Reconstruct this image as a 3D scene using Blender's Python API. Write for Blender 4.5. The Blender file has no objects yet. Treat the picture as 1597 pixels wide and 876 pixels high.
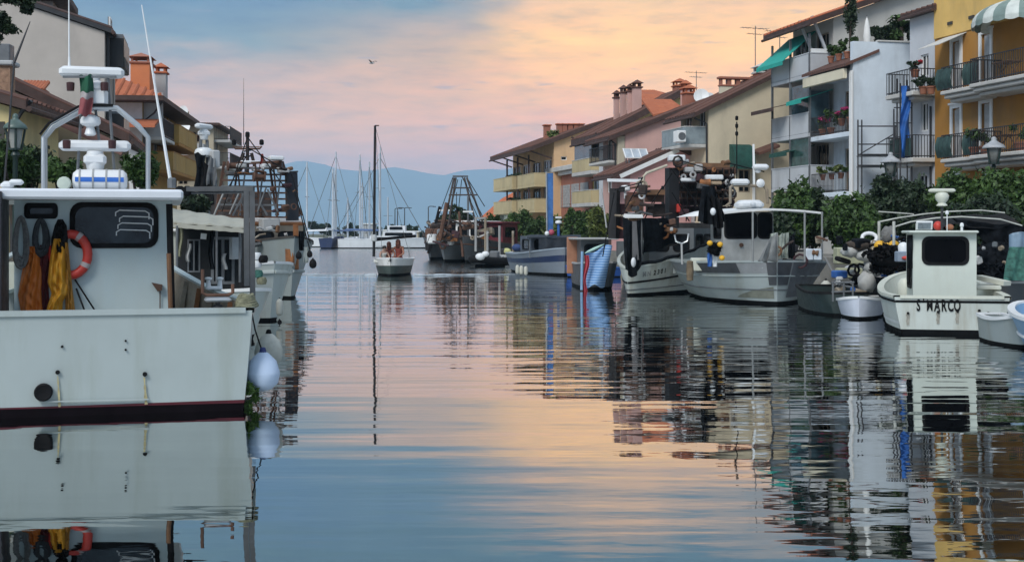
import bpy, math, random
import numpy as np
from mathutils import Vector, Matrix
S = bpy.context.scene
C = S.collection
rnd = random.Random(7)
R = math.radians

# ------------------------------------------------------------------ camera
F, CX, HZ, H = 2000.0, 798.5, 362.0, 2.2          # focal length and horizon in photo pixels, eye height in m
cam = bpy.data.objects.new('camera', bpy.data.cameras.new('camera')); C.objects.link(cam)
cam.location = (0, 0, H); cam.rotation_euler = (R(90), 0, 0)
cam.data.sensor_width = 36; cam.data.lens = 36 * F / 1597; cam.data.shift_y = (HZ - 438) / 1597
cam.data.clip_start = .1; cam.data.clip_end = 90000
S.camera = cam

# ------------------------------------------------------------------ world, fill lamp, exposure
def lin(c):
    r = []
    for v in c:
        v = v / 255.
        r.append(v / 12.92 if v <= .04045 else ((v + .055) / 1.055) ** 2.4)
    return tuple(r)

FILL_AZ, FILL_EL = R(-150), R(42)  # bearing and elevation of the added fill lamp
W = bpy.data.worlds.new('World'); S.world = W; W.use_nodes = True
class NT:
    """tiny node-tree helper"""
    def __init__(s, tree): s.t = tree
    def n(s, typ, **k):
        nd = s.t.nodes.new(typ)
        for a, v in k.items(): setattr(nd, a, v)
        return nd
    def l(s, a, b): s.t.links.new(a, b)
    def put(s, sock, v):
        if hasattr(v, 'is_linked') or hasattr(v, 'links'): s.l(v, sock)
        else: sock.default_value = (*v, 1) if sock.type == 'RGBA' and len(v) == 3 else v
    def m(s, op, a, b=None, c=None):
        nd = s.n('ShaderNodeMath', operation=op)
        s.put(nd.inputs[0], a)
        if b is not None: s.put(nd.inputs[1], b)
        if c is not None: s.put(nd.inputs[2], c)
        return nd.outputs[0]
    def smooth(s, v, a, b):
        nd = s.n('ShaderNodeMapRange', interpolation_type='SMOOTHSTEP')
        s.put(nd.inputs[0], v); nd.inputs[1].default_value = a; nd.inputs[2].default_value = b
        return nd.outputs[0]
    def ramp(s, v, stops):
        nd = s.n('ShaderNodeValToRGB'); s.put(nd.inputs[0], v)
        e = nd.color_ramp.elements
        while len(e) < len(stops): e.new(.5)
        for i, (p, c) in enumerate(stops):
            e[i].position = p; e[i].color = (*c[:3], 1)
        return nd.outputs[0]
    def mix(s, f, a, b, blend='MIX'):
        nd = s.n('ShaderNodeMix', data_type='RGBA', blend_type=blend)
        s.put(nd.inputs[0], f); s.put(nd.inputs[6], a); s.put(nd.inputs[7], b)
        return nd.outputs[2]
    def noise(s, vec, scale, detail=3, rough=.5, out=0):
        nd = s.n('ShaderNodeTexNoise'); nd.inputs['Scale'].default_value = scale
        nd.inputs['Detail'].default_value = detail; nd.inputs['Roughness'].default_value = rough
        if vec is not None: s.l(vec, nd.inputs['Vector'])
        return nd.outputs[out]
    def mapping(s, vec, scale=(1, 1, 1), rot=(0, 0, 0), loc=(0, 0, 0)):
        nd = s.n('ShaderNodeMapping'); s.l(vec, nd.inputs[0])
        nd.inputs['Scale'].default_value = scale; nd.inputs['Rotation'].default_value = rot; nd.inputs['Location'].default_value = loc
        return nd.outputs[0]

def build_world():
    t = NT(W.node_tree); W.node_tree.nodes.clear()
    out = t.n('ShaderNodeOutputWorld'); bg = t.n('ShaderNodeBackground')
    tc = t.n('ShaderNodeTexCoord'); g = tc.outputs['Generated']
    sp = t.n('ShaderNodeSeparateXYZ'); t.l(g, sp.inputs[0])
    x, y, z = sp.outputs
    hor = t.m('SQRT', t.m('ADD', t.m('MULTIPLY', x, x), t.m('ADD', t.m('MULTIPLY', y, y), 1e-6)))
    el = t.m('DIVIDE', t.m('ABSOLUTE', z), hor)                 # tangent of the elevation
    az = t.m('ARCTAN2', x, y)
    # cloud edges: warp elevation and bearing with noise stretched along the horizon
    cv = t.n('ShaderNodeCombineXYZ'); t.l(az, cv.inputs[0]); t.l(el, cv.inputs[1])
    v1 = t.mapping(cv.outputs[0], scale=(6, 22, 1), rot=(0, 0, R(-6)))
    n1 = t.m('SUBTRACT', t.noise(v1, 1.6, 5, .55), .5)
    v2 = t.mapping(cv.outputs[0], scale=(10, 60, 1), loc=(3, 1, 0))
    n2 = t.m('SUBTRACT', t.noise(v2, 1.3, 4, .6), .5)
    e = t.m('ADD', el, t.m('ADD', t.m('MULTIPLY', n1, .075), t.m('MULTIPLY', n2, .02)))
    a = t.m('ADD', az, t.m('ADD', t.m('MULTIPLY', n1, .16), t.m('MULTIPLY', n2, .07)))
    P = lambda *c: lin(c)
    k = lambda px: px / 2000 / .5                                # ramp runs over tangent 0 .. 0.5
    ev = t.m('DIVIDE', e, .5)
    top = [(k(480), P(90, 124, 140)), (k(700), P(96, 130, 148)), (1, P(136, 164, 184))]
    left = t.ramp(ev, [(0, P(230, 172, 162)), (k(110), P(234, 176, 150)), (k(165), P(242, 188, 148)), (k(215), P(206, 170, 166)), (k(285), P(108, 136, 172)), (k(360), P(76, 116, 158))] + top)
    mid = t.ramp(ev, [(0, P(230, 168, 158)), (k(115), P(240, 174, 148)), (k(170), P(238, 180, 136)), (k(235), P(214, 172, 150)), (k(295), P(178, 158, 158)), (k(365), P(96, 128, 156))] + top)
    right = t.ramp(ev, [(0, P(232, 160, 152)), (k(105), P(234, 160, 148)), (k(150), P(255, 180, 130)), (k(215), P(255, 202, 126)), (k(300), P(255, 212, 132)), (k(385), P(248, 194, 140))] + top)
    c = t.mix(t.smooth(a, -.22, -.06), left, mid)
    rf = t.m('MULTIPLY', t.smooth(a, -.065, .05), t.m('SUBTRACT', 1, t.smooth(a, .5, 1.3)))
    c = t.mix(rf, c, right)
    # thin cloud streaks and mottling
    n3 = t.noise(t.mapping(cv.outputs[0], scale=(14, 70, 1), rot=(0, 0, R(5))), 1.5, 6, .6)
    c = t.mix(1, c, t.ramp(n3, [(.28, (.74, .78, .87)), (.46, (1, 1, 1)), (.72, (1.24, 1.17, 1.06))]), 'MULTIPLY')
    n4 = t.noise(t.mapping(cv.outputs[0], scale=(16, 90, 1), loc=(7.3, 2.2, 0)), 1.0, 3, .5)
    gl = t.m('MULTIPLY', t.smooth(el, .0, .05), t.m('SUBTRACT', 1, t.smooth(el, .13, .21)))
    c = t.mix(t.m('MULTIPLY', gl, t.m('ADD', .55, t.m('MULTIPLY', .45, t.smooth(az, -.3, .02)))), c, (1.62, 1.18, .44), 'MULTIPLY')
    wisp = t.m('MULTIPLY', t.smooth(n4, .64, .74), .5)
    c = t.mix(wisp, c, P(150, 140, 160))
    back = t.smooth(t.m('ABSOLUTE', az), 1.1, 2.3)
    c = t.mix(back, c, t.ramp(ev, [(0, P(128, 146, 170)), (k(300), P(140, 164, 192)), (1, P(160, 188, 212))]))
    # overhead and behind: clear dusk blue with thin bright cloud
    zen = t.smooth(el, .3, 1.2)
    n5 = t.noise(g, 2.2, 4, .55)
    zc = t.mix(t.smooth(n5, .35, .7), (.40, .51, .66), (.70, .73, .80))
    c = t.mix(zen, c, zc)
    sky = t.n('ShaderNodeTexSky', sky_type='NISHITA'); sky.sun_disc = False
    sky.sun_elevation = FILL_EL; sky.sun_rotation = FILL_AZ
    sk = t.mix(1, sky.outputs[0], (.06, .06, .06, 1), 'MULTIPLY')
    c = t.mix(.06, c, sk)
    t.l(c, bg.inputs[0]); bg.inputs[1].default_value = 1.0
    t.l(bg.outputs[0], out.inputs[0])
build_world()

sun = bpy.data.objects.new('sun', bpy.data.lights.new('sun', 'SUN')); C.objects.link(sun)  # added soft fill from behind the camera; the sunset glow lies ahead
sun.data.energy = 1.9; sun.data.angle = R(24); sun.data.color = (1, .97, .93)
d = Vector((math.sin(FILL_AZ) * math.cos(FILL_EL), math.cos(FILL_AZ) * math.cos(FILL_EL), math.sin(FILL_EL)))
sun.rotation_euler = d.to_track_quat('Z', 'Y').to_euler()
S.view_settings.view_transform = 'Standard'; S.view_settings.look = 'None'
S.view_settings.exposure = 0.3; S.view_settings.gamma = 1
S.cycles.max_bounces = 6; S.cycles.volume_bounces = 1; S.cycles.diffuse_bounces = 3; S.cycles.glossy_bounces = 4
try: S.cycles.use_denoising = True
except Exception: pass

# ------------------------------------------------------------------ pixel and mesh helpers
def pt(px, py, D): return Vector(((px - CX) / F * D, D, H - (py - HZ) / F * D))
def wl(px, py): return pt(px, py, F * H / (py - HZ))
def Zat(py, D): return H - (py - HZ) / F * D

class MB:
    """collects shapes for one mesh"""
    def __init__(s): s.v = []; s.f = []; s.mi = []; s.m = 0
    def add(s, vs, fs):
        b = len(s.v); s.v += [tuple(v) for v in vs]
        for f in fs: s.f.append(tuple(i + b for i in f)); s.mi.append(s.m)
        return s
    def box(s, x0, x1, y0, y1, z0, z1):
        return s.add([(x, y, z) for z in (z0, z1) for x, y in ((x0, y0), (x1, y0), (x1, y1), (x0, y1))],
                     [(3, 2, 1, 0), (4, 5, 6, 7), (0, 1, 5, 4), (1, 2, 6, 5), (2, 3, 7, 6), (3, 0, 4, 7)])
    def cbox(s, x0, x1, y0, y1, z0, z1, c=.02):
        """box with chamfered edges"""
        c = min(c, (x1 - x0) * .45, (y1 - y0) * .45, (z1 - z0) * .45)
        V = []; F_ = []
        rings = [(z0, c), (z0 + c, 0), (z1 - c, 0), (z1, c)]
        for z, k in rings:
            V += [(x0 + k + c, y0 + k, z), (x1 - k - c, y0 + k, z), (x1 - k, y0 + k + c, z), (x1 - k, y1 - k - c, z),
                  (x1 - k - c, y1 - k, z), (x0 + k + c, y1 - k, z), (x0 + k, y1 - k - c, z), (x0 + k, y0 + k + c, z)]
        for r in range(3):
            for i in range(8): F_.append((r * 8 + i, r * 8 + (i + 1) % 8, r * 8 + 8 + (i + 1) % 8, r * 8 + 8 + i))
        F_ += [tuple(range(7, -1, -1)), tuple(range(24, 32))]
        return s.add(V, F_)
    def tube(s, pts, r, n=8, r1=None, cap=True, closed=False):
        pts = [Vector(p) for p in pts]; m = len(pts); V = []; up = None
        for i, p in enumerate(pts):
            if closed: tg = pts[(i + 1) % m] - pts[i - 1]
            else: tg = pts[min(i + 1, m - 1)] - pts[max(i - 1, 0)]
            tg.normalize()
            if up is None:
                a = Vector((0, 0, 1)) if abs(tg.z) < .9 else Vector((1, 0, 0))
            else: a = up
            e1 = (a - tg * a.dot(tg)).normalized(); e2 = tg.cross(e1); up = e1
            rr = r if r1 is None else r + (r1 - r) * i / max(m - 1, 1)
            if isinstance(r, (list, tuple)): rr = r[i]
            V += [p + (e1 * math.cos(2 * math.pi * k / n) + e2 * math.sin(2 * math.pi * k / n)) * rr for k in range(n)]
        Fc = []
        for i in range(m if closed else m - 1):
            j = (i + 1) % m
            for k in range(n): Fc.append((i * n + k, i * n + (k + 1) % n, j * n + (k + 1) % n, j * n + k))
        if cap and not closed: Fc += [tuple(range(n - 1, -1, -1)), tuple(range((m - 1) * n, m * n))]
        return s.add(V, Fc)
    def bar(s, p0, p1, w, h=None):
        """square bar"""
        h = h or w; p0, p1 = Vector(p0), Vector(p1); tg = (p1 - p0).normalized()
        a = Vector((0, 0, 1)) if abs(tg.z) < .95 else Vector((1, 0, 0))
        e1 = tg.cross(a).normalized(); e2 = e1.cross(tg)
        V = [p + e1 * sx * w / 2 + e2 * sz * h / 2 for p in (p0, p1) for sx, sz in ((-1, -1), (1, -1), (1, 1), (-1, 1))]
        return s.add(V, [(0, 1, 2, 3), (7, 6, 5, 4), (4, 5, 1, 0), (5, 6, 2, 1), (6, 7, 3, 2), (7, 4, 0, 3)])
    def lathe(s, prof, c=(0, 0, 0), n=14, axis='z'):
        """prof: list of (radius, height)"""
        V = []
        for r, h in prof:
            for k in range(n):
                a = 2 * math.pi * k / n; u, w = r * math.cos(a), r * math.sin(a)
                q = {'z': (u, w, h), 'x': (h, u, w), 'y': (w, h, u)}[axis]
                V.append((c[0] + q[0], c[1] + q[1], c[2] + q[2]))
        m = len(prof)
        Fc = [(i * n + k, i * n + (k + 1) % n, (i + 1) * n + (k + 1) % n, (i + 1) * n + k) for i in range(m - 1) for k in range(n)]
        Fc += [tuple(range(n - 1, -1, -1)), tuple(range((m - 1) * n, m * n))]
        return s.add(V, Fc)
    def ball(s, c, r, n=12, m=8, sq=(1, 1, 1)):
        V = [(c[0], c[1], c[2] - r * sq[2])]
        for i in range(1, m):
            a = -math.pi / 2 + math.pi * i / m
            for k in range(n):
                b = 2 * math.pi * k / n
                V.append((c[0] + r * sq[0] * math.cos(a) * math.cos(b), c[1] + r * sq[1] * math.cos(a) * math.sin(b), c[2] + r * sq[2] * math.sin(a)))
        V.append((c[0], c[1], c[2] + r * sq[2])); L = len(V) - 1
        Fc = [(0, 1 + (k + 1) % n, 1 + k) for k in range(n)]
        for i in range(m - 2):
            for k in range(n):
                a, b = 1 + i * n + k, 1 + i * n + (k + 1) % n
                Fc.append((a, b, b + n, a + n))
        Fc += [(L, L - n + k, L - n + (k + 1) % n) for k in range(n)]
        return s.add(V, Fc)
    def poly(s, pts, off):
        """flat outline (list of 3D points) given thickness by the vector off"""
        off = Vector(off); p = [Vector(q) for q in pts]; n = len(p)
        return s.add(p + [q + off for q in p], [tuple(range(n - 1, -1, -1)), tuple(range(n, 2 * n))] + [(i, (i + 1) % n, n + (i + 1) % n, n + i) for i in range(n)])
    def grid(s, fn, nu, nv, thick=None):
        """surface fn(u,v); thick: offset vector for a second skin"""
        P = [fn(i / nu, j / nv) for j in range(nv + 1) for i in range(nu + 1)]
        q = lambda i, j: j * (nu + 1) + i
        Fc = [(q(i, j), q(i + 1, j), q(i + 1, j + 1), q(i, j + 1)) for j in range(nv) for i in range(nu)]
        s.add(P, Fc)
        if thick is not None:
            th = Vector(thick); N = len(P)
            b = len(s.v); s.v += [tuple(Vector(p) + th) for p in P]
            for f in Fc: s.f.append(tuple(i + b for i in reversed(f))); s.mi.append(s.m)
            rim = [q(i, 0) for i in range(nu + 1)] + [q(nu, j) for j in range(1, nv + 1)] + [q(i, nv) for i in range(nu - 1, -1, -1)] + [q(0, j) for j in range(nv - 1, 0, -1)]
            for a, c in zip(rim, rim[1:] + rim[:1]):
                s.f.append((b - N + c, b - N + a, b + a, b + c)); s.mi.append(s.m)
        return s
    def xf(s, M):
        s.v = [tuple(M @ Vector(v)) for v in s.v]; return s

def ob(name, mb, mats, parent=None, smooth=40, loc=None, rot=None, label=None, kind=None):
    me = bpy.data.meshes.new(name)
    me.from_pydata(mb.v, [], mb.f)
    for m in (mats if isinstance(mats, (list, tuple)) else [mats]): me.materials.append(m)
    if any(mb.mi): me.polygons.foreach_set('material_index', mb.mi)
    if smooth:
        me.polygons.foreach_set('use_smooth', [True] * len(me.polygons))
        me.set_sharp_from_angle(angle=R(smooth))
    me.update()
    o = bpy.data.objects.new(name, me); C.objects.link(o)
    if parent: o.parent = parent
    if loc is not None: o.location = loc
    if rot is not None: o.rotation_euler = rot
    if label: o['label'] = label
    if kind: o['kind'] = kind
    return o

def tag(o, label=None, cat=None, group=None, kind=None):
    for k, v in (('label', label), ('category', cat), ('group', group), ('kind', kind)):
        if v: o[k] = v
    return o
def thing(name, label, cat, loc=(0, 0, 0), rz=0, group=None):
    o = bpy.data.objects.new(name, None); C.objects.link(o); o.empty_display_size = .3
    o.location = loc; o.rotation_euler = (0, 0, rz)
    return tag(o, label, cat, group)
def solo(name, label, cat, mb, mats, loc=(0, 0, 0), rz=0, group=None, smooth=40, kind=None):
    return tag(ob(name, mb, mats, None, smooth, loc, (0, 0, rz)), label, cat, group, kind)
KIDS = {}
def copy_tree(o, parent=None, depth=0):
    c = o.copy(); C.objects.link(c); c.parent = parent
    for ch in [q for q in C.objects if q.parent == o]: copy_tree(ch, c, depth + 1)
    return c

# ------------------------------------------------------------------ materials
MATS = {}
def mat(name, col, rough=.6, var=.12, scale=3., metal=0., bump=0., bscale=40., dirt=None, damt=0., dscale=2., streak=1., spec=.5, trans=0., emit=None, coat=0.):
    """procedural paint/plaster/fabric: col is linear rgb; dirt = second colour laid on in noise patches (stretched down by streak)"""
    if name in MATS: return MATS[name]
    M = bpy.data.materials.new(name); M.use_nodes = True; t = NT(M.node_tree)
    b = M.node_tree.nodes['Principled BSDF']
    tc = t.n('ShaderNodeTexCoord').outputs['Object']
    n = t.noise(tc, scale, 5, .6)
    lo = tuple(max(0, c * (1 - var * 1.6)) for c in col); hi = tuple(min(1, c * (1 + var)) for c in col)
    c = t.ramp(n, [(.3, lo), (.7, hi)])
    if dirt is not None:
        dn = t.noise(t.mapping(tc, scale=(1, 1, 1 / streak)), dscale, 6, .65)
        c = t.mix(t.m('MULTIPLY', t.smooth(dn, .47, .72), damt), c, (*dirt, 1))
    t.l(c, b.inputs['Base Color'])
    b.inputs['Metallic'].default_value = metal; b.inputs['Specular IOR Level'].default_value = spec
    rr = t.ramp(t.noise(tc, scale * 2.3, 3), [(.3, (rough * .85,) * 3), (.7, (min(1, rough * 1.15),) * 3)]); t.l(rr, b.inputs['Roughness'])
    if coat: b.inputs['Coat Weight'].default_value = coat; b.inputs['Coat Roughness'].default_value = .1
    if trans: b.inputs['Transmission Weight'].default_value = trans
    if bump:
        bn = t.n('ShaderNodeBump'); bn.inputs['Strength'].default_value = bump; bn.inputs['Distance'].default_value = .02
        t.l(t.noise(tc, bscale, 4), bn.inputs['Height']); t.l(bn.outputs[0], b.inputs['Normal'])
    MATS[name] = M
    return M
# ------------------------------------------------------------------ water, land, mountains, air
def water_mat():
    M = bpy.data.materials.new('canal_water'); M.use_nodes = True; t = NT(M.node_tree)
    b = M.node_tree.nodes['Principled BSDF']
    b.inputs['Base Color'].default_value = (.44, .47, .46, 1); b.inputs['Metallic'].default_value = 1
    b.inputs['Roughness'].default_value = .015
    b.inputs['IOR'].default_value = 3.0
    b.inputs['Specular IOR Level'].default_value = .5
    g = t.n('ShaderNodeNewGeometry').outputs['Position']
    sp = t.n('ShaderNodeSeparateXYZ'); t.l(g, sp.inputs[0])
    X, Y = sp.outputs[0], sp.outputs[1]
    # calm canal near, rippled basin beyond the moving boat
    wob = t.m('MULTIPLY', t.m('SUBTRACT', t.noise(g, .12, 2), .5), 9)
    far = t.smooth(t.m('ADD', Y, wob), 63, 74)
    v1 = t.mapping(g, scale=(.10, .55, 1), rot=(0, 0, R(4)))
    v2 = t.mapping(g, scale=(.28, 1.9, 1), rot=(0, 0, R(-3)))
    v3 = t.mapping(g, scale=(1.6, 4.2, 1), rot=(0, 0, R(9)))
    swell = t.noise(v1, 1, 2, .4); rip = t.noise(v2, 1, 2, .45); fine = t.noise(v3, 1.2, 2, .5)
    # patchiness: bands of livelier ripples
    patch = t.noise(t.mapping(g, scale=(.02, .07, 1)), 1, 2)
    side = t.smooth(t.m('ADD', X, t.m('MULTIPLY', Y, .0)), -2, 9)
    amp = t.m('ADD', t.m('MULTIPLY', t.smooth(patch, .38, .62), .5), t.m('ADD', .55, t.m('MULTIPLY', side, .35)))
    midd = t.smooth(Y, 13, 24)
    h = t.m('ADD', t.m('MULTIPLY', swell, .030), t.m('MULTIPLY', t.m('MULTIPLY', rip, amp), t.m('ADD', .0045, t.m('MULTIPLY', midd, .0095))))
    h = t.m('ADD', h, t.m('MULTIPLY', t.m('MULTIPLY', fine, amp), .0011))
    v4 = t.mapping(g, scale=(1.1, 2.6, 1)); chop = t.noise(v4, 1.3, 3, .55)
    h = t.m('ADD', h, t.m('MULTIPLY', t.m('MULTIPLY', chop, far), .05))
    bp = t.n('ShaderNodeBump'); bp.inputs['Strength'].default_value = 1; bp.inputs['Distance'].default_value = 1
    t.l(h, bp.inputs['Height']); t.l(bp.outputs[0], b.inputs['Normal'])
    t.l(t.m('ADD', .015, t.m('MULTIPLY', far, .10)), b.inputs['Roughness'])
    return M
w = MB()
w.grid(lambda u, v: (-14000 + 28000 * u, -60 + 13460 * v * v, 0), 8, 24)
tag(ob('water', w, water_mat(), smooth=0), 'calm canal water with long ripples reflecting the dusk sky', None, None, 'structure')

def ridge(x, seed):
    s = 0
    for i, (f, a) in enumerate(((1.1, 1.), (2.7, .5), (6.1, .3), (13, .17), (29, .09), (61, .05))):
        s += a * math.sin(x * f + seed * (i + 1.7) + 1.3 * math.sin(x * f * .43 + seed))
    return s
def mountains():
    D0, D1, n, m = 9000., 13000., 260, 14
    # profile of the crest in photo pixels above the horizon
    prof = [(-1200, 95), (-300, 88), (300, 92), (345, 104), (380, 100), (430, 108), (480, 112), (520, 107), (560, 104), (600, 112), (640, 108), (690, 96), (720, 99), (800, 104), (900, 97), (1100, 86), (1600, 80), (2800, 75)]
    px = np.array([p[0] for p in prof], float); ph = np.array([p[1] for p in prof], float)
    mb = MB()
    def fn(u, v):
        p = -1200 + 4000 * u
        e = np.interp(p, px, ph) + 3.0 * ridge(p / 90., 2.3) * .8 + 1.6 * ridge(p / 22., 5.1)
        Dm = D0 + (D1 - D0) * v
        rise = min(1, v / .62); zt = (e / F * (D0 + (D1 - D0) * .62))
        k = rise ** .9 if v < .62 else 1 - (v - .62) / .38
        z = zt * k * (1 + .10 * ridge(p / 60. + v * 5, 1.1) * (1 - abs(2 * rise - 1)) * (1 if v < .62 else 0)) - 3
        return ((p - CX) / F * Dm, Dm, z)
    mb.grid(fn, n, m)
    tag(ob('mountains', mb, mat('mountain_forest', (.05, .07, .05), .95, .35, .002), smooth=60), 'long blue mountain range far behind the marina', None, None, 'structure')
mountains()

def haze():
    M = bpy.data.materials.new('haze_air'); M.use_nodes = True; nt = M.node_tree
    nt.nodes.clear(); o = nt.nodes.new('ShaderNodeOutputMaterial'); v = nt.nodes.new('ShaderNodeVolumePrincipled')
    v.inputs['Color'].default_value = (.56, .79, 1, 1); v.inputs['Density'].default_value = .00014; v.inputs['Anisotropy'].default_value = 0
    nt.links.new(v.outputs[0], o.inputs['Volume'])
    tag(ob('haze', MB().box(-14500, 14500, -100, 13600, -5, 760), M, smooth=0), 'pale evening haze over the basin', None, None, 'stuff')
haze()
# ------------------------------------------------------------------ palette
def plaster(name, col, dirt=(.12, .11, .10), damt=.36): return mat(name, col, .85, .07, .7, bump=.15, bscale=60, dirt=dirt, damt=damt, dscale=.35, streak=3)
BEIGE = plaster('beige_plaster', (.62, .53, .38)); PINK = plaster('pink_plaster', (.60, .37, .32)); ROSE = plaster('rose_plaster', (.62, .33, .31))
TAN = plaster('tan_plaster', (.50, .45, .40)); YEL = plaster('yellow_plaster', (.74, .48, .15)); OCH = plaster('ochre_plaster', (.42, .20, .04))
WHITEP = plaster('white_plaster', (.66, .735, .80)); GREYP = plaster('grey_plaster', (.42, .43, .43)); PALEG = plaster('pale_grey_plaster', (.55, .57, .60))
ORANGEP = plaster('apricot_plaster', (.66, .43, .24)); CREAM = plaster('cream_plaster', (.72, .66, .50)); BRICKR = plaster('brick_red_plaster', (.36, .14, .09))
TERRA = plaster('terracotta_plaster', (.60, .20, .08)); SAND = plaster('sand_plaster', (.48, .42, .31)); MUST = plaster('mustard_plaster', (.46, .28, .08))
LEMON = plaster('lemon_parapet', (.54, .44, .25), (.2, .16, .1), .35); PARA = plaster('grey_parapet', (.50, .52, .54))
def tile_mat(name, c1, c2):
    M = bpy.data.materials.new(name); M.use_nodes = True; t = NT(M.node_tree); b = M.node_tree.nodes['Principled BSDF']
    tc = t.n('ShaderNodeTexCoord').outputs['Object']
    vo = t.n('ShaderNodeTexVoronoi'); vo.inputs['Scale'].default_value = 4; t.l(tc, vo.inputs['Vector'])
    c = t.mix(t.noise(vo.outputs['Position'], 3, 2), (*c1, 1), (*c2, 1)); t.l(c, b.inputs['Base Color']); b.inputs['Roughness'].default_value = .85
    wv = t.n('ShaderNodeTexWave', bands_direction='Y'); wv.inputs['Scale'].default_value = 1.6; wv.inputs['Distortion'].default_value = 1; t.l(tc, wv.inputs['Vector'])
    bp = t.n('ShaderNodeBump'); bp.inputs['Distance'].default_value = .06; t.l(wv.outputs[1], bp.inputs['Height']); t.l(bp.outputs[0], b.inputs['Normal'])
    return M
TILE = tile_mat('terracotta_tile', (.30, .10, .05), (.50, .19, .09)); TILED = tile_mat('dark_brown_tile', (.085, .04, .03), (.16, .075, .055))
TILER = tile_mat('red_tile', (.38, .10, .045), (.55, .18, .08))
FASC = mat('brown_fascia', (.065, .035, .028), .7, .2); SOFF = mat('soffit_board', (.30, .24, .18), .8)
WHITE = mat('white_paint', (.78, .79, .78), .45, .04, 2, dirt=(.35, .33, .28), damt=.25, dscale=1.5, streak=5)
WFRAME = mat('white_joinery', (.74, .74, .72), .5, .05); DARK = mat('dark_metal', (.03, .03, .033), .5, .2); GREYM = mat('grey_metal', (.16, .17, .18), .5, .2, metal=.3)
GLASS = mat('window_glass', (.010, .013, .017), .08, .3, 1.2, spec=.3); GLASSB = mat('blue_glass', (.05, .09, .11), .1, .3, 1.5, spec=.8)
SHUT = mat('wood_shutter', (.33, .27, .20), .7, .2); SHUTG = mat('grey_shutter', (.40, .39, .38), .7, .15); SHUTD = mat('dark_shutter', (.05, .045, .04), .7)
GREENA = mat('green_awning', (.02, .34, .28), .8, .1); GREEND = mat('dark_green_canvas', (.012, .07, .055), .8, .2); WHITEA = mat('white_canvas', (.74, .74, .72), .85, .05)
BLUET = mat('blue_tarp', (.02, .12, .42), .6, .25, 1.5); STEEL = mat('scaffold_steel', (.07, .07, .075), .5, .3, metal=.5); CONC = mat('concrete_edge', (.55, .54, .51), .85, .1, 1, dirt=(.2, .19, .17), damt=.4)
CLAY = mat('clay_pot', (.30, .12, .07), .8); MAGENTA = mat('magenta_petals', (.42, .03, .14), .7, .3, 20); REDF = mat('red_petals', (.40, .02, .03), .7, .3, 20)
def leafmat(name, a, bcol):
    M = bpy.data.materials.new(name); M.use_nodes = True; t = NT(M.node_tree); b = M.node_tree.nodes['Principled BSDF']
    tc = t.n('ShaderNodeTexCoord').outputs['Object']
    c = t.mix(t.smooth(t.noise(tc, 1.4, 5, .7), .35, .65), (*a, 1), (*bcol, 1))
    c = t.mix(t.smooth(t.noise(tc, 17, 2), .55, .7), c, (*[min(1, k * 1.7) for k in bcol], 1))
    t.l(c, b.inputs['Base Color']); b.inputs['Roughness'].default_value = .65
    b.inputs['Subsurface Weight'].default_value = 0
    return M
LEAF = leafmat('leaf_green', (.010, .028, .005), (.048, .10, .014)); LEAFD = leafmat('leaf_dark', (.005, .015, .006), (.020, .042, .013)); LEAFY = leafmat('leaf_yellow_green', (.03, .05, .008), (.10, .13, .022))
BARK = mat('bark', (.06, .045, .035), .9, .3)

# ------------------------------------------------------------------ buildings
QZ = 1.1
def panel(mb, O, a, n, Wd, Hh, ops, dep=.18, mw=0, mr=0):
    """wall rectangle from O along a (unit) and up, outward normal n; ops = openings (x0,x1,z0,z1) cut through with reveals"""
    O, a, n = Vector(O), Vector(a), Vector(n); up = Vector((0, 0, 1))
    ops = [(max(0, o[0]), min(Wd, o[1]), max(0, o[2]), min(Hh, o[3])) for o in ops]
    xs = sorted({0, Wd} | {v for o in ops for v in o[:2]}); zs = sorted({0, Hh} | {v for o in ops for v in o[2:]})
    flip = a.cross(up).dot(n) < 0
    def quad(p):
        mb.add(p[::-1] if flip else p, [(0, 1, 2, 3)])
    P = lambda x, z, d=0: O + a * x + up * z - n * d
    mb.m = mw
    for i in range(len(xs) - 1):
        for j in range(len(zs) - 1):
            x0, x1, z0, z1 = xs[i], xs[i + 1], zs[j], zs[j + 1]
            if x1 - x0 < 1e-5 or z1 - z0 < 1e-5: continue
            xm, zm = (x0 + x1) / 2, (z0 + z1) / 2
            if any(o[0] < xm < o[1] and o[2] < zm < o[3] for o in ops): continue
            quad([P(x0, z0), P(x1, z0), P(x1, z1), P(x0, z1)])
    mb.m = mr
    for x0, x1, z0, z1 in ops:
        quad([P(x0, z0), P(x0, z0, dep), P(x1, z0, dep), P(x1, z0)][::-1]); quad([P(x0, z1), P(x1, z1), P(x1, z1, dep), P(x0, z1, dep)][::-1])
        quad([P(x0, z0), P(x0, z1), P(x0, z1, dep), P(x0, z0, dep)][::-1]); quad([P(x1, z0), P(x1, z0, dep), P(x1, z1, dep), P(x1, z1)][::-1])
    mb.m = 0
def obox(mb, O, a, n, x0, x1, z0, z1, d0, d1):
    """box in wall coordinates: along a, up, d outward along n"""
    O, a, n = Vector(O), Vector(a), Vector(n)
    V = [O + a * x + Vector((0, 0, z)) + n * d for z in (z0, z1) for x, d in ((x0, d0), (x1, d0), (x1, d1), (x0, d1))]
    fs = [(3, 2, 1, 0), (4, 5, 6, 7), (0, 1, 5, 4), (1, 2, 6, 5), (2, 3, 7, 6), (3, 0, 4, 7)]
    if a.cross(n).z < 0: fs = [f[::-1] for f in fs]
    mb.add(V, fs)
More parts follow.
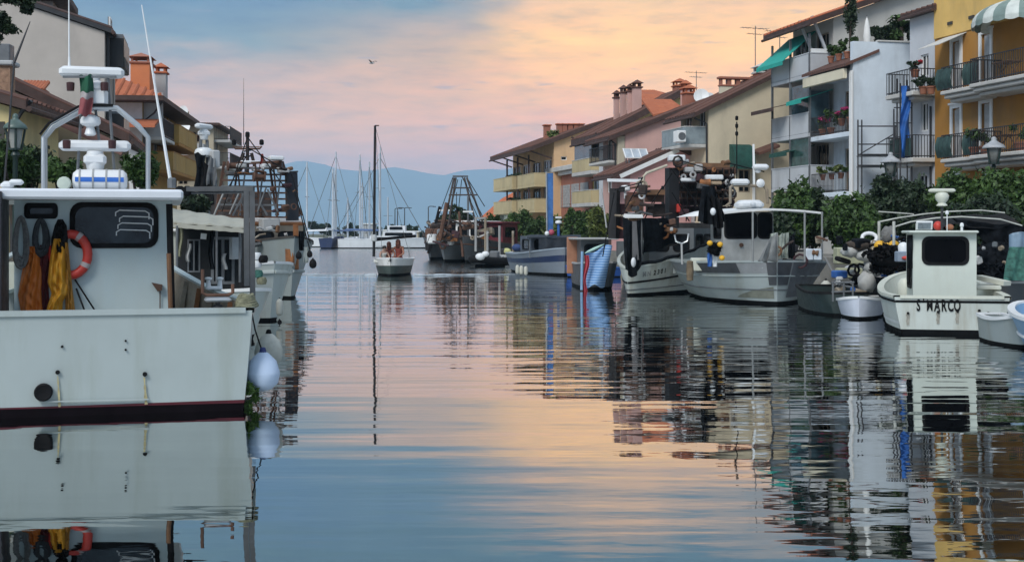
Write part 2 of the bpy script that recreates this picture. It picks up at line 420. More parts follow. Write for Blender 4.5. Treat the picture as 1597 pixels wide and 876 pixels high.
def window(t, O, a, n, o, frame=None, pane=None, bars=1, surround=None, shutter=None, dep=.14, name='window', closed=False):
    x0, x1, z0, z1 = o; frame = frame or WFRAME; k = min(.07, (x1 - x0) * .12)
    mb = MB()
    for b in ((x0, x1, z0, z0 + k), (x0, x1, z1 - k, z1), (x0, x0 + k, z0 + k, z1 - k), (x1 - k, x1, z0 + k, z1 - k)): obox(mb, O, a, n, *b, -dep + .005, -dep + .07)
    for i in range(bars):
        xm = x0 + (x1 - x0) * (i + 1) / (bars + 1); obox(mb, O, a, n, xm - k / 2, xm + k / 2, z0 + k, z1 - k, -dep + .006, -dep + .06)
    w_ = ob(name, mb, frame, t, smooth=0)
    p = MB(); obox(p, O, a, n, x0 + .003, x1 - .003, z0 + .003, z1 - .003, -dep - .02, -dep + .02); ob('pane', p, pane or GLASS, w_, smooth=0)
    if surround:
        s = MB(); q = .16
        for b in ((x0 - q, x0, z0, z1 + q), (x1, x1 + q, z0, z1 + q), (x0, x1, z1, z1 + q)): obox(s, O, a, n, *b, -.01, .06)
        obox(s, O, a, n, x0 - q - .06, x1 + q + .06, z1 + q, z1 + q + .09, -.01, .11)
        ob('surround', s, surround, w_, smooth=0)
    if shutter:
        for sd in (0, 1):
            w = (x1 - x0) / 2
            b = (x0 - w - .02, x0 - .02) if sd == 0 else (x1 + .02, x1 + w + .02)
            if closed: b = (x0 + sd * w + .01, x0 + sd * w + w - .01)
            s = MB(); obox(s, O, a, n, *b, z0, z1, .004, .045)
            nl = max(3, int((z1 - z0) / .22))
            for i in range(nl): obox(s, O, a, n, b[0] + .05, b[1] - .05, z0 + (i + .2) * (z1 - z0) / nl, z0 + (i + .75) * (z1 - z0) / nl, .045, .07)
            ob('shutter', s, shutter, w_, smooth=0)
    return w_

class Bld:
    def __init__(s, name, label, cat, px, D, th, sgn=1, base=QZ, group=None):
        s.X, s.Y, s.c, s.s, s.g, s.b = (px - CX) / F * D, D, math.cos(R(th)), math.sin(R(th)), sgn, base
        s.t = thing(name, label, cat, (s.X, s.Y, base), R(th), group); s.cn = Vector((-sgn, 0, 0))
    def fy(s, px, off=0):
        X, Y, k = s.X + off * s.c, s.Y + off * s.s, (px - CX) / F
        return (X - k * Y) / (s.s + k * s.c)
    def gx(s, px, y=0):
        X, Y, k = s.X - y * s.s, s.Y + y * s.c, (px - CX) / F
        return (k * Y - X) / (s.c - k * s.s)
    def dist(s, x, y): return s.Y + x * s.s + y * s.c
    def z(s, py, x=0, y=0): return Zat(py, s.dist(x, y)) - s.b
    def shell(s, prof, L, mats, fac=(), gab=(), back=None, zf=None):
        """prof: local (x,z) top line of the near wall from the canal corner outward; fac/gab: openings"""
        mb = MB(); x1 = prof[-1][0]; ze = prof[0][1]; g = s.g
        panel(mb, (0, 0, 0), (0, 1, 0), (-g, 0, 0), L, ze, fac)
        zmin = min(p[1] for p in prof)
        panel(mb, (0, 0, 0), (g, 0, 0), (0, -1, 0), abs(x1), zmin, gab)
        top = [(0, 0, zmin)] + [(p[0], 0, p[1]) for p in prof] + [(x1, 0, zmin)]
        q = []
        for p in top:
            if not q or (Vector(p) - Vector(q[-1])).length > 1e-4: q.append(p)
        if len(q) > 2: mb.add(q, [tuple(range(len(q)))])
        n = len(prof)
        mb.add([(0, L, 0)] + [(p[0], L, p[1]) for p in prof] + [(x1, L, 0), (x1, 0, 0), (x1, 0, prof[-1][1])], [tuple(range(n + 2)), (n + 1, n + 2, n + 3, n)])
        if not fac and not gab: pass
        return ob('wall', mb, mats, s.t, smooth=0)
    def roof(s, prof, L, mats, ov=.7, gov=.35, th=.22, y0=0, ext=True):
        """roof slab following prof; mats = [tiles, fascia]"""
        P = [Vector((p[0], 0, p[1])) for p in prof]
        if ext:
            d0 = (P[0] - P[1]).normalized(); P[0] = P[0] + d0 * ov
        th = Vector((0, 0, th)); lift = Vector((0, 0, .03)); V = []; ya, yb = y0 - gov, L + gov
        for y in (ya, yb):
            V += [p + lift + Vector((0, y, 0)) for p in P] + [p + lift + th + Vector((0, y, 0)) for p in P]
        n = len(P); mb = MB(); Fc = []; mi = []
        for i in range(n - 1):
            Fc.append((n + i, n + i + 1, 3 * n + i + 1, 3 * n + i)); mi.append(0)
            Fc.append((i, 2 * n + i, 2 * n + i + 1, i + 1)); mi.append(1)
            Fc.append((i, i + 1, n + i + 1, n + i)); mi.append(1); Fc.append((2 * n + i, 3 * n + i, 3 * n + i + 1, 2 * n + i + 1)); mi.append(1)
        Fc += [(0, n, 3 * n, 2 * n), (n - 1, 3 * n - 1, 4 * n - 1, 2 * n - 1)]; mi += [1, 1]
        mb.v = [tuple(v) for v in V]; mb.f = Fc; mb.mi = mi
        r = ob('roof', mb, mats, s.t, smooth=0)
        e0 = P[0] + lift + Vector((-s.g * .07, 0, .02)); ob('gutter', MB().tube([e0 + Vector((0, ya, 0)), e0 + Vector((0, yb, 0))], .075, 6), FASC, r)
        # cover tiles as half-round ribs running down the slope, ends showing at the verge and eave
        for i in range(n - 1):
            a, b = P[i] + lift + th, P[i + 1] + lift + th
            ln = (b - a).length
            if ln < 1.0 or yb - ya < 1: continue
            m2 = MB(); k = int((yb - ya) / .42)
            if k > 60: k = 60
            for j in range(k + 1):
                y = ya + .1 + (yb - ya - .2) * j / k
                m2.tube([a + Vector((0, y, .0)), b + Vector((0, y, .0))], .10, 5)
            tag(ob('cover_tiles', m2, mats[0], r, smooth=60), kind='stuff')
        return r
    def balcony(s, ya, yb, z, proj=1.2, th=.2, rail='bars', h=1.0, mats=None, slab=CONC, x0=0., ends=True, screen=None, panels=2):
        g = s.g; lo, hi = sorted((x0 - g * proj, x0))
        ob('balcony_slab', MB().cbox(lo, hi, ya, yb, z - th, z, .03), slab, s.t, smooth=0)
        xe = x0 - g * proj; w = .05
        runs = [((xe + g * w, ya + w), (xe + g * w, yb - w))]
        if ends: runs += [((x0, ya + w), (xe + g * w, ya + w)), ((x0, yb - w), (xe + g * w, yb - w))]
        if rail == 'bars':
            mb = MB()
            for p, q in runs:
                p, q = Vector((*p, 0)), Vector((*q, 0)); ln = (q - p).length
                for zz in (z + .08, z + h): mb.bar(p + Vector((0, 0, zz)), q + Vector((0, 0, zz)), .05, .04)
                k = max(2, int(ln / .14))
                for i in range(k + 1):
                    c = p + (q - p) * i / k; mb.bar(c + Vector((0, 0, z)), c + Vector((0, 0, z + h)), .022)
            tag(ob('railing', mb, mats or DARK, s.t, smooth=0), kind='stuff')
        else:
            for p, q in runs:
                p, q = Vector((*p, 0)), Vector((*q, 0)); ln = (q - p).length; k = panels if ln > 2 else 1
                for i in range(k):
                    a, b = p + (q - p) * (i / k) + (q - p).normalized() * .02, p + (q - p) * ((i + 1) / k) - (q - p).normalized() * .02
                    mb = MB(); mb.bar(a + Vector((0, 0, z + h / 2 + .01)), b + Vector((0, 0, z + h / 2 + .01)), .08, h)
                    ob('parapet_panel', mb, mats or PARA, s.t, smooth=0)
            mb = MB()
            for p, q in runs:
                p, q = Vector((*p, z + h + .03)), Vector((*q, z + h + .03)); mb.bar(p, q, .13, .05)
            ob('handrail', mb, slab if rail == 'solid' else DARK, s.t, smooth=0)
    def opening(s, pa, pb, ya, yb, off=0):
        """opening on the canal facade from photo pixels: far px, near px, top py, bottom py"""
        l, r = sorted((s.fy(pa, off), s.fy(pb, off))); m = (l + r) / 2
        return (l, r, s.z(yb, off, m), s.z(ya, off, m))
    def gop(s, pa, pb, ya, yb, y=0):
        a, b = sorted((abs(s.gx(pa, y)), abs(s.gx(pb, y)))); m = s.g * (a + b) / 2
        return (a, b, s.z(yb, m, y), s.z(ya, m, y))
    def fwin(s, o, **k): return window(s.t, (0, 0, 0), (0, 1, 0), (-s.g, 0, 0), o, **k)
    def gwin(s, o, **k): return window(s.t, (0, 0, 0), (s.g, 0, 0), (0, -1, 0), o, **k)

def chimney(parent, c, w, h, stack, cap, hat=True, d=None):
    d = d or w; x, y, z = c; mb = MB()
    mb.box(x - w / 2, x + w / 2, y - d / 2, y + d / 2, z - .6, z + h)
    mb.m = 1; mb.cbox(x - w / 2 - .1, x + w / 2 + .1, y - d / 2 - .1, y + d / 2 + .1, z + h, z + h + .12, .03)
    if hat:
        for sx in (-1, 1):
            for sy in (-1, 1): mb.box(x + sx * (w / 2 - .08) - .06, x + sx * (w / 2 - .08) + .06, y + sy * (d / 2 - .08) - .06, y + sy * (d / 2 - .08) + .06, z + h + .12, z + h + .38)
        a, b = w / 2 + .14, d / 2 + .14; zz = z + h + .38
        mb.add([(x - a, y - b, zz), (x + a, y - b, zz), (x + a, y + b, zz), (x - a, y + b, zz), (x, y - b * .4, zz + .28), (x, y + b * .4, zz + .28)],
               [(3, 2, 1, 0), (0, 1, 4), (1, 2, 5, 4), (2, 3, 5), (3, 0, 4, 5)])
    return ob('chimney', mb, [stack, cap], parent, smooth=0)
def downpipe(t, pts): ob('downpipe', MB().tube(pts, .055, 6), DARK, t)
def dish(t, c, r, nrm, m=None):
    q = Vector(nrm).to_track_quat('Z', 'Y').to_matrix().to_4x4()
    mb = MB().lathe([(.02, 0), (r * .5, r * .06), (r, r * .24), (r * .98, r * .26), (r * .48, r * .1), (.02, .04)], n=16); mb.xf(Matrix.Translation(c) @ q)
    mb.tube([c, Vector(c) + Vector((0, .3, -.45))], .03, 6)
    mb.tube([Vector(c) + q.to_3x3() @ Vector((0, -r, .2)), Vector(c) + q.to_3x3() @ Vector((0, 0, r * .7))], .015, 5)
    return ob('satellite_dish', mb, m or WHITE, t)
def aerial(t, c, h, arms=3):
    mb = MB().tube([c, Vector(c) + Vector((0, 0, h))], .03, 5); c = Vector(c)
    for i in range(arms):
        zz = h - .12 - .35 * (i // 2); L = .9 - .2 * (i % 3)
        mb.tube([c + Vector((-L, 0, zz)), c + Vector((L, .2, zz))], .016, 4)
        for k in range(5): q = c + Vector((-L + k * L / 2, .2 * (k / 4), zz)); mb.tube([q + Vector((0, -.25, 0)), q + Vector((0, .25, 0))], .01, 4)
    return ob('roof_aerial', mb, GREYM, t)

# ---- foliage
def leaves(n, c, rad, size, seed, squash=1., clumps=0, flat=0.):
    """many small leaf faces spread through clumps of a crown volume"""
    g = np.random.default_rng(seed); c = np.array(c, float); rad = np.array(rad, float)
    k = clumps or max(5, int(n / 160))
    u = g.normal(size=(k, 3)); u /= np.linalg.norm(u, axis=1)[:, None]
    cc = u * (g.random((k, 1)) ** .45) * .78; cr = .20 + .22 * g.random(k)
    idx = g.integers(0, k, n); v = g.normal(size=(n, 3)); v /= np.linalg.norm(v, axis=1)[:, None]
    p = cc[idx] + v * (g.random((n, 1)) ** .4) * cr[idx][:, None]
    o_ = g.random(n) < .10; p[o_] *= (1 + .28 * g.random((o_.sum(), 1)))
    p = p * rad + c
    a = g.normal(size=(n, 3)); a /= np.linalg.norm(a, axis=1)[:, None]
    b = np.cross(a, g.normal(size=(n, 3))); b /= np.linalg.norm(b, axis=1)[:, None]
    s = (size * (.6 + .8 * g.random(n)))[:, None]
    V = np.stack([p - a * s, p + b * s * .45, p + a * s, p - b * s * .45], 1).reshape(-1, 3)
    mb = MB(); mb.v = [tuple(q) for q in V]; mb.f = [(4 * i, 4 * i + 1, 4 * i + 2, 4 * i + 3) for i in range(n)]; mb.mi = [0] * n
    return mb
def tree(name, label, cat, base, h, rad, n, size, seed, m, trunk_h=None, group=None):
    t = thing(name, label, cat, base, 0, group)
    tr = MB(); g = random.Random(seed); th = trunk_h if trunk_h is not None else h * .5
    tr.tube([(0, 0, -.1), (.05, .03, th * .5), (0, .05, th)], .05 * h ** .5, 7, r1=.03 * h ** .5)
    for i in range(5):
        a = g.random() * 6.28; q = Vector((math.cos(a) * rad[0] * .5, math.sin(a) * rad[1] * .5, h - rad[2] * (.6 + .8 * g.random())))
        tr.tube([(0, .03, th * .8), q * .5 + Vector((0, 0, th * .5)), q], .035 * h ** .5, 5, r1=.01)
    ob('trunk', tr, BARK, t)
    tag(ob('crown', leaves(n, (0, 0, h - rad[2]), rad, size, seed), m, t, smooth=0), kind='stuff')
    return t
def pxtree(name, label, cat, x0, x1, y0, y1, D, n, size, seed, m, base=QZ, group=None, depth=None):
    """tree or shrub whose crown covers the given photo box at distance D"""
    c = pt((x0 + x1) / 2, (y0 + y1) / 2, D); rx = (x1 - x0) / 2 / F * D; rz = (y1 - y0) / 2 / F * D
    return tree(name, label, cat, (c.x, D, base), c.z + rz - base, (rx, depth or max(rx * .9, .6), rz), n, size, seed, m, None, group)
def pot(label, loc, r=.22, h=.35, plant=True, flower=None, spread=.4, tall=.6, seed=1, m=None, group=None, name='potted_plant', n=260):
    t = thing(name, label, 'potted plant', loc, 0, group)
    ob('pot', MB().lathe([(r * .7, 0), (r * .95, h * .8), (r * 1.1, h * .82), (r * 1.1, h), (r * .9, h), (r * .85, h * .85)], n=10), CLAY, t)
    tag(ob('foliage', leaves(n, (0, 0, h + tall * .5), (spread, spread, tall * .6), .09, seed, clumps=6), m or LEAF, t, smooth=0), kind='stuff')
    if flower: tag(ob('flowers', leaves(150, (0, 0, h + tall * .7), (spread * 1.05, spread * 1.05, tall * .45), .07, seed + 9, clumps=5), flower, t, smooth=0), kind='stuff')
    return t
# ------------------------------------------------------------------ quays and far shore
q = MB()
edge_r = [wl(1700, 470), wl(1320, 452), wl(1050, 432), wl(905, 418), wl(800, 404), wl(700, 396), wl(672, 392)]
def quay(name, pts, out, label):
    mb = MB(); n = len(pts)
    V = []
    for p in pts: V += [(p[0], p[1], -1), (p[0], p[1], QZ)]
    for p in pts: V += [(p[0] + out[0], p[1] + out[1], QZ), (p[0] + out[0], p[1] + out[1], -1)]
    Fc = []
    for i in range(n - 1):
        Fc += [(2 * i, 2 * i + 1, 2 * i + 3, 2 * i + 2), (2 * i + 1, 2 * n + 2 * i, 2 * n + 2 * i + 2, 2 * i + 3)]
    mb.add(V, Fc)
    mb.add([(pts[0][0], pts[0][1], -1), (pts[0][0] + out[0], pts[0][1] + out[1], -1), (pts[0][0] + out[0], pts[0][1] + out[1], QZ), (pts[0][0], pts[0][1], QZ)], [(0, 1, 2, 3)])
    e = n - 1
    mb.add([(pts[e][0], pts[e][1], -1), (pts[e][0], pts[e][1], QZ), (pts[e][0] + out[0], pts[e][1] + out[1], QZ), (pts[e][0] + out[0], pts[e][1] + out[1], -1)], [(0, 1, 2, 3)])
    return tag(ob(name, mb, mat('quay_stone', (.20, .19, .17), .9, .2, 1.2, bump=.3, bscale=8, dirt=(.05, .06, .04), damt=.5, dscale=1), smooth=0), label, None, None, 'structure')
QR = [Vector((22.5, 20, 0)), Vector((19.5, 33, 0)), Vector((15.2, 50, 0)), Vector((9.2, 75, 0)), Vector((3.0, 100, 0)), Vector((-1.2, 118, 0)), Vector((1, 150, 0)), Vector((40, 190, 0))]
quay('quay', QR, (90, 40), 'stone quay edge under the right-hand houses')
QL = [Vector((-45, 8, 0)), Vector((-10.5, 20, 0)), Vector((-11.5, 40, 0)), Vector((-14, 70, 0)), Vector((-19, 105, 0)), Vector((-45, 110, 0))]
QLn = [(p.x, p.y, 0) for p in QL]
mb = MB()
mb.add([(-10.2, 19, QZ), (-10.8, 40, QZ), (-14, 70, QZ), (-19, 108, QZ), (-90, 108, QZ), (-90, 19, QZ), (-10.2, 19, -1), (-10.8, 40, -1), (-14, 70, -1), (-19, 108, -1), (-90, 108, -1), (-90, 19, -1)],
       [(0, 1, 2, 3, 4, 5)[::1], (6, 7, 1, 0), (7, 8, 2, 1), (8, 9, 3, 2), (9, 10, 4, 3), (11, 6, 0, 5)])
tag(ob('quay', mb, MATS['quay_stone'], smooth=0), 'stone quay along the left side of the canal', None, None, 'structure')
mb = MB()
def shore(u, v):
    x = -260 + 560 * u; y0 = 265 + 25 * math.sin(u * 9)
    return (x, y0 + v * 300, -.4 + 1.6 * min(1, v * 6))
mb.grid(shore, 24, 6)
tag(ob('far_shore', mb, mat('shore_earth', (.10, .11, .07), .95, .3, .1), smooth=60), 'low far shore behind the marina', None, None, 'structure')

# ------------------------------------------------------------------ right bank, nearest house first
def pprof(b, pts): return [(b.gx(px), b.z(py, b.gx(px), 0)) for px, py in pts]

# yellow house with striped dome awning
def yellow_house():
    b = Bld('yellow_house', 'yellow and ochre corner house with white door surrounds and a striped dome awning', 'house', 1636, 49.2, 13)
    t = b.t; L = b.fy(1458); zt = 14.5; zs = b.z(46, 0, L - 3)
    z2 = b.z(138, -1, 4.5); z1 = b.z(246, -1, 4.5)
    doors = []
    for pa, pb in ((1486, 1498), (1531, 1545), (1606, 1622)):
        for zf in (z2, z1): l, r = sorted((b.fy(pa), b.fy(pb))); doors.append((l, r, zf + .02, zf + 2.25))
    g0 = [b.opening(1484, 1496, 275, 330), b.opening(1540, 1560, 275, 330)]
    mb = MB()
    panel(mb, (0, 0, 0), (0, 1, 0), (-1, 0, 0), L, zs, doors + g0, .2, 0, 0)
    mb.m = 0; mb.box(0.001, 9, .001, L - .001, -.01, .3)
    mb.add([(0, L, 0), (9, L, 0), (9, L, zs), (0, L, zs)], [(0, 1, 2, 3)]); mb.add([(0, 0, 0), (9, 0, 0), (9, 0, zs), (0, 0, zs)], [(0, 1, 2, 3)])
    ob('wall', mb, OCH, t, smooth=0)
    mb = MB(); ow = [b.opening(1487, 1498, 0, 5)]
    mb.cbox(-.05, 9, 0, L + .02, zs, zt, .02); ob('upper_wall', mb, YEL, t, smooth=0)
    for o in ((1479, 1486), (1512, 1520)):
        mb = MB(); l, r = sorted((b.fy(o[0], -.05), b.fy(o[1], -.05))); obox(mb, (-.05, 0, 0), (0, 1, 0), (-1, 0, 0), l, r, zs + .45, zs + .58, .002, .06); ob('vent_grille', mb, SHUTD, t, smooth=0)
    for i, o in enumerate(doors): b.fwin(o, bars=1, surround=WHITE, name='balcony_door', dep=.2, pane=GLASS)
    for o in g0: b.fwin(o, bars=1, surround=WHITE, name='window')
    for i, o in enumerate(doors):      # open shutters folded back against the wall
        mb = MB(); obox(mb, (0, 0, 0), (0, 1, 0), (-1, 0, 0), o[0] + .05, o[0] + .4, o[2], o[3] - .1, -.06, .03); ob('shutter', mb, SHUTG, t, smooth=0)
    for zf in (z2, z1):
        for ya, yb, pj in ((b.fy(1522, -1.2) + .05, b.fy(1466, -1.1), 1.1), (-1, b.fy(1509, -1.5), 1.45)):
            b.balcony(ya, yb, zf, pj, .16, 'bars', 1.0)
            mb = MB(); mb.cbox(-pj + .12, 0, ya + .1, yb - .1, zf - .34, zf - .165, .04); mb.cbox(-pj + .3, 0, ya + .25, yb - .25, zf - .5, zf - .345, .04); ob('balcony_moulding', mb, CONC, t, smooth=0)
        # green wind screens bellied like the railing
        for pa, pb in ((1461, 1484), (1503, 1524)):
            l, r = sorted((b.fy(pa, -1.1), b.fy(pb, -1.1)))
            mb = MB(); mb.grid(lambda u, v: (-1.03 - .12 * math.sin(v * 3.1) - .03 * math.sin(u * 20), l + (r - l) * u, zf + .06 + .9 * v), 10, 6, (-.02, 0, 0)); ob('wind_screen', mb, mat('green_screen', (.03, .065, .06), .7, .3, 4), t)
    # striped half dome over the upper corner balcony
    yc = b.fy(1554, -1.2); ry = (yc - b.fy(1606, -1.2)) * 1.05; z0 = b.z(30, -1.4, yc); h = b.z(-2, -.8, yc) - z0
    for k in range(12):
        a0, a1 = math.pi * k / 12, math.pi * (k + 1) / 12
        mb = MB(); fn = lambda u, v: (-.05 - 1.75 * math.sin(a0 + (a1 - a0) * u) * math.cos(v * 1.45), yc - ry * math.cos(a0 + (a1 - a0) * u) * math.cos(v * 1.45), z0 + h * math.sin(v * 1.45))
        mb.grid(fn, 3, 7, (.02, 0, -.02)); mb.grid(lambda u, v: (-.05 - 1.76 * math.sin(a0 + (a1 - a0) * u), yc - ry * 1.003 * math.cos(a0 + (a1 - a0) * u), z0 - v * (.16 + .06 * math.sin(u * 3.14))), 4, 1, (.02, 0, 0))
        ob('awning_panel', mb, mat('awning_pale', (.60, .64, .60), .85) if k % 2 else mat('awning_grey_green', (.20, .27, .25), .85), t)
    # small slanting awning at the far end
    l, r = b.fy(1478, -.9), b.fy(1444, -.9); mb = MB(); mb.grid(lambda u, v: (-1.3 * v, l + (r - l) * u, b.z(50, 0, l) - .55 * v), 2, 4, (0, 0, -.03)); ob('awning', mb, mat('pale_awning', (.55, .55, .53), .85), t)
    return b, z1, z2
YB, yz1, yz2 = yellow_house()
def on(b, x, y, z): return b.t.matrix_basis @ Vector((x, y, z))
bpy.context.view_layer.update()
def at(b, x, y, z): return Vector((b.X + x * b.c - y * b.s, b.Y + x * b.s + y * b.c, b.b + z))

def pale_house():
    b = Bld('pale_house', 'narrow pale grey house beside the yellow house, with flower balcony', 'house', 1459, 57.15, 13)
    L = b.fy(1419); pr = [(0, b.z(18, 0, 0)), (3.5, b.z(4, 3.5, 0)), (7, b.z(18, 0, 0))]
    o = [b.opening(1436, 1447, 160, 205), b.opening(1432, 1446, 272, 320), b.opening(1436, 1448, 85, 120)]
    b.shell(pr, L, PALEG, o)
    for k in o: b.fwin(k, bars=1)
    b.roof(pr, L, [TILED, FASC], .3)
    for i, py in enumerate((152, 254)):
        zf = b.z(py - 6, -1, L * .5); b.balcony(-.1, L + .1, zf, 1.2, .2, 'bars', 1.0)
        mb = MB().cbox(-1.0, 0, .1, L - .1, zf - .36, zf - .205, .04); ob('balcony_moulding', mb, CONC, b.t, smooth=0)
    mb = MB(); zf = b.z(250, -1, L * .5); mb.grid(lambda u, v: (-1.12 - .03 * math.sin(u * 30), .1 + (L - .2) * u, zf + .1 + .85 * v), 16, 2, (-.02, 0, 0)); ob('wind_screen', mb, MATS['green_screen'], b.t)
    downpipe(b.t, [(-.07, .3, b.z(165, 0, 0)), (-.07, .3, 0)])
    return b, L
PB, PL = pale_house()

def white_block():
    b = Bld('white_house', 'white house with flower balconies, scaffolding on its blank wall and a roof garden', 'house', 1370, 60.3, 13)
    yb = b.fy(1263, -1.3); zt = b.z(68, 2, 0); x1 = b.gx(1462); pr = [(0, zt), (x1, zt)]
    z2 = b.z(209, -.6, 2); z1 = b.z(300, -.6, 2); z3 = b.z(122, -.6, 2)
    o = []
    for zf in (z2, z1):
        for pa, pb in ((1297, 1306), (1309, 1318)):
            l, r = sorted((b.fy(pa), b.fy(pb))); l = (l + r) / 2
        o += [(.5, 1.4, zf + .02, zf + 2.2), (2.3, 3.3, zf + .02, zf + 2.2)]
    b.shell(pr, yb, WHITEP, o)
    for k in o: b.fwin(k, bars=1, name='balcony_door', frame=SHUT)
    ob('side_fin', MB().box(-1.3, -.001, 0, .28, 0, zt), WHITEP, b.t, smooth=0)
    ob('corner_post', MB().cbox(-1.42, -1.302, -.06, .2, 0, z3 + .1, .02), WHITE, b.t, smooth=0)
    mb = MB(); mb.box(-1.28, -.002, .281, yb, z3, z3 + .22); ob('balcony_slab', mb, WHITEP, b.t, smooth=0)
    # little tiled canopy over the top balcony
    mb = MB(); mb.poly([(-1.75, -.1, z3 + .28), (-1.75, yb, z3 + .28), (0, yb, z3 + 1.0), (0, -.1, z3 + 1.0)], (0, 0, .14)); ob('canopy_roof', mb, TILED, b.t, smooth=0)
    mb = MB().cbox(-1.7, -1.5, .2, yb, z3 - .25, z3 + .23, .02); ob('awning_box', mb, CREAM, b.t, smooth=0)
    ob('roof', MB().box(.02, x1, .02, yb - .02, zt - .05, zt - .02), CONC, b.t, smooth=0)
    cp = MB(); cp.cbox(-.06, x1, -.06, .2, zt + .002, zt + .09, .02); ob('coping', cp, CONC, b.t, smooth=0)
    for zf in (z2, z1): b.balcony(.29, yb - .02, zf, 1.28, .24, 'bars', .95, slab=WHITEP, ends=False)
    mb = MB(); y0, y1 = yb - .9, yb - .05; mb.box(-1.27, -.3, yb - .06, yb - .03, z2 + .3, z2 + 2.35); ob('glass_screen', mb, GLASSB, b.t, smooth=0)
    mb = MB()
    for z in (z2 + .28, z2 + 2.36): mb.bar((-1.29, yb - .045, z), (-.28, yb - .045, z), .06)
    for x in (-1.29, -.28): mb.bar((x, yb - .045, z2), (x, yb - .045, z2 + 2.38), .05)
    ob('screen_frame', mb, GREYM, b.t, smooth=0)
    return b, yb, zt, z1, z2, z3
WB, wyb, wzt, wz1, wz2, wz3 = white_block()

def grey_house():
    X, Y = WB.X - (wyb + .02) * WB.s, WB.Y + (wyb + .02) * WB.c
    b = Bld('grey_house', 'grey house with stacked solid balconies and green awnings behind the white house', 'house', CX + X / Y * F, Y, 13)
    L = b.fy(1202, -1.3); t = b.t
    z0 = b.z(28, 0, 0); pr = [(0, z0), (b.gx(1335), z0 + .36 * b.gx(1335)), (b.gx(1440), z0 + .36 * b.gx(1440)), (b.gx(1470), z0 + .34 * b.gx(1440))]
    zs = [b.z(122, -1.3, L / 2) - .02, b.z(212, -1.3, L / 2), b.z(292, -1.3, L / 2)]
    o = []
    for zf in zs:
        for k in range(2): o.append((.5 + k * L / 2, L / 2 - .4 + k * L / 2, zf + .05, zf + 2.2))
    b.shell(pr, L, plaster('light_grey_render', (.50, .49, .46)), o)
    for i, k in enumerate(o): b.fwin(k, bars=2, frame=WFRAME if i % 2 else SHUT, name='window')
    b.roof(pr, L, [TILER, FASC], 1.6, .5, .3)
    for i, zf in enumerate(zs):
        b.balcony(.02, L, zf, 1.3, .22, 'solid', 1.0, PARA, slab=PARA, panels=2)
    for y in (.1, L * .5, L - .1): ob('balcony_post', MB().bar((-1.25, y, 0), (-1.25, y, zs[0] + 2.0), .10), GREYM, t, smooth=0)
    # awnings
    for (pa, pb, zt, pj, dz, m) in ((1192, 1234, zs[0] + 2.45, 1.9, 1.65, GREENA), (1236, 1259, zs[1] + 2.2, 1.75, .55, GREENA), (1182, 1228, zs[1] + 1.95, 2.2, .5, FASC), (1205, 1232, zs[2] + 2.2, 1.6, .4, GREEND)):
        l, r = sorted((b.fy(pa, -1.5), b.fy(pb, -1.5))); r = min(r, L + .3)
        mb = MB(); mb.grid(lambda u, v: (-.1 - pj * v, l + (r - l) * u, zt - dz * v), 1, 4, (0, 0, -.04))
        mb.grid(lambda u, v: (-.1 - pj - .01, l + (r - l) * u, zt - dz - .04 - .16 * v), 1, 1, (.03, 0, 0)); ob('awning', mb, m, t, smooth=0)
    l = b.fy(1250, -1.3)
    for y in (.15, 1.6): ob('roof_brace', MB().bar((-.2, y, zs[0] + .9), (-1.1, y, zs[0] + 2.9), .12), PARA, t, smooth=0)
    mb = MB().box(-1.24, -.1, .05, .12, zs[0] + .05, zs[0] + 1.25); ob('side_screen', mb, WHITE, t, smooth=0)
    for zf, y0, y1 in ((zs[1], .2, L * .48), (zs[2], .2, L * .5)):
        mb = MB(); mb.box(-1.235, -1.20, y0, y1, zf + 1.07, zf + 2.5); ob('glazed_screen', mb, GLASSB if zf == zs[1] else mat('green_glass', (.04, .09, .08), .15, .3), t, smooth=0)
    return b, L, zs
GB, GL, gzs = grey_house()

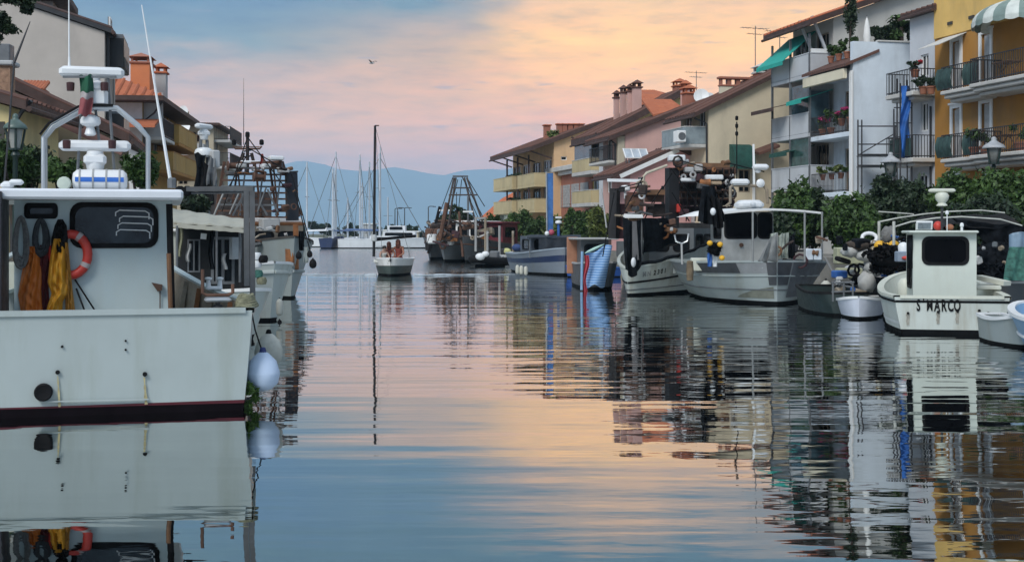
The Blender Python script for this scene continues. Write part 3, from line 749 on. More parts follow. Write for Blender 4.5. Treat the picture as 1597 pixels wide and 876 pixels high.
def beige_house():
    b = Bld('beige_house', 'beige gabled house with a green barrel awning and roof terrace', 'house', 1105, 72, 13); t = b.t
    pr = pprof(b, [(1105, 172), (1202, 124), (1262, 95), (1330, 128)]); L = 4.4
    zb = b.z(228, 0, 2)
    o = [(.5, 1.5, zb + .05, zb + 2.2), (2.6, 3.7, zb + .05, zb + 2.2), (2.6, 3.6, 1.2, 3.4), (.6, 1.6, 1.2, 3.4)]
    gd = b.gop(1152, 1170, 264, 300)
    b.shell(pr, L, BEIGE, o, [gd])
    for k in o: b.fwin(k, bars=1, frame=WFRAME, shutter=SHUTG if k is o[2] else None)
    b.gwin(gd, bars=1, frame=SHUT, name='door')
    r = b.roof(pr, L, [TILED, FASC], 1.0, .3)
    b.balcony(.3, 4.2, zb, 1.3, .2, 'solid', .95, mat('grey_blue_panel', (.26, .31, .33), .7), slab=CONC, panels=3)
    pr2 = MB(); pr2.poly([(-1.9, -.1, b.z(196, -1.9, 0)), (-1.9, 6, b.z(196, -1.9, 0)), (0, 6, b.z(180, 0, 0)), (0, -.1, b.z(180, 0, 0))], (0, 0, .16)); 
    ac = MB().cbox(-1.9, -1.4, -.2, .55, b.z(222, -1.4, 0), b.z(204, -1.4, 0), .03); ac.m = 1
    ac.lathe([(.22, -.215), (.22, -.202)], (-1.65, 0, b.z(213, -1.4, 0)), 14, 'y'); ob('air_conditioner', ac, [WHITE, GREYM], t, smooth=30)
    # barrel awning
    xa, xb = b.gx(1128), b.gx(1168); z0, z1 = b.z(262, 1.5, 0), b.z(226, 1.5, 0); mb = MB()
    mb.grid(lambda u, v: (xa + .35 + (xb - xa - .35) * u, -.02 - .95 * math.sin(v * 1.5), z0 + (z1 - z0) * math.cos(v * 1.5) * (1 if v < .99 else 1)), 8, 8, (0, 0, .03))
    for x in (xa + .35, xb): mb.add([(x, -.02, z0)] + [(x, -.02 - .95 * math.sin(v / 8 * 1.5), z0 + (z1 - z0) * math.cos(v / 8 * 1.5)) for v in range(9)], [tuple(range(10))])
    mb.box(xa + .35, xb, -1.0, -.93, z0 - 1.1 + 1.0, z0 + .1); ob('awning', mb, GREEND, t)
    ob('wall_hood', MB().lathe([(.5, 0), (.42, .25), (.2, .42), (.02, .46)], (xa + .0, -.02, z1 - .55), 12, 'y').xf(Matrix.Scale(1, 4)), WHITE, t) if False else None
    # roof terrace wall with brick balustrade and chimney
    xa, xb = b.gx(1121, 3.5), b.gx(1176, 3.5); za, zc = b.z(136, 3, 3.5), b.z(121, 3, 3.5)
    mb = MB().box(xa, xb, 3.2, 3.5, za - 1.6, za); ob('terrace_wall', mb, CREAM, t, smooth=0)
    mb = MB(); mb.cbox(xa - .1, xb + .1, 3.1, 3.6, zc - .14, zc, .02); mb.cbox(xa - .05, xb + .05, 3.15, 3.55, za, za + .1, .02)
    for i in range(5): x = xa + (xb - xa) * i / 4; mb.box(max(xa, x - .12), min(xb, x + .12), 3.2, 3.5, za + .1, zc - .14)
    ob('balustrade', mb, BRICKR, t, smooth=0)
    xx = b.gx(1187, 3.4); chimney(r, (xx, 3.35, b.z(135, xx, 3.4)), .75, b.z(116, xx, 3.4) - b.z(135, xx, 3.4), BRICKR, CONC)
    xx = b.gx(1203, 4.2); aerial(t, (b.gx(1178, 5), 5, b.z(112, 4, 5)), 2.8); aerial(t, (b.gx(1216, 5), 5, b.z(112, 6, 5)), 2.6)
    downpipe(t, [(-.8, .1, b.z(184, -.8, 0)), (-.1, .05, b.z(192, 0, 0)), (-.08, .0, 0)])
    mb = MB().bar((b.gx(1175), -.03, 0), (b.gx(1175), -.03, b.z(238, 4, 0)), .14); ob('pilaster', mb, WHITE, t, smooth=0)
    lr = MB(); xa, xb = b.gx(1174), b.gx(1206); lr.poly([(xa, -.9, b.z(238, xa, -.9)), (xb, -.9, b.z(226, xb, -.9)), (xb, -.005, b.z(222, xb, 0)), (xa, -.005, b.z(234, xa, 0))], (0, 0, -.14)); ob('porch_roof', lr, TILED, t, smooth=0)
    return b
EB = beige_house()

def pink_house():
    b = Bld('pink_house', 'tall pink gabled house behind the small pink house', 'house', 975, 85, 13); t = b.t
    pr = pprof(b, [(975, 210), (1069, 174), (1120, 155), (1170, 176)]); L = 5
    o = [(.6, 1.8, b.z(250, 0, 1), b.z(214, 0, 1)), (2.8, 4.0, b.z(250, 0, 3), b.z(214, 0, 3)), (.6, 1.8, b.z(300, 0, 1), b.z(268, 0, 1)), (2.8, 4, b.z(300, 0, 3), b.z(268, 0, 3))]
    b.shell(pr, L, PINK, o)
    for k in o: b.fwin(k, bars=1, frame=WFRAME)
    r = b.roof(pr, L, [TILED, FASC], 1.3, .35, .28)
    b.balcony(.3, L - .2, o[0][2] - .05, 1.1, .18, 'bars')
    mb = MB().cbox(-.5, -.02, -.02, .35, 0, b.z(212, 0, 0), .03); ob('pilaster', mb, SAND, t, smooth=0)
    downpipe(t, [(-1.1, .4, b.z(214, -1, 0)), (-.6, .3, b.z(224, -.5, 0)), (-.6, .1, 0)])
    # tiled upper roof and chimneys in front of the ridge
    mb = MB(); xa, xb = b.gx(1019, 2), b.gx(1066, 2); mb.poly([(xa, 2, b.z(182, xa, 2)), (xb, 2, b.z(172, xb, 2)), (xb, 4.5, b.z(158, xb, 4.5)), (xa, 4.5, b.z(158, xa, 4.5))], (0, 0, .15)); ob('upper_roof', mb, TILER, t, smooth=0)
    xx = b.gx(1074, 1); chimney(r, (xx, 1, b.z(168, xx, 1)), .7, .9, BRICKR, TILER); chimney(r, (xx + .2, 2.2, b.z(160, xx, 2)), .5, .9, PINK, TILER)
    dish(t, (b.gx(1092, .5), .3, b.z(151, 5, .5)), .52, (-.35, -1, .25)); dish(t, (b.gx(1105, .5), .4, b.z(154, 5.5, .5)), .42, (-.1, -1, .3))
    mb = MB(); mb.tube([(b.gx(1092, .5), .5, b.z(175, 5, .5)), (b.gx(1092, .5), .5, b.z(153, 5, .5))], .03, 5); mb.tube([(b.gx(1105, .5), .6, b.z(170, 5.5, .5)), (b.gx(1105, .5), .6, b.z(155, 5.5, .5))], .03, 5); ob('dish_mast', mb, GREYM, t)
    return b
FB = pink_house()

def small_pink():
    b = Bld('small_pink_house', 'low rose pink house with white verge board below a solar panel', 'house', 983, 74, 13); t = b.t
    pr = pprof(b, [(983, 266), (1037, 242), (1056, 234), (1085, 247)]); L = 3.6
    g = [b.gop(995, 1003, 276, 300), b.gop(1017, 1026, 262, 284)]
    o = [(.6, 1.6, .9, 2.3), (2.4, 3.4, .9, 2.3)]
    b.shell(pr, L, ROSE, o, g[:1])
    for k in o: b.fwin(k, shutter=SHUT)
    b.gwin(g[0], bars=1)
    r = b.roof(pr, L, [TILED, FASC], 1.2, .25)
    p0, p1 = Vector((pr[0][0] - .7, -.27, pr[0][1] - .36)), Vector((pr[2][0], -.27, pr[2][1] - .02)); mb = MB().bar(p0, p1, .05, .24); ob('verge_board', mb, WHITE, t, smooth=0)
    p = MB(); c0 = Vector((b.gx(976, 1.5), 1.5, b.z(246, 0, 1.5))); c1 = Vector((b.gx(1012, 1.5), 1.5, b.z(246, 0, 1.5))); up = Vector((.12, .55, b.z(231, 0, 1.5) - b.z(246, 0, 1.5)))
    s = thing('solar_panel', 'white framed solar panel array tilted above the pink roof', 'solar panel', at(b, *c0), R(13))
    w = (c1 - c0).length
    for i in range(3):
        mb = MB(); a = Vector((w * i / 3 + .03, 0, 0)); e = Vector((w * (i + 1) / 3 - .03, 0, 0)); u = Vector((0, .55, up.z)); mb.poly([a, e, e + u, a + u], (0, .06, -.02)); ob('panel', mb, mat('solar_cell', (.42, .47, .52), .25, .15, 4), s, smooth=0)
    mb = MB(); u = Vector((0, .55, up.z))
    for i in range(4): q = Vector((w * i / 3, -.01, 0)); mb.bar(q, q + u, .06)
    mb.bar((-.03, -.01, 0), (w + .03, -.01, 0), .06); mb.bar(Vector((-.03, -.01, 0)) + u, Vector((w + .03, -.01, 0)) + u, .06); ob('frame', mb, WHITE, s, smooth=0)
    mb = MB()
    for x in (.2, w - .2): mb.bar((x, .6, -.8), (x, .5, up.z * .8), .06); mb.bar((x, .0, -.9), (x, .02, 0), .06)
    ob('support', mb, GREYM, s, smooth=0)
small_pink()

def yellow_gable():
    b = Bld('chimney_house', 'house with a yellow gable strip and a row of tall pink chimneys', 'house', 961, 97, 13); t = b.t
    pr = pprof(b, [(961, 204), (1063, 150), (1100, 165)]); L = b.fy(921)
    zb = b.z(266, 0, 2); zb1 = b.z(316, 0, 2)
    o = [(.5, 1.7, zb + .05, zb + 2.2), (2.4, L - .6, zb + .05, zb + 2.3), (.6, 1.8, zb1, zb1 + 2.1), (2.6, L - .8, zb1, zb1 + 2.1)]
    b.shell(pr, L, plaster('straw_plaster', (.70, .56, .26)), o)
    for k in o: b.fwin(k, bars=2, pane=GLASSB)
    r = b.roof(pr, L, [TILED, FASC], 1.7, .5, .5)
    for zz in (zb, zb1): b.balcony(1.6, L + .3, zz, 1.5, .3, 'solid', .95, LEMON, slab=CONC, panels=3)
    mb = MB().box(-1.44, -.05, L - .4, L - .32, zb + 1.0, zb + 2.5); mb.box(-1.44, -1.38, 1.8, L - .4, zb + 1.02, zb + 2.5); ob('glazed_screen', mb, GLASSB, t, smooth=0)
    mb = MB().box(-.9, -.02, .3, 1.5, 0, b.z(207, 0, 1)); ob('stair_wall', mb, PALEG, t, smooth=0)
    for q0, q1 in (((-1.6, L, b.z(214, -1, L)), (-.1, L, b.z(232, 0, L))), ((-1.6, .2, b.z(207, -1, 0)), (-.1, .2, b.z(228, 0, 0)))): ob('roof_brace', MB().bar(q0, q1, .12), FASC, t, smooth=0)
    for (p0, p1, pt_, yy) in ((957, 966, 138, 4), (967, 977, 130, 3.2), (978, 986, 128, 2.6), (986, 1000, 122, 2)):
        xx = b.gx((p0 + p1) / 2, yy); zt = b.z(pt_ + 6, xx, yy); zb_ = b.z(190, xx, yy); chimney(r, (xx, yy, zb_), (p1 - p0) * .0475 * .9, zt - zb_ - .5, PINK, TILED)
    xx = b.gx(1059, 1); chimney(r, (xx, 1, b.z(152, xx, 1)), .8, b.z(136, xx, 1) - b.z(152, xx, 1), BRICKR, TILER)
    mb = MB(); xa, xb = b.gx(998, 3), b.gx(1046, 3); mb.poly([(xa, 3, b.z(172, xa, 3)), (xb, 3, b.z(150, xb, 3)), (xb, 7, b.z(143, xb, 7)), (xa, 7, b.z(143, xa, 7))], (0, 0, .15)); ob('upper_roof', mb, TILER, t, smooth=0)
    aerial(t, (b.gx(1086, 2), 2, b.z(150, 6, 2)), 2.0); dish(t, (b.gx(949, -.1), -.3, b.z(258, 0, 0)), .3, (-.4, -1, .2))
    return b
yellow_gable()

def annex():
    b = Bld('brick_red_annex', 'low brick red block with grey roller shutters and a white flat cornice', 'house', 923, 103, 13); t = b.t
    L = b.fy(863); zt = b.z(264, 0, L * .3); pr = [(0, zt), (6, zt)]
    o = []
    for i in range(4): y = .9 + i * (L - 1) / 4; o.append((y, y + (L - 1) / 4 - .45, b.z(322, 0, 4), b.z(286, 0, 4)))
    b.shell(pr, L, BRICKR, o)
    for k in o: b.fwin(k, bars=1, shutter=SHUTG, closed=True)
    mb = MB().cbox(-.7, 6.1, -.3, L + .3, zt + .01, zt + .42, .04); ob('cornice', mb, CONC, t, smooth=0)
    mb = MB().cbox(-.3, .0 - .01, .2, L, zt - .3, zt - .0, .03); ob('gutter_box', mb, WHITE, t, smooth=0)
annex()

def apricot():
    b = Bld('apricot_house', 'apricot house at the far end with yellow corner balconies', 'house', 864, 112, 13); t = b.t
    pr = pprof(b, [(864, 222), (912, 204), (960, 190)]); L = b.fy(800); zs = [b.z(291, -1, 7), b.z(329, -1, 7)]
    o = []
    for zf in zs:
        for i in range(4): y = .8 + i * L / 4; o.append((y, y + L / 4 - 1.0, zf + .05, zf + 2.2))
    gw = [b.gop(875, 884, 244, 250)]
    b.shell(pr, L, ORANGEP, o, gw)
    for i, k in enumerate(o): b.fwin(k, bars=2, frame=SHUT if i % 2 else WFRAME, pane=GLASS)
    b.gwin(gw[0], bars=0)
    r = b.roof(pr, L, [TILED, FASC], 2.4, .4, .35)
    for zf in zs:
        b.balcony(.6, L * .46, zf, 1.6, .25, 'solid', .95, LEMON, slab=LEMON, panels=4); b.balcony(L * .48, L, zf, 2.0, .25, 'solid', .95, LEMON, slab=LEMON, panels=5)
        for y in (L * .2, L * .47, L * .75): ob('balcony_post', MB().bar((-1.5, y, zf), (-1.5, y, zf + 2.7), .14), FASC, t, smooth=0)
        tag(ob('balcony_plants', leaves(500, (-1.4, L * .6, zf + 1.1), (.3, L * .35, .35), .12, int(zf * 7)), LEAFD, t, smooth=0), kind='stuff')
    for y in (.2, L * .4, L * .7, L): ob('roof_brace', MB().bar((-2.3, y, pr[0][1] - .7), (-.1, y, pr[0][1] - 1.4), .12), FASC, t, smooth=0)
    tag(ob('roof_garden', leaves(700, (b.gx(868, 3), 3, b.z(211, 1, 3)), (1.6, 1.2, .55), .13, 5), LEAFY, t, smooth=0), kind='stuff')
    xx = b.gx(853, 5); chimney(r, (xx, 5, b.z(212, xx, 5)), .55, .9, BRICKR, TILER, False)
    for px in (872, 880, 889, 898, 906): xx = b.gx(px, 6); chimney(r, (xx, 6, b.z(205, xx, 6)), .45, .6, BRICKR, TILER, False)
apricot()

def red_roof():
    b = Bld('red_roofed_shed', 'small house with a sloping red roof at the far right end of the quay', 'house', 786, 136, 13); t = b.t
    pr = pprof(b, [(786, 330), (806, 312), (828, 300), (850, 312)]); b.shell(pr, 7, plaster('faded_green_plaster', (.40, .45, .40)), [(1, 2.5, .8, 2.3), (4, 5.5, .8, 2.3)]); b.roof(pr, 7, [TILER, FASC], 1.4, .4)
    for k in ((1, 2.5, .8, 2.3), (4, 5.5, .8, 2.3)): b.fwin(k)
red_roof()

# ------------------------------------------------------------------ left bank
def tan_block():
    b = Bld('tan_apartment_block', 'tall tan block with blank side wall and dark box balconies', 'apartment block', 163, 46, 13, -1); t = b.t
    pr = pprof(b, [(163, 50), (50, 12), (-120, -45)]); L = 5
    o = []
    for zf in (b.z(252, 0, 2), b.z(180, 0, 2), b.z(108, 0, 2)): o += [(3.5, 4.5, zf + .1, zf + 2.2)]
    b.shell(pr, L, TAN, o)
    for k in o: b.fwin(k, bars=1)
    b.roof(pr, L, [FASC, DARK], .25, .12, .16)
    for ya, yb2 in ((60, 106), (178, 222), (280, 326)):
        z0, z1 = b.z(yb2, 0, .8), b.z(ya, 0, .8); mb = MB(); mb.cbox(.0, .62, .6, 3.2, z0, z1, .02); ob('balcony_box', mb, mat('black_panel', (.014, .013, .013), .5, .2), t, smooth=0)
        mb = MB().box(.621, .66, .65, 3.15, z0 + .4, z1 - .05); ob('sunset_lit_panel', mb, mat('peach_sunset_tint', (.62, .44, .34), .7), t, smooth=0)  # canal-side panel; the sunset light on it is put into its peach colour
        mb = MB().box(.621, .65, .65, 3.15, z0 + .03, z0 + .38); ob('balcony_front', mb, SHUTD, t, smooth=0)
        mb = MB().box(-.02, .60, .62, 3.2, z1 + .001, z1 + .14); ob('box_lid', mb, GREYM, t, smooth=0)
    downpipe(t, [(.1, .25, b.z(52, 0, 0)), (.1, .25, 0)])
    mb = MB(); xa, xb = b.gx(108, 4), b.gx(40, 4); z0 = b.z(30, xa, 4); z1 = b.z(3, xa, 4); mb.box(xb, xa - .6, 4, 7, z0 - 1.5, z1); ob('penthouse', mb, TAN, t, smooth=0)
    mb = MB().cbox(xb - .2, xa, 3.6, 7.3, z1 + .002, z1 + .3, .03); ob('penthouse_roof', mb, FASC, t, smooth=0)
tan_block()
def low_house():
    b = Bld('low_beige_house', 'low beige house whose brown roof slopes down towards the canal', 'house', 178, 37, 12, -1); t = b.t
    pr = pprof(b, [(178, 215), (22, 142), (-60, 104)])
    g = [b.gop(60, 75, 240, 262)]
    b.shell(pr, 5, SAND, [(1, 2, 1, 2.3)], []); b.fwin((1, 2, 1, 2.3))
    r = b.roof(pr, 5, [TILED, FASC], .5, .5, .26)
    mb = MB(); p0, p1 = Vector((pr[0][0] + .3, -.53, pr[0][1] - .4)), Vector((pr[1][0], -.53, pr[1][1] - .22)); mb.bar(p0, p1, .1, .3); ob('verge_board', mb, mat('dusty_brown_board', (.19, .10, .085), .8), t, smooth=0)
    xa, xb = b.gx(70, 2), b.gx(28, 2); z0 = b.z(150, xa, 2); z1 = b.z(128, xa, 2); mb = MB(); mb.box(xb, xa, 1.9, 3, z0 - .3, z1 - .2); ob('dormer', mb, BRICKR, t, smooth=0)
    for k in range(8): y = xb + (xa - xb) * (k + .5) / 8; ob('cover_tile', MB().tube([(y, 1.7, z1 - .28), (y, 3, z1 + .1)], .07, 6), TILER, r)
low_house()
def corner_house():
    b = Bld('yellow_cottage', 'pale yellow cottage at the far left edge with brown eaves and brick chimney', 'house', 14, 31, 5, -1); t = b.t
    pr = pprof(b, [(14, 166), (-120, 128)]); b.shell(pr, 4.5, plaster('butter_plaster', (.66, .54, .27)), [(.8, 1.6, 1.3, 2.6)]); b.fwin((.8, 1.6, 1.3, 2.6), shutter=SHUT)
    r = b.roof(pr, 4.5, [TILED, FASC], .5, .3, .22)
    xx = b.gx(6, 1); chimney(r, (xx, 1, b.z(150, xx, 1)), .42, b.z(104, xx, 1) - b.z(150, xx, 1), mat('sandy_brick', (.33, .20, .13), .9, .25, 9), GREYP, False)
    mb = MB().cbox(xx - .22, xx + .2, .8, 1.2, b.z(97, xx, 1), b.z(70, xx, 1), .02); ob('chimney_cowl', mb, GREYM, t, smooth=0)
    downpipe(t, [(.55, -.1, b.z(158, .4, 0)), (.3, -.05, b.z(176, .1, 0)), (.08, -.03, b.z(200, 0, 0)), (.08, -.03, 0)])
    mb = MB().box(-.5, -.1, -.03, -.002, b.z(240, 0, 0), b.z(190, 0, 0)); ob('window', mb, SHUTD, t, smooth=0)
corner_house()
def orange_house():
    b = Bld('orange_roofed_house', 'house with an orange hip roof, big terracotta chimney and ochre balconies', 'house', 222, 70, 7, -1); t = b.t
    ze = b.z(160, 0, 0); pr = [(0, ze), (-6, ze)]; L = b.fy(276)
    zs = [b.z(222, 1, 5), b.z(268, 1, 5)]; o = []
    for zf in zs: o += [(.8, 2.2, zf + .05, zf + 2.1), (4, 5.6, zf + .05, zf + 2.1), (7.5, 9.5, zf + .05, zf + 2.1)]
    b.shell(pr, L, MUST, o)
    mb = MB().box(-6, .0, -.02, -.003, 0, ze - .02); ob('front_wall', mb, mat('chalk_plaster', (.64, .62, .60), .85, .06), t, smooth=0)
    for k in o: b.fwin(k, bars=1, pane=GLASS)
    e = 1.3; rz = b.z(120, -3, 5); V = [(e, -e, ze), (e, L + e, ze), (-6 - e, L + e, ze), (-6 - e, -e, ze), (-3, 3, rz), (-3, L - 3, rz)]
    mb = MB(); mb.add([(x, y, z + .26) for x, y, z in V], [(0, 1, 5, 4), (1, 2, 5), (2, 3, 4, 5), (3, 0, 4)]); mb.m = 1
    mb.add([(x, y, z + dz) for dz in (.005, .255) for x, y, z in V[:4]], [(3, 2, 1, 0), (0, 1, 5, 4), (1, 2, 6, 5), (2, 3, 7, 6), (3, 0, 4, 7)]); r = ob('roof', mb, [TILER, FASC], t, smooth=0)
    m2 = MB()
    for k in range(19):
        x = e - .2 - k * (6 + 2 * e - .4) / 18; f = 1 - abs(x + 3) / (3 + e); m2.tube([(x, -e, ze + .27), (x, -e + (3 + e) * f, ze + .27 + (rz - ze) * f)], .1, 5)
    tag(ob('cover_tiles', m2, TILER, r), kind='stuff')
    xx = b.gx(222, 3.4); chimney(r, (xx, 3.4, b.z(140, xx, 3.4)), 1.05, b.z(102, xx, 3.4) - b.z(140, xx, 3.4), TERRA, BRICKR, d=1.6)
    xx = b.gx(252, 6); chimney(r, (xx, 6, b.z(150, xx, 6)), .6, b.z(116, xx, 6) - b.z(150, xx, 6), GREYP, TILER, d=.8)
    b.balcony(5, L, zs[0], 1.3, .2, 'solid', 1.0, MUST, slab=OCH); b.balcony(2.5, L, zs[1], 1.3, .2, 'solid', 1.0, MUST, slab=OCH)
    b.balcony(.3, 4.6, zs[0], 1.1, .2, 'bars'); mb = MB().box(.02, 1.05, .3, .38, zs[0], zs[0] + 2.4); ob('side_screen', mb, GREYP, t, smooth=0)
    lr = MB(); lr.poly([(.9, -1.6, b.z(200, 0, -1)), (.9, -.03, b.z(190, 0, 0)), (-1.8, -.03, b.z(190, 0, 0)), (-1.8, -1.6, b.z(200, 0, -1))], (0, 0, .15)); ob('porch_roof', lr, TILER, t, smooth=0)
    downpipe(t, [(1.2, -.9, ze), (.7, -.4, ze - .6), (.1, -.08, ze - 1.0), (.1, -.08, 0)])
orange_house()
def mixed_block():
    b = Bld('mixed_apartment_block', 'small block with orange and white balcony panels beyond the orange roof', 'apartment block', 333, 95, 5, -1); t = b.t
    zt = b.z(197, 0, 0); pr = [(0, zt), (-4, zt)]
    g = [b.gop(276, 290, 205, 218), b.gop(300, 312, 205, 222), b.gop(278, 293, 268, 288), b.gop(304, 316, 236, 250)]
    b.shell(pr, 8, SAND, [(1, 2.4, 3, 5), (4, 5.4, 3, 5), (1, 2.4, 6, 8)], g)
    for k in g: b.gwin(k, bars=1, frame=SHUT)
    for k in ((1, 2.4, 3, 5), (4, 5.4, 3, 5), (1, 2.4, 6, 8)): b.fwin(k)
    for (p0, p1, y0, y1, m) in ((272, 286, 206, 221, TERRA), (274, 292, 222, 242, WHITE), (270, 299, 251, 266, TERRA), (296, 318, 224, 238, GREYP), (302, 330, 256, 270, SAND)):
        xa, xb = sorted((b.gx(p0, -.8), b.gx(p1, -.8))); mb = MB().cbox(xa, xb, -.85, -.005, b.z(y1, xa, -.8), b.z(y0, xa, -.8), .03); ob('balcony_parapet', mb, m, t, smooth=0)
    mb = MB().cbox(-4.2, .5, -.6, 8, zt + .002, zt + .22, .03); ob('roof', mb, FASC, t, smooth=0)
    for i, py in enumerate((222, 262)): zf = b.z(py, .6, 3); b.balcony(.3, 7.5, zf, 1.2, .2, 'bars')
    mb = MB().cbox(b.gx(289), b.gx(278), 1, 1.5, zt, b.z(178, -3, 1), .03); ob('chimney', mb, LEMON, t, smooth=0); dish(t, (b.gx(286, .5), .4, b.z(176, -2, .5)), .5, (-.5, -1, .3)); dish(t, (b.gx(289, .2), -.7, b.z(199, -2, 0)), .5, (.1, -1, .3))
mixed_block()
# ------------------------------------------------------------------ boats
def paint(name, col, rough=.4, dirt=(.16, .15, .12), damt=.3, streak=8, var=.04, coat=0.): return mat(name, col, rough, var, 1.2, dirt=dirt, damt=damt, dscale=1.6, streak=streak, coat=coat)
GEL = paint('white_hull_paint', (.395, .45, .445), .35, (.28, .31, .26), .5); GEL2 = paint('worn_white_hull_paint', (.48, .52, .49), .5, (.26, .23, .16), .6); GELG = paint('grey_white_hull_paint', (.29, .335, .34), .5, (.22, .22, .17), .5)
CREAMP = paint('cream_boat_paint', (.58, .60, .52), .45, (.3, .27, .2), .35); ANTI = mat('dark_antifouling', (.005, .003, .005), .8, .3, 2, spec=.1); ANTIB = mat('black_antifouling', (.005, .006, .007), .8, .3, 2, spec=.1)
NAVY = paint('navy_paint', (.015, .03, .085), .4, (.1, .1, .1), .2); DKH = paint('dark_grey_hull_paint', (.06, .068, .075), .5, (.14, .10, .07), .5); MIDH = paint('mid_grey_hull_paint', (.12, .135, .145), .5, (.07, .06, .05), .5); BLUEH = paint('light_blue_hull_paint', (.20, .36, .55), .4)
DECKM = mat('worn_deck', (.34, .33, .29), .8, .2, 2, dirt=(.12, .11, .09), damt=.6, dscale=2); WOODD = mat('weathered_wood', (.27, .22, .16), .8, .25, 3, dirt=(.5, .48, .42), damt=.4); WOOD = mat('brown_wood', (.17, .085, .04), .7, .25, 3); RUST = mat('rusty_steel', (.13, .065, .042), .85, .35, 4, dirt=(.03, .025, .022), damt=.6); RUSTL = mat('rust_orange', (.27, .11, .04), .85, .3, 4)
BLACK = mat('black_rubber', (.009, .009, .010), .7, .3, spec=.15); NET = mat('dark_net', (.008, .010, .013), .95, .5, 6, bump=.8, bscale=25, spec=.1); NETG = mat('green_net', (.05, .16, .13), .95, .35, 8, bump=.8, bscale=25); STEELW = mat('stainless_steel', (.50, .52, .53), .38, .03, metal=.75); PLASTW = mat('white_plastic', (.72, .74, .75), .35, .03); ORNG = mat('orange_oilskin', (.60, .165, .02), .55, .15, 4, dirt=(.2, .06, .02), damt=.5); YELO = mat('yellow_oilskin', (.62, .30, .02), .55, .15, 4, dirt=(.22, .1, .02), damt=.5); REDP = mat('red_plastic', (.55, .045, .03), .5, .15); ROPE = mat('grey_rope', (.17, .17, .165), .95, .25, 20); ROPEG = mat('olive_rope', (.20, .20, .13), .95, .25, 20); FLOATY = mat('yellow_float', (.70, .38, .02), .5, .1); BUOY = mat('pale_blue_buoy', (.52, .63, .80), .45, .06, 2); BUOYW = mat('old_white_buoy', (.50, .50, .44), .6, .15, 3, dirt=(.2, .19, .14), damt=.4); BLUEP = mat('blue_plastic', (.02, .10, .35), .5, .15)

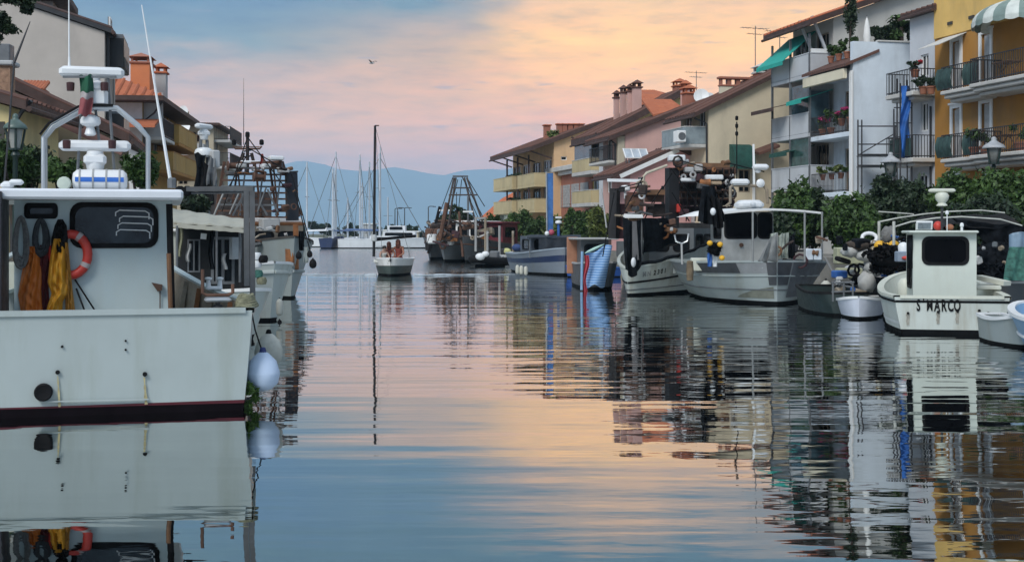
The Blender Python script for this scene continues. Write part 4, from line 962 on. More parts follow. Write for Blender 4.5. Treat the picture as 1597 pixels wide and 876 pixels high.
class Boat:
    def __init__(s, name, label, cat, loc, head, group=None):
        """head: direction of the bow in the ground plane; origin = middle of the stern at the waterline"""
        h = Vector((head[0], head[1], 0)).normalized(); s.a = math.atan2(h.y, h.x)
        s.t = thing(name, label, cat, (loc[0], loc[1], 0), s.a, group)
        s.M = Matrix.Translation((loc[0], loc[1], 0)) @ Matrix.Rotation(s.a, 4, 'Z'); s.I = s.M.inverted()
    def hit(s, px, py, ax, v):
        """local point where the sight line through a photo pixel meets the local plane ax = v"""
        o = s.I @ Vector((0, 0, H)); d = s.I.to_3x3() @ Vector(((px - CX) / F, 1, -(py - HZ) / F))
        return o + d * ((v - o[ax]) / d[ax])
    def L(s, px, py, D): return s.I @ pt(px, py, D)
    def W(s, p): return s.M @ Vector(p)
    def hull(s, L, B, Hh, rise=.4, srise=0., tw=.85, p=2.2, q=1.5, rake=.5, wl_=.8, zb=.12, deck=.5, mats=None, bottom=ANTIB, rim=WHITE, rimw=.1, inner=None, deckm=DECKM, n=18, mid=.4, rub=None, tr=0., stripe=None, rise_aft=0.):
        mats = mats or GEL; inner = inner or mats
        def hb(u): return B / 2 * ((tw + (1 - tw) * math.sin(min(1, u / mid) * math.pi / 2)) if u < mid else max(.0, 1 - ((u - mid) / (1 - mid)) ** p) ** (1 / q))
        def sh(u): return Hh + rise * max(0, (u - .3) / .7) ** 2 + srise * max(0, 1 - u / .8) ** 2 + rise_aft * min(1 - u, .6)
        def P(u, f, sd):
            top = sh(u)
            if f < 0: z = f; k = wl_ * (1 + f * .8); fx = 0
            else: z = f * top; k = wl_ + (1 - wl_) * f ** .8; fx = f
            k = k if u < .5 else k * (1 - .35 * (u - .5) / .5 * (1 - max(f, 0)))
            return Vector((u * L + rake * u ** 3 * fx - (tr * (1 - u) ** 4 * fx), sd * hb(u) * k, z))
        us = [1 - (1 - i / n) ** 1.35 for i in range(n + 1)]; ft = zb / Hh
        def shellp(fs):
            mb = MB()
            for sd in (-1, 1):
                b = [[P(u, f, sd) for f in fs] for u in us]; m = len(fs)
                V = [v for r in b for v in r]; Fc = []
                for i in range(n):
                    for j in range(m - 1):
                        f4 = (i * m + j, (i + 1) * m + j, (i + 1) * m + j + 1, i * m + j + 1); Fc.append(f4 if sd == -1 else f4[::-1])
                mb.add(V, Fc)
            for j in range(len(fs) - 1):
                a, c = P(0, fs[j], -1), P(0, fs[j + 1], -1); d, e = P(0, fs[j], 1), P(0, fs[j + 1], 1)
                mb.add([a, c, e, d], [(0, 1, 2, 3)])
            return mb
        s.P, s.sh, s.hb, s.Lh = P, sh, hb, L
        h_ = ob('hull', shellp([ft + (1 - ft) * k / 6 for k in range(7)]), mats, s.t, smooth=35)
        ob('bottom', shellp([-.4, -.15, 0, ft]), bottom, s.t, smooth=35)
        # gunwale as a capping sweep, inner bulwark and deck
        def inn(u, sd, dz=0):
            v = P(u, 1, sd); w = max(0, abs(v.y) - rimw); return Vector((min(v.x, L + rake - rimw * 1.2) if u > .9 else v.x, sd * w, v.z + dz))
        def low(u, sd):
            v = P(u, min(.95, deck / sh(u)), sd); w = min(max(0, abs(v.y) - rimw * .6), abs(inn(u, sd).y)); return Vector((v.x - (rimw if u > .9 else 0), sd * w, deck))
        mb = MB(); prof = []
        for sd in (-1, 1):
            V = []
            for u in us:
                o_, i_ = P(u, 1, sd), inn(u, sd); V += [o_ + Vector((0, sd * .025, -.03)), o_ + Vector((0, sd * .025, .035)), i_ + Vector((0, 0, .035)), i_ + Vector((0, 0, -.03))]
            Fc = []
            for i in range(n):
                for k in range(4): f4 = (i * 4 + k, i * 4 + (k + 1) % 4, (i + 1) * 4 + (k + 1) % 4, (i + 1) * 4 + k); Fc.append(f4 if sd == 1 else f4[::-1])
            mb.add(V, Fc)
        a, c = P(0, 1, -1), P(0, 1, 1); mb.box(a.x - .03, a.x + rimw, a.y + rimw * .9, c.y - rimw * .9, a.z - .03, a.z + .034)
        ob('gunwale', mb, rim, s.t, smooth=35)
        mb = MB()
        for sd in (-1, 1):
            V = []
            for u in us: i_ = inn(u, sd); V += [i_, low(u, sd)]
            Fc = [(2 * i, 2 * i + 1, 2 * i + 3, 2 * i + 2) if sd == 1 else (2 * i + 2, 2 * i + 3, 2 * i + 1, 2 * i) for i in range(n)]; mb.add(V, Fc)
        a, c = inn(0, -1), inn(0, 1); mb.add([(a.x + rimw, a.y, a.z), (c.x + rimw, c.y, c.z), (c.x + rimw, c.y, deck), (a.x + rimw, a.y, deck)], [(0, 1, 2, 3)])
        ob('bulwark', mb, inner, s.t, smooth=35)
        mb = MB(); V = []
        for u in us: i_ = inn(u, 1); l_ = low(u, 1); dx = max(l_.x, rimw + .01); V += [(dx, -l_.y, deck + .004), (dx, l_.y, deck + .004)]
        mb.add(V, [(2 * i, 2 * i + 2, 2 * i + 3, 2 * i + 1) for i in range(n)]); ob('deck', mb, deckm, s.t, smooth=0)
        if rub:
            for f, r, m in rub:
                mb = MB()
                pts = [P(u, f, -1) * 1 + Vector((0, -.012, 0)) for u in us[::-1]] + [P(u, f, 1) + Vector((0, .012, 0)) for u in us[1:]] if False else None
                for sd in (-1, 1): mb.tube([P(u, f, sd) + Vector((0, sd * .01, 0)) for u in us], r, 6)
                a, c = P(0, f, -1), P(0, f, 1); mb.tube([a, c], r, 6)
                ob('rub_rail', mb, m, s.t)
        if stripe:
            for f0, f1, m in stripe:
                mb = MB()
                for sd in (-1, 1):
                    V = []
                    for u in us: V += [P(u, f0, sd) + Vector((0, sd * .008, 0)), P(u, f1, sd) + Vector((0, sd * .008, 0))]
                    Fc = [(2 * i, 2 * i + 2, 2 * i + 3, 2 * i + 1) if sd == -1 else (2 * i + 1, 2 * i + 3, 2 * i + 2, 2 * i) for i in range(n)]; mb.add(V, Fc)
                ob('paint_stripe', mb, m, s.t, smooth=35)
        return h_
    def house(s, x0, x1, y0, y1, z0, z1, wall, ops=None, dep=.06, frame=BLACK, pane=GLASS, name='wheelhouse'):
        """deck house with real openings; ops: dict side -> list of (a0,a1,z0,z1) in local coordinates; sides s(tern) b(ow) l(eft) r(ight)"""
        ops = ops or {}; mb = MB(); w = s.t
        sides = {'s': ((x0, y1, z0), (0, -1, 0), (-1, 0, 0), y1 - y0, lambda a: y1 - a), 'b': ((x1, y0, z0), (0, 1, 0), (1, 0, 0), y1 - y0, lambda a: a - y0),
                 'l': ((x1, y1, z0), (-1, 0, 0), (0, 1, 0), x1 - x0, lambda a: x1 - a), 'r': ((x0, y0, z0), (1, 0, 0), (0, -1, 0), x1 - x0, lambda a: a - x0)}
        todo = []
        for k, (O, a, n, wd, cv) in sides.items():
            oo = []
            for o in ops.get(k, []):
                l, r = sorted((cv(o[0]), cv(o[1]))); oo.append((l, r, o[2] - z0, o[3] - z0)); todo.append((O, a, n, oo[-1]))
            panel(mb, O, a, n, wd, z1 - z0, oo, dep)
        h = ob(name, mb, wall, s.t, smooth=0)
        for O, a, n, o in todo:
            O, a, n = Vector(O), Vector(a), Vector(n)
            f = MB(); x0_, x1_, a0, a1 = o; r = min(.14, (x1_ - x0_) * .3, (a1 - a0) * .3); C_ = []
            for cx, cz, st in ((x1_ - r, a1 - r, 0), (x0_ + r, a1 - r, 1), (x0_ + r, a0 + r, 2), (x1_ - r, a0 + r, 3)):
                for i in range(5): t_ = (st + i / 4) * math.pi / 2; C_.append((cx + r * math.cos(t_), cz + r * math.sin(t_)))
            out = [(x1_ + .03, a1 + .03), (x0_ - .03, a1 + .03), (x0_ - .03, a0 - .03), (x1_ + .03, a0 - .03)]
            up = Vector((0, 0, 1)); Q = lambda x, z, d: O + a * x + up * z + n * d
            # rounded rubber seal: outer ring slightly larger than the hole
            R2 = [((x - (x0_ + x1_) / 2) * (1 + .07 / (x1_ - x0_)) + (x0_ + x1_) / 2, (z - (a0 + a1) / 2) * (1 + .07 / (a1 - a0)) + (a0 + a1) / 2) for x, z in C_]
            R1 = [((x - (x0_ + x1_) / 2) * (1 - .06 / (x1_ - x0_)) + (x0_ + x1_) / 2, (z - (a0 + a1) / 2) * (1 - .06 / (a1 - a0)) + (a0 + a1) / 2) for x, z in C_]
            m = len(C_); V = [Q(x, z, .002) for x, z in R2] + [Q(x, z, .018) for x, z in R2] + [Q(x, z, .018) for x, z in R1] + [Q(x, z, -.03) for x, z in R1]
            Fc = [(k * m + i, k * m + (i + 1) % m, (k + 1) * m + (i + 1) % m, (k + 1) * m + i) for k in range(3) for i in range(m)]
            f.add(V, Fc); w_ = ob('window', f, frame, s.t)
            # wall-coloured corner fillets behind the seal
            p = MB(); obox(p, O, a, n, x0_ + .002, x1_ - .002, a0 + .002, a1 - .002, -.055, -.035); ob('pane', p, pane, w_, smooth=0)
            cf = MB()
            crn = [(x1_, a1), (x0_, a1), (x0_, a0), (x1_, a0)]
            for st in range(4):
                g_ = C_[st * 5:st * 5 + 5]; cf.add([Q(*crn[st], -.001)] + [Q(x, z, -.001) for x, z in g_], [(0, i + 1, i + 2) for i in range(4)])
            ob('corner_fillet', cf, wall, w_, smooth=0)
        return h
def text(name, body, parent, M, size, m, sx=1., off=0.):
    c = bpy.data.curves.new(name, 'FONT'); c.body = body; c.size = size; c.extrude = .004; c.offset = off; c.align_x = 'CENTER'; c.align_y = 'CENTER'; c.resolution_u = 3
    q = bpy.data.objects.new('letter_outline', c); C.objects.link(q); bpy.context.view_layer.update()
    me = bpy.data.meshes.new_from_object(q.evaluated_get(bpy.context.evaluated_depsgraph_get())); C.objects.unlink(q); bpy.data.objects.remove(q)
    me.materials.clear(); me.materials.append(m); me.transform(M @ Matrix.Diagonal((sx, 1, 1, 1)))
    o = bpy.data.objects.new(name, me); C.objects.link(o); o.parent = parent; return o
def open_radar(parent, c, w, rot=0., m=PLASTW, ped=.3):
    """open-array radar: bar scanner on a gear box"""
    mb = MB(); mb.lathe([(.09, 0), (.11, .03), (.13, ped * .5), (.11, ped)], c, 12); c = Vector(c) + Vector((0, 0, ped)); mb.cbox(c.x - .13, c.x + .13, c.y - .15, c.y + .15, c.z - ped * .65, c.z - .04, .04)
    p = ob('radar', mb, m, parent); b = MB().cbox(-.085, .085, -w / 2, w / 2, 0, .15, .045); ob('scanner', b, m, p, loc=c, rot=(0, 0, rot)); return p
def dome_radar(parent, c, r, m=PLASTW, name='radar_dome'): return ob(name, MB().lathe([(r * .8, 0), (r, r * .2), (r * 1.02, r * .55), (r * .9, r * .85), (r * .5, r * 1.05), (.01, r * 1.1)], c, 16), m, parent)
def whip(parent, p0, p1, r=.02, m=PLASTW, name='whip_antenna'): return ob(name, MB().tube([p0, Vector(p0).lerp(Vector(p1), .35), p1], [r, r * .8, r * .3], 6), m, parent)
def pcoil(c, r, drop, seed, n=9, th=.02):
    """hanging hank of rope: bundled loops"""
    g = random.Random(seed); mb = MB()
    for i in range(n):
        w, d, ox, oy = r * (.55 + .5 * g.random()), drop * (.78 + .25 * g.random()), .03 * (g.random() - .5), -.03 - .05 * g.random()
        pts = [(c[0] + oy * 1.0, c[1] + ox + w * math.sin(t) * (.5 + .5 * math.sin(t / 2)), c[2] - d / 2 + d / 2 * math.cos(t)) for t in [k * 2 * math.pi / 16 for k in range(16)]]
        mb.tube(pts, th, 5, closed=True)
    return mb
def cloth(fn, nu, nv, th=.015): return MB().grid(fn, nu, nv, (0, 0, 0) if th is None else (th, 0, 0))
def fender(label, loc, r, L_, m, top=BLACK, group=None, tilt=0.):
    t = thing('fender', label, 'fender', loc, 0, group)
    ob('bulb', MB().lathe([(.02, -L_ / 2), (r * .55, -L_ / 2 + r * .15), (r * .9, -L_ / 2 + r * .5), (r, -L_ / 2 + r), (r, L_ / 2 - r * 1.2), (r * .8, L_ / 2 - r * .55), (r * .35, L_ / 2 - r * .1), (r * .2, L_ / 2)], (0, 0, 0), 18), m, t, smooth=70)
    ob('neck', MB().lathe([(r * .34, L_ / 2 - r * .16), (r * .22, L_ / 2), (r * .15, L_ / 2 + r * .25), (.01, L_ / 2 + r * .28)], (0, 0, 0), 10), top, t); return t

# ---- white stern-on fishing boat in the left foreground
A = R(15); ca, sa = math.cos(A), math.sin(A)
b1 = Boat('fishing_boat', 'large white fishing boat moored stern-on at left with rounded wheelhouse windows', 'fishing boat', (-3.22 - 2.42 * ca, 15.92 - 2.42 * sa), (-sa, ca))
hl = b1.hull(8.2, 5.0, 1.235, 1.2, 0, .965, 1.7, 1.2, .5, .955, .125, .60, mats=GEL, bottom=ANTI, rim=GEL, rimw=.09, mid=.15, tr=.05, inner=WOODD, n=26, stripe=[(.082, .102, mat('dark_red_boot', (.085, .006, .014), .5, .2))])
rs = MB(); _a, _c = b1.P(0, .072, -1), b1.P(0, .072, 1); _b, _d = b1.P(0, .104, -1), b1.P(0, .098, 1); rs.add([_a + Vector((-.004, 0, 0)), _c.lerp(_d, .9) + Vector((-.004, 0, 0)), _d + Vector((-.004, 0, 0)), _b + Vector((-.004, 0, 0))], [(0, 1, 2, 3)]); ob('paint_stripe', rs, MATS['dark_red_boot'], b1.t, smooth=0)
T = b1.t
def tb(px, py): return b1.hit(px, py, 0, -.03)
for px, py, r in ((90, 580, .02), (226, 583, .022), (97, 540, .012), (196, 545, .010), (196, 531, .010)):
    p = tb(px, py); ob('scupper', MB().lathe([(r * 1.25, -.02), (r * 1.25, .012), (r, .012), (r * .9, -.01), (.002, -.01)], (p.x - .012, p.y, p.z), 12, 'x').xf(Matrix.Identity(4)), BLACK, T)
p = tb(68, 611); ob('exhaust_pipe', MB().lathe([(.105, .06), (.105, -.06), (.088, -.07), (.078, -.064), (.002, -.062)], (p.x, p.y, p.z), 20, 'x'), BLACK, T)
STAIN = mat('yellow_rust_stain', (.42, .37, .20), .7, .25, 8); STAIN2 = mat('faint_grey_stain', (.46, .47, .44), .6, .1, 8)
for px, y0, y1, w in ((92, 585, 634, .011), (227, 588, 630, .014)):
    a, c = tb(px - 2, y0), tb(px + 1, y1); n_ = 8; mb = MB(); V = []
    for i in range(n_ + 1):
        q_ = a.lerp(c, i / n_); ww = w * (.5 + .8 * i / n_ + .35 * math.sin(i * 2.3 + px)); V += [(q_.x - .006 + .05 * 0, q_.y + ww, q_.z), (q_.x - .006, q_.y - ww, q_.z)]
    mb.add(V, [(2 * i, 2 * i + 1, 2 * i + 3, 2 * i + 2) for i in range(n_)]); ob('rust_streak', mb, STAIN, T, smooth=0)
a, c = tb(60, 626), tb(232, 622); mb = MB(); mb.bar((a.x - .015, a.y, a.z), (c.x - .015, c.y, c.z), .03, .014); ob('trim_ledge', mb, GEL, T, smooth=0)
# wheelhouse
xc = 1.75
w0, w1 = b1.hit(268, 400, 0, xc), b1.hit(22, 400, 0, xc); zt = b1.hit(150, 300, 0, xc).z; y0, y1 = w0.y, w1.y
def co(x0, x1, ya, yb): a, c = b1.hit(x0, yb, 0, xc), b1.hit(x1, ya, 0, xc); return (a.y, c.y, a.z, c.z)
CAB = paint('wheelhouse_paint', (.47, .57, .585), .4, (.45, .45, .4), .2)
b1.house(xc, xc + 2.3, y0, y1, .71, zt, CAB, {'s': [co(113, 243, 320, 383), co(42, 86, 321, 337)], 'r': [(xc + .3, xc + 1.0, 1.75, 2.35), (xc + 1.2, xc + 2.0, 1.75, 2.35)]}, pane=mat('wheelhouse_glass', (.022, .030, .036), .08, .9, 2.2, spec=.5))
mb = MB(); pr_ = b1.hit(286, 300, 0, .95); pl_ = b1.hit(-60, 300, 0, .95); zr = b1.hit(150, 311, 0, .95).z; mb.cbox(.95, xc + 2.8, pr_.y, pl_.y, zr, zr + .135, .03); ob('wheelhouse_roof', mb, mat('white_roof_gelcoat', (.66, .69, .73), .35, .03), T, smooth=0)
zro = zr + .135
mb = MB().cbox(xc - .9, xc - .1, y1 + .05, y1 + .11, .72, zt - .02, .01); ob('awning_post', mb, DARK, T, smooth=0)
# stack of white chair frames seen through the big window
for k, (dx, dz) in enumerate(((0, 0), (.02, -.09), (-.02, .09), (.03, .17))):
    p0, p1 = b1.hit(184, 360, 0, xc - .02 + .0), b1.hit(236, 340, 0, xc - .02); zz = (p0.z + p1.z) / 2 + dz
    pts = [(xc - .026, p0.y + dx, zz - .06), (xc - .026, p0.y + dx, zz - .01), (xc - .026, p0.y - .05 + dx, zz + .02), (xc - .026, p1.y + .05 + dx, zz + .01), (xc - .026, p1.y + dx, zz - .02), (xc - .026, p1.y + dx, zz - .10)]
    solo('chair_frame', ['white tube chair frame second from the bottom at the wheelhouse window', 'lowest white tube chair frame at the wheelhouse window', 'white tube chair frame second from the top at the wheelhouse window', 'topmost white tube chair frame at the wheelhouse window'][k], 'chair', MB().tube(pts, .009, 5).xf(b1.M), PLASTW, group='white chair frames at the wheelhouse window')
# exhaust riser right of the wheelhouse
mb = MB(); a, c = b1.hit(268, 484, 0, xc - .3), b1.hit(264, 318, 0, xc - .3); mb.tube([a, c], .045, 10); ob('exhaust_stack', mb, BLACK, T); mb = MB().tube([b1.hit(266, 484, 0, xc - .38), b1.hit(263, 395, 0, xc - .38)], .03, 8); ob('rusty_pole', mb, WOOD, T)
p = b1.hit(246, 446, 0, xc); mb = MB(); mb.poly([(p.x - .09, p.y + .08, p.z + .05), (p.x - .09, p.y - .06, p.z + .02), (p.x - .09, p.y - .055, p.z - .05), (p.x - .09, p.y, p.z - .07)], (.085, 0, 0)); mb.tube([(p.x - .03, p.y - .03, p.z - .06), (p.x - .03, p.y - .03, p.z - .35)], .008, 5); ob('vent_cowl', mb, RUST, T, smooth=0)
# tubular arch with masts and lights
ya = [b1.hit(px, py, 0, 2.4) for px, py in ((68, 300), (68, 214), (82, 196), (128, 170), (150, 168), (182, 168), (216, 196), (231, 214), (231, 300))]
for dx in (0, .22): ob('arch', MB().tube([(p.x + dx, p.y, max(p.z, zro)) for p in ya], .033, 8), STEELW, T)
mb = MB(); mb.tube([(p.x - .05, p.y + .045, p.z + .03) for p in ya[1:6]], .016, 6); ob('cable', mb, BLACK, T)
def arch_bar(py, px0, px1, x=2.4): return b1.hit(px0, py, 0, x), b1.hit(px1, py, 0, x)
zc_ = b1.hit(160, 262, 0, 2.4)
m0 = b1.hit(150, 168, 0, 2.4); m1 = b1.hit(138, 296, 0, 2.5)
for px0, px1, yy0, yy1 in ((143, 160, 118, 268), (168, 178, 118, 268), (128, 121, 150, 268)): ob('mast_leg', MB().tube([b1.hit(px0, yy0, 0, 2.5), b1.hit(px1, yy1, 0, 2.5)], .022, 6), GREYM, T)
a, c = arch_bar(126, 92, 194, 2.5); p = (a + c) / 2; open_radar(T, (p.x, p.y, p.z - .26), abs(a.y - c.y), 0.03); 
p = b1.hit(155, 168, 0, 2.5); ob('radar_housing', MB().cbox(p.x - .14, p.x + .14, p.y - .12, p.y + .12, p.z, p.z + .26, .05), PLASTW, T)
p = b1.hit(141, 196, 0, 2.45); dome_radar(T, (p.x, p.y, p.z), .135); ob('dome_stand', MB().lathe([(.05, -.14), (.08, -.12), (.05, -.02), (.09, 0)], (p.x, p.y, p.z), 12), PLASTW, T)
a, c = arch_bar(236, 90, 206, 2.5); p = (a + c) / 2; open_radar(T, (p.x, p.y, p.z - .3), abs(a.y - c.y) * .97, -0.04)
for px, py in ((110, 135), (163, 135), (104, 225), (175, 225)):
    p = b1.hit(px, py, 0, 2.3); f = ob('floodlight', MB().lathe([(.05, -.06), (.055, 0), (.055, .05), (.03, .06)], (p.x, p.y, p.z), 10), mat('dark_red_lamp', (.05, .015, .015), .4, .2), T)
ob('light_bar', MB().bar(b1.hit(98, 120, 0, 2.3), b1.hit(182, 120, 0, 2.3), .03), GREYM, T)
p = b1.hit(108, 117, 0, 2.5); whip(T, p, b1.hit(107, -60, 0, 2.5), .014); ob('antenna_base', MB().lathe([(.035, 0), (.04, .05), (.02, .09), (.015, .25)], p, 8), PLASTW, T)
whip(T, b1.hit(267, 290, 0, 2.2), b1.hit(221, 8, 0, 2.2), .027); ob('antenna_base', MB().lathe([(.06, 0), (.06, .12), (.04, .14)], b1.hit(268, 293, 0, 2.2), 8), GREYM, T)
whip(T, b1.hit(22, 98, 0, 3.2), b1.hit(47, 34, 0, 3.2), .022, DARK); ob('antenna_stay', MB().tube([b1.hit(6, 296, 0, 3.2), b1.hit(22, 98, 0, 3.2)], .014, 5), DARK, T)
p = b1.hit(100, 284, 0, 2.2); ob('search_light', MB().lathe([(.02, .08), (.08, .07), (.095, 0), (.08, -.03), (.02, -.04)], (p.x, p.y, zro + .11), 14, 'x'), mat('pale_green_lens', (.50, .56, .48), .4, .1), T); ob('lamp_bracket', MB().cbox(p.x - .03, p.x + .03, p.y - .05, p.y + .05, zro, zro + .05, .01), GREYM, T)
t_ = thing('liferaft', 'white liferaft canister with a blue band strapped on the wheelhouse roof', 'liferaft', b1.W((2.35, b1.hit(156, 280, 0, 2.35).y, zro)), b1.a)
w = abs(b1.hit(114, 280, 0, 2.35).y - b1.hit(200, 280, 0, 2.35).y)
ob('canister', MB().lathe([(.02, -w / 2), (.10, -w / 2 + .01), (.145, -w / 2 + .06), (.15, -w / 2 + .1), (.15, w / 2 - .1), (.145, w / 2 - .06), (.10, w / 2 - .01), (.02, w / 2)], (0, 0, .16), 20, 'y'), PLASTW, t_, smooth=70)
ob('band', MB().grid(lambda u, v: (-.1535 * math.cos(.05 + .42 * (v - .5)), (w * .44) * (2 * u - 1), .16 + .1535 * math.sin(.05 + .42 * (v - .5))), 12, 4), mat('blue_band', (.03, .14, .50), .4, .05), t_)
for k in range(4): y = -w * .36 + w * .72 * k / 3; ob('strap', MB().lathe([(.156, -.012), (.160, -.01), (.160, .01), (.156, .012)], (0, y, .16), 20, 'y'), mat('grey_strap', (.35, .36, .36), .8), t_)
ob('cradle', MB().cbox(-.12, .12, -w * .4, w * .4, 0, .035, .01), GREYM, t_)
t_ = thing('roof_lamp', 'white hooded lamp on the left of the wheelhouse roof', 'lamp', b1.W((1.6, b1.hit(19, 296, 0, 1.6).y, zro)), b1.a)
ob('base', MB().cbox(-.08, .08, -.02, .14, 0, .11, .04), PLASTW, t_); ob('hood', MB().cbox(-.08, .08, -.14, .04, .06, .135, .03), PLASTW, t_); ob('bracket', MB().bar((0, -.1, .0), (0, -.06, .07), .04), BLACK, t_)
# flag
fl = [b1.hit(px, py, 0, 2.3) for px, py in ((126, 118), (146, 118))]
def flagfn(u, v):
    c0, c1 = b1.hit(123 + 21 * u + 2 * math.sin(v * 4), 118 + 62 * v, 0, 2.28), None
    return (c0.x + .05 * math.sin(u * 7 + v * 3), c0.y, c0.z + .02 * math.sin(u * 9))
tf = thing('flag', 'faded green white and red flag hanging from the radar mast', 'flag', b1.W(fl[0]), b1.a); o_ = Vector(fl[0])
for k, (v0, v1, m) in enumerate(((0, .42, mat('flag_green', (.012, .085, .045), .85, .2)), (.42, .58, mat('flag_white', (.35, .32, .32), .85, .2)), (.58, 1, mat('flag_red', (.26, .07, .075), .85, .2)))):
    ob('flag_band', MB().grid(lambda u, v: Vector(flagfn(u, v0 + (v1 - v0) * v)) - o_, 10, 6, (.004, 0, 0)), m, tf, smooth=80)
# oilskins, ropes and ring hanging on the wheelhouse wall
def garment(name, label, cat, outline, m, dep=.09, seed=0, x=None):
    """filled garment outline in photo pixels on the wheelhouse wall, puffed and creased"""
    x = x or xc - .03; g = random.Random(seed); ph = [g.random() * 6 for _ in range(4)]
    rows = outline; n = len(rows); mb = MB()
    def fn(u, v):
        i = min(int(v * (n - 1)), n - 2); f = v * (n - 1) - i
        a = [rows[i][k] + (rows[i + 1][k] - rows[i][k]) * f for k in range(3)]
        p = b1.hit(a[1] + (a[2] - a[1]) * u, a[0], 0, x)
        d = dep * (math.sin(u * math.pi) ** .6) * (.8 + .34 * math.sin(u * 9 + ph[0] + v * 4) + .30 * math.sin(v * 15 + ph[1] + u * 6) + .26 * math.sin(u * 21 + v * 11 + ph[2]) + .16 * math.sin(v * 37 - u * 13 + ph[3]))
        return (p.x - d, p.y, p.z)
    mb.grid(fn, 26, 44, (.012, 0, 0)); o = Vector(b1.hit(rows[0][1], rows[0][0], 0, x)); mb.xf(b1.M); wo = b1.M @ o; mb.v = [tuple(Vector(v) - wo) for v in mb.v]
    return solo(name, label, cat, mb, m, wo, smooth=75)
garment('oilskin_trousers', 'orange oilskin trousers hanging at the left of the wheelhouse wall', 'trousers', [(384, 44, 58), (400, 39, 62), (430, 33, 65), (460, 28, 65), (490, 33, 68)], ORNG, .08, 1)
garment('oilskin_jacket', 'crumpled yellow oilskin jacket hanging beside the orange trousers', 'jacket', [(372, 84, 94), (390, 80, 103), (412, 77, 103), (440, 74, 108), (458, 80, 106), (470, 76, 98), (490, 70, 97)], YELO, .11, 2, xc - .15)
garment('oilskin_trousers', 'ochre oilskin trousers hanging right of the yellow jacket', 'trousers', [(378, 97, 106), (410, 99, 109), (450, 101, 113), (490, 102, 118)], mat('ochre_oilskin', (.36, .17, .02), .6, .15, 4), .06, 3, xc - .13)
garment('jacket', 'dark red jacket hanging between the orange and yellow oilskins', 'jacket', [(382, 62, 78), (400, 60, 82), (420, 61, 80), (450, 63, 76), (490, 66, 78)], mat('dark_red_cloth', (.10, .012, .015), .9, .3), .05, 4, xc - .012)
garment('jacket', 'black jacket hanging above the yellow oilskin jacket', 'jacket', [(342, 90, 98), (352, 85, 104), (372, 80, 106), (395, 79, 104)], BLACK, .07, 5, xc - .15)
for k, (px, py, rr, dr, lab) in enumerate(((34, 338, .10, .66, 'pale grey rope hank hanging at the left edge of the wheelhouse wall'), (64, 342, .10, .48, 'dark grey rope hank hanging between the pale hank and the black jacket'))):
    p = b1.hit(px, py, 0, xc - .03); mb = pcoil((p.x, p.y, p.z), rr, dr, k, 13, .016); mb.xf(b1.M)
    solo('rope_hank', lab, 'rope', mb, ROPE if k == 0 else mat('dark_rope', (.045, .05, .055), .95, .3, 20))
p = b1.hit(110, 397, 0, xc - .07); t_ = thing('life_ring', 'red life ring hung on the wheelhouse wall beside the oilskins', 'life ring', b1.W(p), b1.a); rr = 31 / F * 17.5
ob('ring', MB().tube([(.03 * 0, rr * .8 * math.cos(k * math.pi / 12), rr * math.sin(k * math.pi / 12)) for k in range(24)], .062, 10, closed=True), REDP, t_, smooth=80)
for k in (2, 8, 14, 20):
    a0 = k * math.pi / 12; ob('band', MB().tube([(0, rr * .8 * math.cos(a0 + d_), rr * math.sin(a0 + d_)) for d_ in (-.12, 0, .12)], .065, 10), mat('grey_band', (.45, .40, .40), .7), t_)
for k, (p0, p1) in enumerate((((117, 436), (150, 487)), ((119, 450), (133, 487)))):
    a, c = b1.hit(*p0, 0, xc - .05), b1.hit(*p1, 0, xc - .3); solo('boat_hook', ['longer thin black pole leaning on the wheelhouse below the life ring', 'shorter thin black pole leaning on the wheelhouse below the life ring'][k], 'pole', MB().tube([a, c], .012, 6).xf(b1.M), BLACK)
# boarding step at the stern corner
p = b1.hit(340, 468, 0, .15); q0, q1 = b1.hit(316, 420, 0, .15), b1.hit(363, 424, 0, .15); zl = b1.hit(340, 460, 0, .15).z
mb = MB(); mb.tube([(.15, q0.y, q0.z), (.15, q0.y, zl + .03), (.15, q0.y - .05, zl), (.15, q1.y + .05, zl), (.15, q1.y, zl + .03), (.15, q1.y, q1.z - .15)], .022, 7); ob('step_hoop', mb, RUST, T)
mb = MB().cbox(.0, .3, q1.y + .02, q0.y - .02, zl - .08, zl - .03, .02); ob('step_plate', mb, STEELW, T); mb = MB().tube([(.12, (q0.y + q1.y) / 2, zl - .08), (.12, (q0.y + q1.y) / 2, 1.27)], .03, 8); mb.lathe([(.08, 1.22), (.09, 1.25), (.05, 1.3)], (.12, (q0.y + q1.y) / 2, 0), 10); ob('step_post', mb, DARK, T)
p = b1.hit(384, 478, 0, .15); g = random.Random(3); mb = MB()
for k in range(7): mb.tube([(p.x + (.15 - .012 * k) * math.cos(a_) + .02 * g.random(), p.y + (.14 - .01 * k) * math.sin(a_), 1.28 + .022 * k + .01 * math.sin(a_ * 3 + k)) for a_ in [i * math.pi / 8 for i in range(16)]], .02, 6, closed=True)
solo('rope_coil', 'olive rope coiled on the stern corner of the white boat', 'rope', mb.xf(b1.M), ROPEG)
fender('big pale blue ball fender hanging at the stern corner of the white boat', pt(410, 579, 16.3), .215, .50, BUOY, mat('navy_neck', (.015, .03, .14), .5))
fender('old white ball fender behind the pale blue one', pt(419, 546, 17.3), .19, .46, BUOYW)
mb = MB().tube([b1.W((.1, -2.4, 1.27)), pt(398, 515, 16.2), pt(408, 545, 16.3)], .010, 5); solo('mooring_line', 'thin dark line holding the pale blue fender', 'rope', mb, BLACK)
o_ = b1.I @ pt(389, 618, 16.05); ob('weed', leaves(500, tuple(o_), (.12, .10, .22), .045, 4), LEAF, T, smooth=0, kind='stuff')
